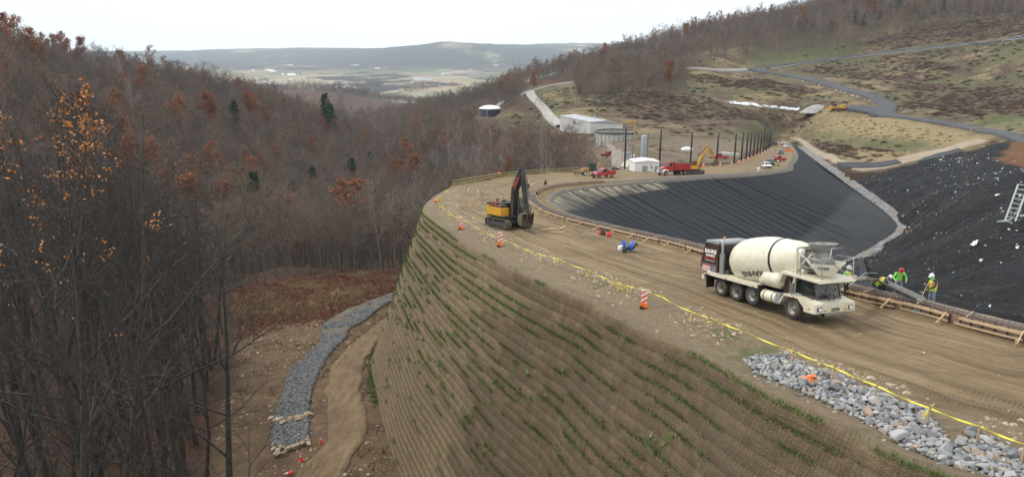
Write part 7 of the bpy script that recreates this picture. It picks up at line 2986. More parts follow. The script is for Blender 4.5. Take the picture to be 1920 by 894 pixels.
for i, (px, py) in enumerate(TAPE):
    p = pts[i]
    nn = rnd.choice((0, 0, 0, 1)) if py > 540 else rnd.choice((0, 1, 1, 2))
    if (px, py) in ((1172, 535), (1153, 529), (826, 385), (820, 372), (838, 358), (846, 402)): nn = 5
    for k in range(nn):
        w_ = .018
        q = p + Vector((rnd.uniform(-.25, .25), rnd.uniform(-.25, .25), -rnd.uniform(.25, .6)))
        m = p.lerp(q, .5) + Vector((rnd.uniform(-.15, .15), rnd.uniform(-.1, .1), rnd.uniform(-.05, .1)))
        tl.bar(p - to, m - to, .008, w_ * 2)
        tl.bar(m - to, q - to, .008, w_ * 2)
        if rnd.random() < .5: tl.bar(q - to, p + Vector((rnd.uniform(-.5, .5), rnd.uniform(-.4, .4), -.05)) - to, .008, w_ * 1.6)
b.add(tl.v, tl.f)
b.build('tape_strip', M_YTAPE, tp)
build_each(STK, 'stake', M_STAKE, tp)

# rope fence of posts on the far outer edge ----------------------------------
ff = empty('post_fence', tuple(on_berm(1000, 327)))
tag(ff, 'low wooden post and rail fence along the far outer edge before the wood', 'fence')
fo2 = Vector(ff.location)
PP_, RL_ = [], []
prev = None
for px, py in [(850, 350), (866, 347), (884, 343.5), (905, 340), (928, 336), (954, 333), (985, 329.5), (1015, 326.5), (1048, 325), (1085, 323)]:
    q = on_berm(px, py)
    pp = MB()
    PP_.append(pp)
    pp.bar(q - fo2 + Vector((0, 0, -.2)), q - fo2 + Vector((0, 0, 1.25)), .12)
    if prev is not None:
        for z in (.6, 1.1):
            rl = MB()
            RL_.append(rl)
            rl.bar(prev - fo2 + Vector((0, 0, z)), q - fo2 + Vector((0, 0, z)), .06, .1)
    prev = q
build_each(PP_, 'post', M_STAKE, ff)
build_each(RL_, 'rail', mat('yellowed_rail', (.42, .34, .1), .7), ff)

# black poles ---------------------------------------------------------------
M_POLE = mat('black_pole', (.012, .012, .013), .5)
POLES = [(1171, 318.8, 76), (1236, 316, 71), (1294, 313, 63), (1343, 311.5, 60), (1376, 309, 57), (1389.5, 303, 53), (1398.5, 300, 50), (1405.5, 296.5, 48), (1412.5, 294.5, 46), (1419, 292, 43), (1425, 289.5, 41), (1431, 287, 56), (1436, 284.5, 37), (1440, 281.5, 36), (1443.5, 278, 34)]
for i, (px, py, hp) in enumerate(POLES):
    o = empty('black_pole')
    lab = 'tall black pole in the long row standing along the outer edge of the far road'
    if i == 0: lab = 'leftmost black pole of the row, standing between the red service pickup and the white shed'
    elif i == 1: lab = 'second black pole of the row, just left of the red dump truck'
    elif i == 11: lab = 'tallest black pole of the row with a second thinner mast on top'
    tag(o, lab, 'pole', 'black poles along the far road')
    q = bm_at(px, py)
    zc = q.y * CP - q.z * SP
    h = hp * zc / F / CP
    r = .25 if i < 5 else .27
    b = MB()
    b.lathe([(r, -.5), (r, h * .6), (r * .85, h - .05), (r * .5, h)], 12)
    b.build('shaft', M_POLE, o)
    b = MB()
    b.lathe([(.75, -.1), (.55, .12), (.3, .25), (r, .28)], 10)
    b.build('base', mat('pale_mound', (.33, .24, .14), .9), o)
    o.location = q
for i, (px, py) in enumerate([(1350, 312), (1372, 309), (1384, 306), (1393, 303), (1402, 299.5), (1409, 296.5), (1416, 294), (1422, 291), (1428, 289), (1434, 286), (1319, 313.5), (1262, 316)]):
    o = empty('traffic_cone')
    tag(o, 'small orange cone with white collar at the foot of the row of black poles', 'cone', 'cones among the black poles')
    b = MB()
    b.lathe([(.2, .04), (.05, .75), (.03, .78)], 14)
    b.box(-.25, .25, -.25, .25, 0, .05)
    b.build('cone_body', M_ORANGE_P, o)
    MB().lathe([(.137, .36), (.095, .58)], 14, cap=False).build('collar', M_WRFL, o)
    o.scale = (1.5, 1.5, 1.5)
    o.location = bm_at(px, py)


def cone(px, py, label, lying=False):
    o = empty('traffic_cone')
    tag(o, label, 'cone')
    b = MB()
    b.lathe([(.17, .04), (.045, .8), (.03, .84)], 16)
    b.box(-.21, .21, -.21, .21, 0, .05, c=.01)
    b.build('cone_body', mat('red_orange_cone', (.72, .07, .035), .5), o)
    for z0, z1 in ((.42, .56), (.64, .72)):
        MB().lathe([(.17 - .1645 * (z0 - .04) + .004, z0), (.17 - .1645 * (z1 - .04) + .004, z1)], 16, cap=False).build('collar', M_WRFL, o)
    p = g_at(px, py, y0=30)
    o.location = p + Vector((0, 0, .25 if lying else .05))
    if lying: o.rotation_euler = (R(84), 0, R(-55))
    return o


cone(602, 831, 'upright orange cone with white collar, the higher one between channel and dirt track')
cone(565, 863, 'upright orange cone with white collar, just below the stone row of the gravel channel')
cone(548, 889, 'orange cone lying on its side on the dirt track at the bottom edge', True)

# orange barriers on the far road
for px, py, lab in ((1477, 283.5, 'wide bright orange barrier beside the white car on the far haul road'), (1484, 286, 'small low orange barrier beside the drain kerb on the far haul road')):
    o = empty('orange_barrier')
    tag(o, lab, 'barrier')
    b = MB()
    w_ = 1.5 if px == 1477 else .8
    b.prism([(-.3, 0), (-.12, .5), (-.1, 1.1), (.1, 1.1), (.12, .5), (.3, 0)], -w_, w_, c=.03)
    b.build('barrier_body', M_ORANGE_P, o)
    b = MB()
    for k in (-.6, .6): b.box(-.32, .32, k * w_ - .15, k * w_ + .15, 0, .1)
    b.build('foot', M_BLK, o)
    seat(o, bm_at(px, py, .05), R(-80))
o = empty('barrel')
tag(o, 'white barrel standing alone by the liner crest in front of the white car', 'barrel')
MB().lathe([(.3, 0), (.33, .1), (.33, .85), (.28, .95)], 16).build('barrel_body', M_WHITE, o)
MB().lathe([(.34, .3), (.345, .3), (.345, .36), (.34, .36)], 16, cap=False).build('hoop', M_STEEL, o)
o.location = bm_at(1422, 321)

# wheelbarrow, bucket and cans by the formwork
o = empty('wheelbarrow')
tag(o, 'bright blue wheelbarrow tub tipped up on the road beside the formwork', 'wheelbarrow')
M_BLUE = mat('blue_plastic', (.03, .11, .42), .4)
b = MB()
hopper(b, 0, .0, .27, .43, .34, 1.15, 18, .03)
b.lathe([(.0, .02), (.26, .02), (.26, 0)], 18, Matrix.Scale(1.15, 4, (1, 0, 0)), cap=False)
t_ = b.build('tub', M_BLUE, o)
b = MB()
for s in (-1, 1): b.tube([(.5, s * .08, -.08), (.2, s * .2, .0), (-.65, s * .22, .15)], .022, 6)
b.build('handle', M_STAKE, o)
b = MB()
b.tube([(.52, -.04, -.12), (.52, .04, -.12)], .15, 16)
b.build('wheel', M_TYRE, o)
q = on_berm(1187, 473)
o.location = q + Vector((0, 0, .38))
o.rotation_euler = (R(12), R(-62), R(-60))
M_REDP = mat('red_plastic', (.6, .03, .04), .4)


def pail(px, py, m, label, r=.2, h=.42):
    o = empty('bucket')
    tag(o, label, 'bucket')
    b = MB()
    hopper(b, 0, 0, r * .85, r, h, 1, 16, .015)
    b.lathe([(0, .01), (r * .83, .01)], 16, cap=False)
    b.build('pail', m, o)
    b = MB()
    b.tube([(r * math.cos(a), 0, h * .95 + r * .9 * math.sin(a)) for a in np.linspace(0, math.pi, 9)], .012, 6)
    b.build('handle', M_BLK, o)
    o.location = on_berm(px, py)


pail(1169, 465, M_BLUE, 'blue bucket standing on end next to the blue wheelbarrow', .25, .6)
pail(1163, 469, M_WHITE, 'white bucket beside the blue bucket on the road', .22, .4)
pail(1171, 473, M_BLK, 'black bucket in front of the blue bucket on the road', .22, .45)
pail(1126, 440, M_REDP, 'red can on the left of the pair lying against the formwork', .22, .42)
pail(1142, 444, M_REDP, 'red can on the right of the pair lying against the formwork', .25, .48)
pail(1131, 441, M_BLK, 'black can between the two red cans at the formwork', .25, .5)
o = empty('stake_bundle')
tag(o, 'dark upright stump of timber posts on the road beyond the formwork bend', 'post')
b = MB()
for x, y, h in ((0, 0, 1.0), (.22, .05, .8), (-.15, .15, .6)): b.bar((x, y, -.2), (x + .05, y, h), .2, .16)
b.build('timber', M_STUD, o)
o.location = on_berm(1022, 347)
o = empty('black_bin')
tag(o, 'short dark bin on the road at the tip of the formwork bend', 'bin')
MB().lathe([(.28, 0), (.34, .6), (.3, .66)], 14).build('bin_body', M_BLK, o)
MB().lathe([(.36, .64), (.36, .7), (.1, .76)], 14).build('lid', M_DKGRY, o)
o.location = on_berm(990, 352)
for px, py, hd, ln in ((1030, 431, 15, 1.6), (1045, 437, -12, 1.3), (1000, 404, 30, 1.4), (1055, 428, 60, 1.2)):
    o = empty('loose_plank')
    tag(o, 'loose pale plank lying on the soil beside the formwork near the excavator', 'plank', 'loose planks by the formwork')
    MB().box(-ln / 2, ln / 2, -.09, .09, 0, .06, c=.006).build('board', M_WOOD, o)
    o.location = on_berm(px, py) + Vector((0, 0, .06))
    o.rotation_euler = (0, 0, R(hd))
o = empty('orange_netting')
tag(o, 'crumpled orange netting dropped on the grey boulders by the tape', 'netting')
b = MB()
for k in range(16):
    p0 = Vector((rnd.uniform(-.35, .35), rnd.uniform(-.3, .3), rnd.uniform(.05, .25)))
    b.prism([(p0.x + .22 * math.cos(a) * rnd.uniform(.5, 1.2), p0.y + .2 * math.sin(a) * rnd.uniform(.5, 1.2)) for a in np.linspace(0, 5.2, 6)], p0.z, p0.z + .02, 'z', T(0, 0, 0, rnd.uniform(-.5, .5), rnd.uniform(-.5, .5), 0))
b.build('netting_fold', M_ORANGE_P, o)
o.scale = (.5, .5, .5)
o.location = on_berm(1521, 721) + Vector((0, 0, .2))
for i, (px, py) in enumerate([(820, 379), (936, 327)]):
    o = empty('orange_sack')
    tag(o, ('orange sack crumpled under the tape at the tip of the outer bend', 'orange sack by the far fence left of the excavator arm')[i], 'sack')
    b = MB()
    b.lathe([(.02, 0), (.4, .05), (.45, .25), (.25, .5), (.1, .6), (.16, .68)], 10, cap=False)
    b.build('sack_body', M_ORANGE_P, o)
    o.location = on_berm(px, py)

# boulders, riprap and stones --------------------------------------------------
def rock_mesh(seed, flat=.7):
    b = bmesh.new()
    bmesh.ops.create_icosphere(b, subdivisions=3, radius=.5)
    rg = np.random.default_rng(seed)
    pl = [(Vector(rg.normal(0, 1, 3)).normalized(), rg.uniform(.2, .36)) for _ in range(9)]
    sc = Vector((rg.uniform(.8, 1.3), rg.uniform(.7, 1.0), rg.uniform(.55, .85) * flat / .7))
    for v in b.verts:
        for n, d in pl:
            k = v.co.dot(n) - d
            if k > 0: v.co -= n * k
        v.co = Vector((v.co.x * sc.x, v.co.y * sc.y, v.co.z * sc.z)) * 1.25
    me = bpy.data.meshes.new('rock')
    b.to_mesh(me)
    b.free()
    return me


def rockmat(name, stops):
    g = NG(name)
    oi = g.n('ShaderNodeObjectInfo')
    c = g.ramp(oi.outputs['Random'], stops)
    tcn = g.n('ShaderNodeTexCoord')
    n = g.noise(tcn.outputs['Object'], 2.5, 8, .75)
    c = g.mix(g.mr(n, .35, .7, 0, .5), c, (.5, .48, .44), 'MULTIPLY')
    g.bump(n, .6, .06)
    return g.color(c)


M_RIP = rockmat('grey_blue_rock', [(0, (.19, .2, .21)), (.45, (.31, .32, .325)), (.8, (.45, .45, .445)), (.93, (.4, .33, .26)), (1, (.36, .24, .17))])
M_TANROCK = rockmat('tan_rock', [(0, (.3, .22, .14)), (.5, (.42, .33, .22)), (1, (.5, .42, .32))])
ROCKS = []
for k in range(9):
    me = rock_mesh(300 + k)
    me.materials.append(M_RIP)
    ROCKS.append(me)
RIP_PX = [(1398, 668), (1420, 662), (1480, 676), (1520, 696), (1567, 714), (1630, 737), (1693, 762), (1740, 779), (1757, 800), (1787, 827), (1827, 811), (1880, 836), (1925, 850), (2010, 885), (2010, 930), (1920, 895), (1897, 888), (1847, 864), (1780, 851), (1730, 831), (1657, 794), (1607, 764), (1547, 741), (1510, 724), (1467, 704), (1413, 684)]
cand = []
tries = 0
rg = np.random.default_rng(77)
grid = {}
while tries < 60000 and len(cand) < 2400:
    tries += 1
    px, py = rg.uniform(1395, 2010), rg.uniform(660, 930)
    if not bool(inside(RIP_PX, np.array(px), np.array(py))): continue
    p = bm_at(px, py)
    r = float(np.clip(rg.lognormal(-2.3, .36), .06, .2))
    lay = 0
    for q, rr, l in cand:
        d2 = (p.x - q.x)**2 + (p.y - q.y)**2
        if d2 < ((r + rr) * .62)**2:
            lay = 9 if d2 < ((r + rr) * .42)**2 or l > 0 else max(lay, 1)
            if lay == 9: break
    if lay == 9: continue
    cand.append((p, r, lay))
cand.sort(key=lambda c: -c[1] / c[0].y)
extra = []
for i, (p, r, lay) in enumerate(cand):
    z = bz(p.x, p.y) + r * .25 + lay * r * .7
    if i < 300:
        o = bpy.data.objects.new('boulder', ROCKS[i % 9])
        COL.objects.link(o)
        o.location = (p.x, p.y, z)
        o.rotation_euler = (rg.uniform(-.6, .6), rg.uniform(-.6, .6), rg.uniform(0, 6.28))
        s_ = r * 2
        o.scale = (s_, s_, s_)
        tag(o, 'broken grey boulder in the strip of boulders beside the yellow tape', 'boulder', 'boulders beside the yellow tape')
    else: extra.append((p.x, p.y, z, r * 2))
src = [[o] for o in bpy.data.objects if o.name.startswith('boulder')][:9]
extra = np.array(extra)
# the small stones that fill the gaps
fill = []
while len(fill) < 900:
    px, py = rg.uniform(1390, 2010), rg.uniform(655, 935)
    if bool(inside(RIP_PX, np.array(px + rg.normal(0, 5)), np.array(py + rg.normal(0, 5)))):
        p = bm_at(px, py)
        fill.append((p.x, p.y, bz(p.x, p.y) + .02, rg.uniform(.07, .16)))
fill = np.array(fill)
allx = np.concatenate([extra, fill]) if len(extra) else fill
scatter_stuff('riprap_stones', allx[:, :3], rg.random(len(allx)) * 6.28, allx[:, 3], rg.integers(0, 9, len(allx)), src)
# gravel of the channel: a bed of stones
xx, yy, zz = CHV[:, 1:-1, 0], CHV[:, 1:-1, 1], CHV[:, 1:-1, 2]
i = rg.uniform(0, xx.shape[0] - 1.01, 26000)
j = rg.uniform(.5, xx.shape[1] - 1.5, 26000)
i0, j0 = i.astype(int), np.clip(j.astype(int), 0, xx.shape[1] - 2)
fi, fj = i - i0, j - j0
bl_ = lambda a: (a[i0, j0] * (1 - fj) + a[i0, j0 + 1] * fj) * (1 - fi) + (a[i0 + 1, j0] * (1 - fj) + a[i0 + 1, j0 + 1] * fj) * fi
gx_, gy_ = bl_(xx) + rg.normal(0, .22, 26000), bl_(yy) + rg.normal(0, .22, 26000)
gkeep = ~((gy_ > float(g_at(606, 628, y0=30).y)) & (gy_ < float(g_at(606, 618, y0=30).y)))
gkeep &= (gy_ < float(g_at(606, 618, y0=30).y)) | ((fbm(gx_ / 3, gy_ / 3, 3) > -.02) & (rg.random(26000) < .75))
gzz = np.maximum(bl_(zz), gz(gx_, gy_) + .02)
ng_ = int(gkeep.sum())
CHK, CHS = [], []
M_COB = rockmat('channel_grey_stone', [(0, (.085, .092, .098)), (.5, (.17, .18, .185)), (.85, (.27, .275, .275)), (1, (.2, .16, .12))])
for k, (px, py) in enumerate(((545, 745), (560, 700), (540, 815))):
    me = rock_mesh(500 + k)
    me.materials.append(M_COB)
    o = bpy.data.objects.new('channel_cobble', me)
    COL.objects.link(o)
    o.location = g_at(px, py, y0=30) + Vector((0, 0, .3))
    o.scale = (.5, .5, .5)
    tag(o, 'larger grey cobble lying on the gravel bed of the channel', 'stone', 'larger cobbles in the channel')
    CHS.append([o])
scatter_stuff('channel_stones', np.stack([gx_, gy_, gzz + .03], 1)[gkeep], rg.random(ng_) * 6.28, np.clip(rg.lognormal(-1.75, .35, ng_), .08, .4), rg.integers(0, 3, ng_), CHS)
# tan stones along the shoulder and in the soil
me2 = []
for k in range(4):
    me = rock_mesh(400 + k)
    me.materials.append(M_TANROCK)
    me2.append(me)
ii = []
for (px, py, s_) in ((1040, 492, .3), (1300, 632, .28), (900, 440, .3), (1085, 512, .3)):
    o = bpy.data.objects.new('tan_stone', me2[len(ii)])
    COL.objects.link(o)
    p = on_berm(px, py)
    o.location = p + Vector((0, 0, .05))
    o.scale = (s_, s_, s_)
    tag(o, 'tan stone lying on the stony outer shoulder of the road under the tape', 'stone', 'larger tan stones on the shoulder')
    ii.append([o])
n = 8000
ss = rg.uniform(FS0 - 4, float(sa_of(840, 358)[0]), n)
aa = np.where(rg.random(n) < .75, 3.6 + rg.normal(0, .75, n), rg.uniform(.5, 15, n))
ww = np.interp(ss, S_ALONG, WID)
sel = (fbm(ss / 3, ss * 0, 3) > -.12) | (aa > 6) 
sel &= ~((aa > 5.5) & (aa < ww - 4.6) & (rg.random(n) < .8))
ss, aa = ss[sel], aa[sel]
kk = np.clip(np.interp(ss, S_ALONG, np.arange(NS)), 0, NS - 1.01)
k0 = kk.astype(int)
tcol = np.clip(aa / np.interp(ss, S_ALONG, WID) * (NA - 1), 0, NA - 1.01)
j0 = tcol.astype(int)
fk, fj = kk - k0, tcol - j0
bl2 = lambda a: (a[k0, j0] * (1 - fj) + a[k0, j0 + 1] * fj) * (1 - fk) + (a[k0 + 1, j0] * (1 - fj) + a[k0 + 1, j0 + 1] * fj) * fk
P3 = np.stack([bl2(BX), bl2(BY), bl2(BZ)], 1)
scatter_stuff('shoulder_stones', P3, rg.random(len(P3)) * 6.28, np.clip(rg.lognormal(-2.55, .5, len(P3)), .04, .26), rg.integers(0, 4, len(P3)), ii)
# stones, clods and dry tufts strewn over the clearing and the foot of the wall
x, y = rg.uniform(-62, 6, 30000), rg.uniform(45, 150, 30000)
zq = gz(x, y)
px, py = proj(x, y, zq)
kq = inside(CLEAR_PX, px + rg.normal(0, 10, 30000), py) & (px > 380) & ((fbm(x / 5, y / 5, 4) > .02) | (rg.random(30000) < .12)) & ~inside(TRACK_L + TRACK_R[::-1], px, py)
kq &= rg.random(30000) < .55
nq = int(kq.sum())
scatter_stuff('clearing_stones', np.stack([x, y, zq + .03], 1)[kq], rg.random(nq) * 6.28, np.clip(rg.lognormal(-2.0, .5, nq), .06, .55), rg.integers(0, 4, nq), ii)
x, y = rg.uniform(-62, 6, 16000), rg.uniform(45, 150, 16000)
zq = gz(x, y)
px, py = proj(x, y, zq)
kq = inside(CLEAR_PX, px + rg.normal(0, 14, 16000), py) & (px > 370) & (fbm(x / 8 + 7, y / 8, 4) > .04) & ~inside(TRACK_L + TRACK_R[::-1], px, py) & ~inside(CH_L + CH_R[::-1], px, py)
pq = np.repeat(np.stack([x, y, zq], 1)[kq], 5, 0)
pq[:, :2] += rg.normal(0, .2, (len(pq), 2))
v, f = blades(pq, np.zeros((len(pq), 3)), np.full(len(pq), .28), .05, rg, .8)
tag(mesh_obj('clearing_weeds', v, f, mat('withered_weeds', (.1, .062, .035), .9, 0, 0, .25, (.19, .14, .08))), kind='stuff')
# fresh grass at the foot of the wall
x, y = rg.uniform(-32, -8, 9000), rg.uniform(55, 100, 9000)
zq = gz(x, y)
px, py = proj(x, y, zq)
kq = inside([(694, 655), (706, 668), (702, 700), (704, 745), (712, 770), (694, 752), (688, 715)], px + rg.normal(0, 3, 9000), py)
pq = np.repeat(np.stack([x, y, zq], 1)[kq], 14, 0)
pq[:, :2] += rg.normal(0, .22, (len(pq), 2))
v, f = blades(pq, np.zeros((len(pq), 3)), np.full(len(pq), .22), .035, rg, .6)
tag(mesh_obj('foot_grass', v, f, M_GRASS), kind='stuff')
# check dams of big pale stones
for row, nmlab in (([(508, 789), (517, 791), (527, 791), (545, 790), (556, 788), (565, 785), (573, 783), (580, 779), (531, 796), (560, 791)], 'big pale stone in the upper row of stones across the gravel channel'),
                   ([(512, 846), (521, 851), (529, 843), (540, 846), (550, 843), (560, 838), (569, 835), (577, 829), (534, 853), (579, 836), (519, 856)], 'big pale stone in the lower row of stones at the foot of the gravel channel')):
    for k, (px, py) in enumerate(row):
        o = bpy.data.objects.new('channel_stone', me2[k % 4])
        COL.objects.link(o)
        p = g_at(px, py, y0=30)
        o.location = p + Vector((0, 0, .35))
        s_ = rg.uniform(.42, .75)
        o.scale = (s_ * 1.3, s_, s_)
        o.rotation_euler = (0, 0, rg.uniform(0, 6))
        tag(o, nmlab, 'stone', nmlab.replace('big pale stone', 'stones').replace('stone in the', 'in the'))

# litter on the waste slope: torn bags, bricks, scraps
LIT = [('white_litter', (.55, .55, .53), 1100), ('grey_litter', (.28, .29, .3), 1700), ('orange_litter', (.5, .17, .06), 420), ('blue_litter', (.15, .25, .4), 90)]
for nm, col, n in LIT:
    x = rg.uniform(20, 150, n * 7)
    y = rg.uniform(20, 228, n * 7)
    zq = waste_surf(x, y)
    px, py = proj(x, y, zq)
    ok = inside(WB, x, y) & (px > 1590) & (px < 1990) & (py > 255)
    if nm == 'orange_litter':
        dv = np.full(x.shape, 1e9)
        for a, b_ in zip(VM[2:8], VM[3:9]):
            t = np.linspace(0, 1, 8)
            for q in t: dv = np.minimum(dv, np.hypot(x - (a.x * (1 - q) + b_.x * q), y - (a.y * (1 - q) + b_.y * q)))
        ok &= rg.random(len(x)) < np.exp(-dv / 9) * 1.5 + .03
    else: ok &= rg.random(len(x)) < np.clip(.25 + fbm(x / 12, y / 12, 3) * 2.2, .03, 1)
    x, y, zq = x[ok][:n], y[ok][:n], zq[ok][:n]
    pts = np.stack([x, y, zq + .06], 1)
    sz = (.07 + .22 * rg.random(len(x))**5 * (1.6 if nm == 'white_litter' else 1)) * np.clip(y / 90, .55, 1.6)
    a = np.stack([rg.normal(0, 1, len(x)), rg.normal(0, 1, len(x)), rg.normal(0, .35, len(x))], 1)
    a /= np.linalg.norm(a, axis=1)[:, None]
    c_ = np.cross(a, np.stack([rg.normal(0, .5, len(x)), rg.normal(0, .5, len(x)), np.ones(len(x))], 1))
    V = np.stack([pts - a * sz[:, None], pts - c_ * sz[:, None] * .5, pts + a * sz[:, None] + [0, 0, .03], pts + c_ * sz[:, None] * .7], 1).reshape(-1, 3)
    tag(mesh_obj(nm, V, np.arange(len(V)).reshape(-1, 4), mat(nm, col, .7, 0, .25, .5)), kind='stuff')

# bigger torn sheets on the waste
for px, py, w_, lab in ((1828, 459, 1.2, 'large torn white plastic sheet lying on the black waste above the workers'), (1909, 466, .5, 'small white plastic scrap on the waste near the edge of the view'), (1870, 368, .9, 'white crumpled bag on the black waste left of the steel frames')):
    o = empty('plastic_sheet')
    tag(o, lab, 'sheet')
    a, b_, c_ = ray(px, py)
    y = next(yy for yy in np.arange(30, 240, .25) if float(waste_surf(a / b_ * yy, yy)) > c_ / b_ * yy)
    n = 14
    gx2, gy2 = np.meshgrid(np.linspace(-w_, w_, n), np.linspace(-w_ * .6, w_ * .6, n))
    rr = np.hypot(gx2 / w_, gy2 / w_ / .6) + fbm(gx2 * 2 + px, gy2 * 2, 2) * .7
    zz2 = fbm(gx2 * 3 + px, gy2 * 3, 3) * .5 + .2
    f = grid_faces(n, n)
    f = f[(rr.ravel()[f] < .95).all(1)]
    s2 = mesh_obj('torn_film', np.stack([gx2, gy2, zz2], -1).reshape(-1, 3), f, mat('white_film', (.6, .6, .58), .5), o)
    o.location = (a / b_ * y, y, float(waste_surf(a / b_ * y, y)) + .05)
    sl = Vector((float(waste_surf(a / b_ * y + 1, y) - waste_surf(a / b_ * y - 1, y)) / -2, float(waste_surf(a / b_ * y, y + 1) - waste_surf(a / b_ * y, y - 1)) / -2, 1))
    o.rotation_euler = sl.to_track_quat('Z', 'Y').to_euler()

# steel litter-fence frames at the right edge
for px, py, lab in ((1893, 418, 'pale steel ladder frame standing on the black waste at the right edge'), (1930, 408, 'second pale steel ladder frame cut by the right edge of the view')):
    o = empty('steel_frame')
    tag(o, lab, 'frame')
    M_PALEST = mat('pale_green_steel', (.5, .56, .52), .5)
    b = MB()
    for y in (-.7, .7):
        b = MB()
        b.bar((0, y, .1), (-1.6, y, 5.6), .12, .22)
        b.bar((-1.6, y, .1), (.9, y, .12), .12)
        b.build('upright', M_PALEST, o)
    b = MB()
    for k in range(9):
        t = k / 8
        b.bar((-1.6 * t, -.7, .1 + 5.5 * t), (-1.6 * t, .7, .1 + 5.5 * t), .09)
    b.bar((-1.0, -.7, .15), (-.5, .7, 2.0), .06)
    b.bar((-1.6, -.7, .15), (-1.2, .7, 4.2), .06)
    for y in (-.7, .7): b.bar((-1.5, y, .15), (-.75, y, 2.7), .07)
    b.bar((-2.2, -1.1, .06), (1.2, -1.1, .06), .12)
    b.bar((-2.2, 1.1, .06), (1.2, 1.1, .06), .12)
    b.build('rung', M_PALEST, o)
    a, b_, c_ = ray(px, py)
    y = next(yy for yy in np.arange(30, 240, .25) if float(waste_surf(a / b_ * yy, yy)) > c_ / b_ * yy)
    o.location = (a / b_ * y, y, float(waste_surf(a / b_ * y, y)))
    o.rotation_euler = (0, 0, R(205))
# ================================================================ works buildings beyond the embankment
M_WALLW = mat('white_cladding', (.62, .61, .57), .6, 0, .06, .6, dirt=(.4, .37, .32), dirt_amt=.4, dirt_scale=.3)
M_ROOFG = mat('grey_roof_sheet', (.34, .36, .38), .5, .1, .08, .5)
M_CONC = mat('stained_concrete', (.36, .34, .3), .9, 0, .2, .5, dirt=(.17, .15, .13), dirt_amt=.6, dirt_scale=.4)
# long white shed: near corner found from two wall feet
A = g_at(1106, 251, y0=200)
Bq = g_at(1167, 249.5, y0=200)
Cq = at(1050, 238, A.y + 34)
Cq.z = A.z
wh = empty('warehouse', (A.x, A.y, min(A.z, Bq.z)))
tag(wh, 'long low white warehouse with a shallow grey roof below the wooded slope', 'building')
e1 = (Bq - A); e1.z = 0
e2 = (Cq - A); e2.z = 0
W1, W2_ = e1.length, e2.length
e1n, e2n = e1.normalized(), e2.normalized()
H0, HR = 5.6, 6.7
P_ = lambda u, v, z: e1n * (u * W1) + e2n * (v * W2_) + Vector((0, 0, z))
b = MB()
b.add([P_(0, 0, -2), P_(1, 0, -2), P_(1, 1, -2), P_(0, 1, -2), P_(0, 0, H0), P_(1, 0, H0), P_(1, 1, H0), P_(0, 1, H0)], [(0, 1, 5, 4), (1, 2, 6, 5), (2, 3, 7, 6), (3, 0, 4, 7)])
b.build('wall', M_WALLW, wh)
b = MB()
o_ = .02
b.add([P_(-o_, -o_, H0 - .05), P_(1 + o_, -o_, H0 - .05), P_(1 + o_, 1 + o_, H0 - .05), P_(-o_, 1 + o_, H0 - .05), P_(.5, -o_, HR), P_(.5, 1 + o_, HR)], [(1, 2, 5, 4), (3, 0, 4, 5), (0, 1, 4), (2, 3, 5), (3, 2, 1, 0)])
rf = b.build('roof', M_ROOFG, wh)
b = MB()
for u in (.35, .7): b.lathe([(.5, 0), (.5, .8), (.65, .85), (0, 1.2)], 12, Matrix.Translation(P_(.5, u, HR - .3)))
b.build('roof_vent', M_WALLW, rf)
b = MB()
nrm1 = Vector((e1n.y, -e1n.x, 0))
for k in range(1, 14): b.bar(P_(k / 14, 0, -.5) + nrm1 * .02, P_(k / 14, 0, H0 - .1) + nrm1 * .02, .08, .05)
nrm2 = Vector((-e2n.y, e2n.x, 0))
for k in range(1, 18): b.bar(P_(0, k / 18, -.5) + nrm2 * .02, P_(0, k / 18, H0 - .1) + nrm2 * .02, .08, .05)
b.build('cladding_rib', M_ROOFG, wh)
b = MB()
b.bar(P_(.55, 0, .9) + nrm1 * .06, P_(.62, 0, .9) + nrm1 * .06, .08, 2.2)
b.build('door', M_DKGRY, wh)

# round open tank with dark rim and gantry
tk = empty('settling_tank')
p = g_at(1152, 268, y0=200)
R_T = 9.0
tk.location = (p.x + 2.0, p.y + 9.5, p.z - .8)
tag(tk, 'round open concrete tank with a dark rim in front of the white warehouse', 'tank')
b = MB()
b.lathe([(R_T, -3), (R_T, 4.4), (R_T - .4, 4.4), (R_T - .4, 2.5)], 56, cap=False)
b.build('tank_wall', M_CONC, tk)
b = MB()
b.lathe([(R_T + .12, 4.1), (R_T + .12, 4.75), (R_T - .5, 4.75), (R_T - .5, 4.3)], 56, cap=False)
b.build('rim', M_BLK, tk)
MB().lathe([(0, 3.4), (R_T - .38, 3.4)], 40, cap=False).build('sludge', mat('dark_sludge', (.07, .06, .05), .5), tk)
b = MB()
for k in range(28):
    a = 2 * math.pi * k / 28
    b.bar(((R_T + .05) * math.cos(a), (R_T + .05) * math.sin(a), -2), ((R_T + .05) * math.cos(a), (R_T + .05) * math.sin(a), 4.1), .25)
b.build('wall_rib', mat('rib_concrete', (.28, .26, .23), .9), tk)
o = empty('gantry')
tag(o, 'yellow davit gantry arm standing beside the round open tank', 'gantry')
b = MB()
b.bar((0, 0, -3), (0, 0, 7.6), .4)
b.build('mast', M_YEL, o)
b = MB()
b.bar((.2, 0, 7.6), (-4, 0, 7.7), .35)
b.bar((0, 0, 6), (-1.6, 0, 7.6), .18)
b.build('arm', M_YEL, o)
q = g_at(1189, 262, y0=200)
o.location = q

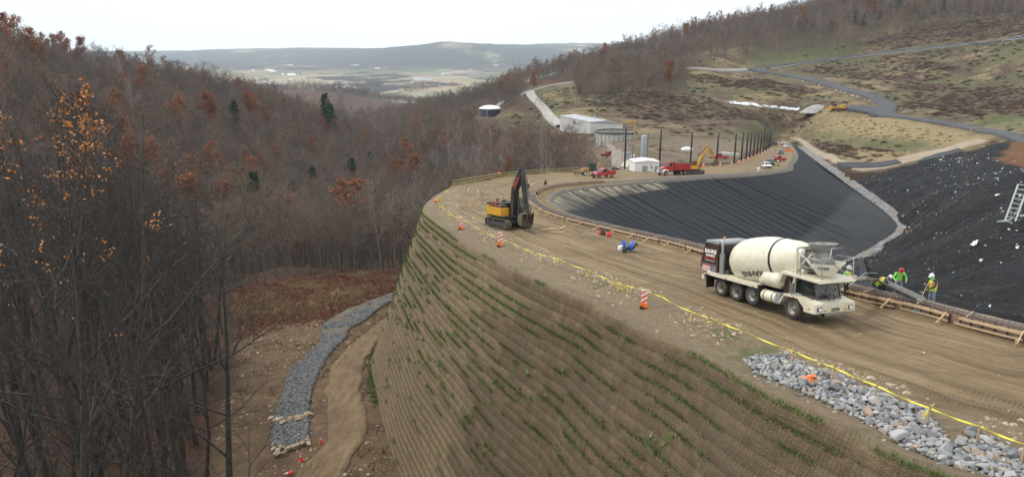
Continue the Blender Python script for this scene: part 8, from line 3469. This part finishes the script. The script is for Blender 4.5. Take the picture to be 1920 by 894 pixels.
# white shed and the grey silo
p = bm_at(1193, 317.5)
p = at(1190, 319, 176)
sp = Vector((p.x, p.y, -float(HB(176)) - .6))
ws = empty('pump_shed', sp)
tag(ws, 'small white block shed with a grey door behind the second black pole', 'building')
b = MB()
b.box(0, 6.4, 0, 5, -1.5, 2.9)
b.build('wall', mat('white_render', (.74, .74, .72), .7), ws)
b = MB()
b.prism([(-.2, 2.9), (6.6, 2.9), (6.6, 3.0), (3.2, 3.45), (-.2, 3.05)], -.25, 5.2)
b.build('roof', mat('pale_roof', (.66, .66, .64), .6), ws)
b = MB()
b.box(2.0, 3.3, -.04, .02, 0, 2.0)
b.build('door', mat('grey_green_door', (.26, .32, .31), .5), ws)
b = MB()
b.box(5.2, 6.1, -.04, .02, 0, 1.9)
b.build('door', mat('grey_green_door', (.26, .32, .31), .5), ws)
b = MB()
b.box(4.2, 4.6, -.03, .02, 1.3, 1.8)
b.box(4.0, 4.35, -.03, .02, 2.2, 2.4)
b.build('sign', M_REDLENS, ws)
ws.rotation_euler = (0, 0, R(6))
o = empty('silo')
tag(o, 'slim pale grey cylindrical silo rising behind the white shed', 'silo')
b = MB()
b.lathe([(.85, -2), (.85, 6.4), (.75, 6.6), (.2, 6.7)], 28)
b.build('silo_body', mat('silo_grey', (.3, .33, .36), .5, .1, .06, .8), o)
b = MB()
b.bar((1.02, -.2, -1), (1.02, -.2, 7.2), .06)
b.bar((1.02, .2, -1), (1.02, .2, 7.2), .06)
b.lathe([(1.9, -.4), (1.9, -.1), (1.0, -.1)], 20, cap=False)
b.build('ladder', M_DKGRY, o)
q = g_at(1206, 303, y0=190)
o.location = (q.x, q.y, q.z + 1)
o = empty('control_cabinet')
tag(o, 'grey equipment cabinet with a pipe stack right of the concrete lane', 'cabinet')
b = MB()
b.box(-.8, .8, -.6, .6, 0, 2.6, c=.05)
b.build('cabinet_body', mat('cabinet_grey', (.3, .32, .34), .6), o)
b = MB()
b.tube([(1.3, 0, -.5), (1.3, 0, 5)], .22, 10)
b.tube([(-1.6, .3, -.5), (-1.6, .3, 7)], .08, 6)
b.build('pipe', M_STEEL, o)
o.location = g_at(1177, 302, y0=180)

# white domed tank on the wooded slope
dq = _tank + Vector((0, 6, 0))
o = empty('domed_tank', dq)
tag(o, 'dark blue round storage tank with a white dome roof on the wooded slope', 'tank')
zc = dq.y * CP - dq.z * SP
rt = 20 * zc / F
b = MB()
b.lathe([(rt, -3), (rt, 4.9)], 48, cap=False)
for k in range(6): b.lathe([(rt + .01, .1 + k * .8), (rt + .12, .14 + k * .8), (rt + .01, .18 + k * .8)], 48, cap=False)
b.build('tank_wall', mat('dark_blue_steel', (.025, .04, .065), .4, 0, .15, .4), o)
b = MB()
b.lathe([(rt + .25, 4.8), (rt + .25, 5.05), (rt * .85, 5.8), (rt * .6, 6.5), (rt * .3, 6.9), (0, 7.0)], 48, cap=False)
b.build('dome', mat('white_dome', (.8, .8, .79), .5), o)
b = MB()
b.bar((-rt * .3, -rt - .3, -2), (-rt * .3, -rt - .3, 4.4), .25)
b.bar((-rt * .3 + .8, -rt - .3, -2), (-rt * .3 + .8, -rt - .3, 4.4), .25)
for k in range(8): b.bar((-rt * .3, -rt - .3, k * .55), (-rt * .3 + .8, -rt - .3, k * .55), .12)
b.build('ladder', M_STEEL, o)

# guard rail along the hill road, boulders along the paved road
gr = empty('guard_rail', tuple(g_at(1700, 97, y0=380)))
tag(gr, 'long grey guard rail along the road climbing the open hillside', 'guard rail')
go_ = Vector(gr.location)
PP_, c = [], MB()
prev = None
for px in np.linspace(1442, 1955, 60):
    py = float(np.interp(px, (1440, 1500, 1600, 1700, 1800, 1900, 1960), (130.3, 122, 110, 98.5, 87.6, 76.5, 70)))
    q = g_at(px, py, y0=380) - go_
    b = MB()
    PP_.append(b)
    b.bar(q + Vector((0, 0, -.5)), q + Vector((0, 0, 1.0)), .22)
    if prev is not None: c.bar(prev + Vector((0, 0, 1.0)), q + Vector((0, 0, 1.0)), .12, .45)
    prev = q
build_each(PP_, 'post', M_STUD, gr)
c.build('rail', mat('galvanised', (.5, .52, .54), .5, .3), gr)
for k, (px, py) in enumerate([(x, float(np.interp(x, (1480, 1540, 1590, 1640, 1646), (147.5, 161, 177, 193, 203)))) for x in np.linspace(1482, 1646, 22)]):
    o = bpy.data.objects.new('road_boulder', me2[k % 4])
    COL.objects.link(o)
    q = g_at(px, py + .8, y0=300)
    o.location = q + Vector((0, 0, .5))
    s_ = rg.uniform(1.2, 1.8)
    o.scale = (s_, s_, s_)
    tag(o, 'pale boulder in the row along the lower edge of the paved hillside road', 'boulder', 'boulders along the paved road')
for k, (px, py) in enumerate([(1700, 223.5), (1730, 228), (1758, 233), (1790, 238.5), (1822, 246), (1835, 249), (1690, 206), (1696, 212)]):
    o = bpy.data.objects.new('road_boulder', me2[k % 4])
    COL.objects.link(o)
    q = g_at(px, py, y0=220)
    o.location = q + Vector((0, 0, .5))
    o.scale = (1.4, 1.1, 1.0)
    tag(o, 'pale boulder beside the road that drops from the bend to the black waste', 'boulder', 'boulders by the lower road')
# white plastic sheeting on the far slope, concrete blocks in the yard
o = empty('plastic_sheeting')
tag(o, 'long strip of white plastic sheeting weighted down across the brushy slope', 'sheeting')
n = 60
top = [(1366, 191), (1400, 193), (1440, 199), (1470, 201), (1500, 202.5)]
bot = [(1370, 196), (1400, 199), (1440, 203), (1470, 206), (1499, 207)]
A_ = poly([g_at(*q, y0=300) for q in top], n)
B_ = poly([g_at(*q, y0=300) for q in bot], n)
q = np.linspace(0, 1, 6)[None, :, None]
X = A_[:, None] * (1 - q) + B_[:, None] * q
X[..., 2] = gz(X[..., 0], X[..., 1]) + .4 + fbm(X[..., 0] / 2, X[..., 1] / 2, 3) * 1.3
X[..., 1] += fbm(X[..., 0] / 3, X[..., 1] / 3, 2) * 4
g = NG('weathered_sheeting')
Pq = g.pos()
mesh_obj('film', X.reshape(-1, 3), grid_faces(n, 6), g.color(g.ramp(g.noise(Pq, .35, 6, .7), [(.35, (.25, .25, .26)), (.55, (.6, .6, .6)), (.7, (.78, .78, .78))])), o, smooth=False)
for k, (px, py) in enumerate([(1357, 289), (1363, 290), (1369, 290.5), (1375, 291), (1381, 291.5)]):
    o = empty('concrete_block')
    tag(o, 'pale concrete block in the short row on the yard behind the black poles', 'block', 'concrete blocks on the yard')
    MB().box(-.9, .9, -.4, .4, 0, .9, c=.05).build('block_body', mat('block_white', (.58, .57, .54), .8), o)
    MB().box(-.35, .35, -.12, .12, .9, 1.0).build('key', M_CONC, o)
    q = g_at(px, py, y0=220)
    o.location = q + Vector((0, 0, -.1))
o = empty('white_tarp')
tag(o, 'small heap under a white tarp on the bare yard near the yellow excavator', 'tarp')
b = MB()
b.lathe([(2.6, -.3), (2.3, .5), (1.4, 1.0), (.3, 1.2), (0, 1.2)], 11, Matrix.Scale(.6, 4, (0, 1, 0)), cap=False)
b.build('tarp_cover', mat('tarp_white', (.66, .67, .68), .6), o)
o.location = g_at(1288, 281, y0=220)
# gravel heap by the far machines
o = empty('gravel_heap')
tag(o, 'pale grey gravel heap left of the bulldozer on the hillside', 'heap')
b = MB()
b.lathe([(11, -1.5), (7, 1.2), (3, 3.2), (0, 3.8)], 18, Matrix.Scale(.7, 4, (0, 1, 0)), cap=False)
b.build('heap_body', mat('heap_gravel', (.3, .285, .26), .9, 0, .15, .5, bump=.5), o)
o.location = g_at(1532, 207, y0=300)

# farms in the valley --------------------------------------------------------
FARMS = [(488, 160, 1), (498, 158, 0), (520, 161, 1), (545, 152, 0), (548, 143, 1), (556, 141, 2), (563, 140, 2), (530, 141, 0), (512, 136, 1), (640, 167, 1), (652, 163, 0), (662, 167, 1), (634, 171, 0), (708, 130, 1), (722, 128, 0), (700, 132, 2), (784, 151, 1), (796, 149.5, 0), (802, 152, 1), (830, 141, 0), (838, 139, 1), (660, 124, 0), (668, 123.5, 1), (545, 123, 1), (536, 124, 0), (475, 134, 0), (505, 134, 1), (930, 124, 1), (945, 122, 0)]
LABS = ('small pale house with a grey roof among the valley fields', 'long white farm building among the valley fields', 'tall dark silo tower among the valley farms')
for px, py, kd in FARMS:
    q = g_at(px, py, y0=1500)
    o = empty(('farm_house', 'farm_barn', 'farm_silo')[kd], q)
    tag(o, LABS[kd], ('house', 'barn', 'silo')[kd], ('small houses in the valley', 'white farm buildings in the valley', 'silos in the valley')[kd])
    b = MB()
    if kd == 2:
        b.lathe([(3.5, 0), (3.5, 17), (2, 19.5), (0, 20)], 14)
        b.build('silo_body', mat('dark_silo', (.1, .11, .14), .5), o)
        MB().lathe([(3.6, 16.8), (2.2, 19.6), (0, 20.3)], 14, cap=False).build('silo_cap', M_ROOFG, o)
    else:
        lx, ly, h = ((6, 4.5, 5.5), (19, 6.5, 5))[kd]
        s_ = rg.uniform(.85, 1.25)
        lx, ly, h = lx * s_, ly * s_, h * s_
        b.box(-lx, lx, -ly, ly, -3, h)
        b.build('wall', mat('far_white_wall', (.68, .67, .64), .7), o)
        b = MB()
        b.prism([(-ly - .5, h - .3), (0, h + ly * .75), (ly + .5, h - .3)], -lx - .4, lx + .4, 'x')
        b.build('roof', M_ROOFG if rg.random() < .6 else mat('far_white_roof', (.6, .61, .62), .6), o)
    o.rotation_euler = (0, 0, rg.uniform(-.5, .5))
    o.scale = (1.4, 1.4, 1.3)
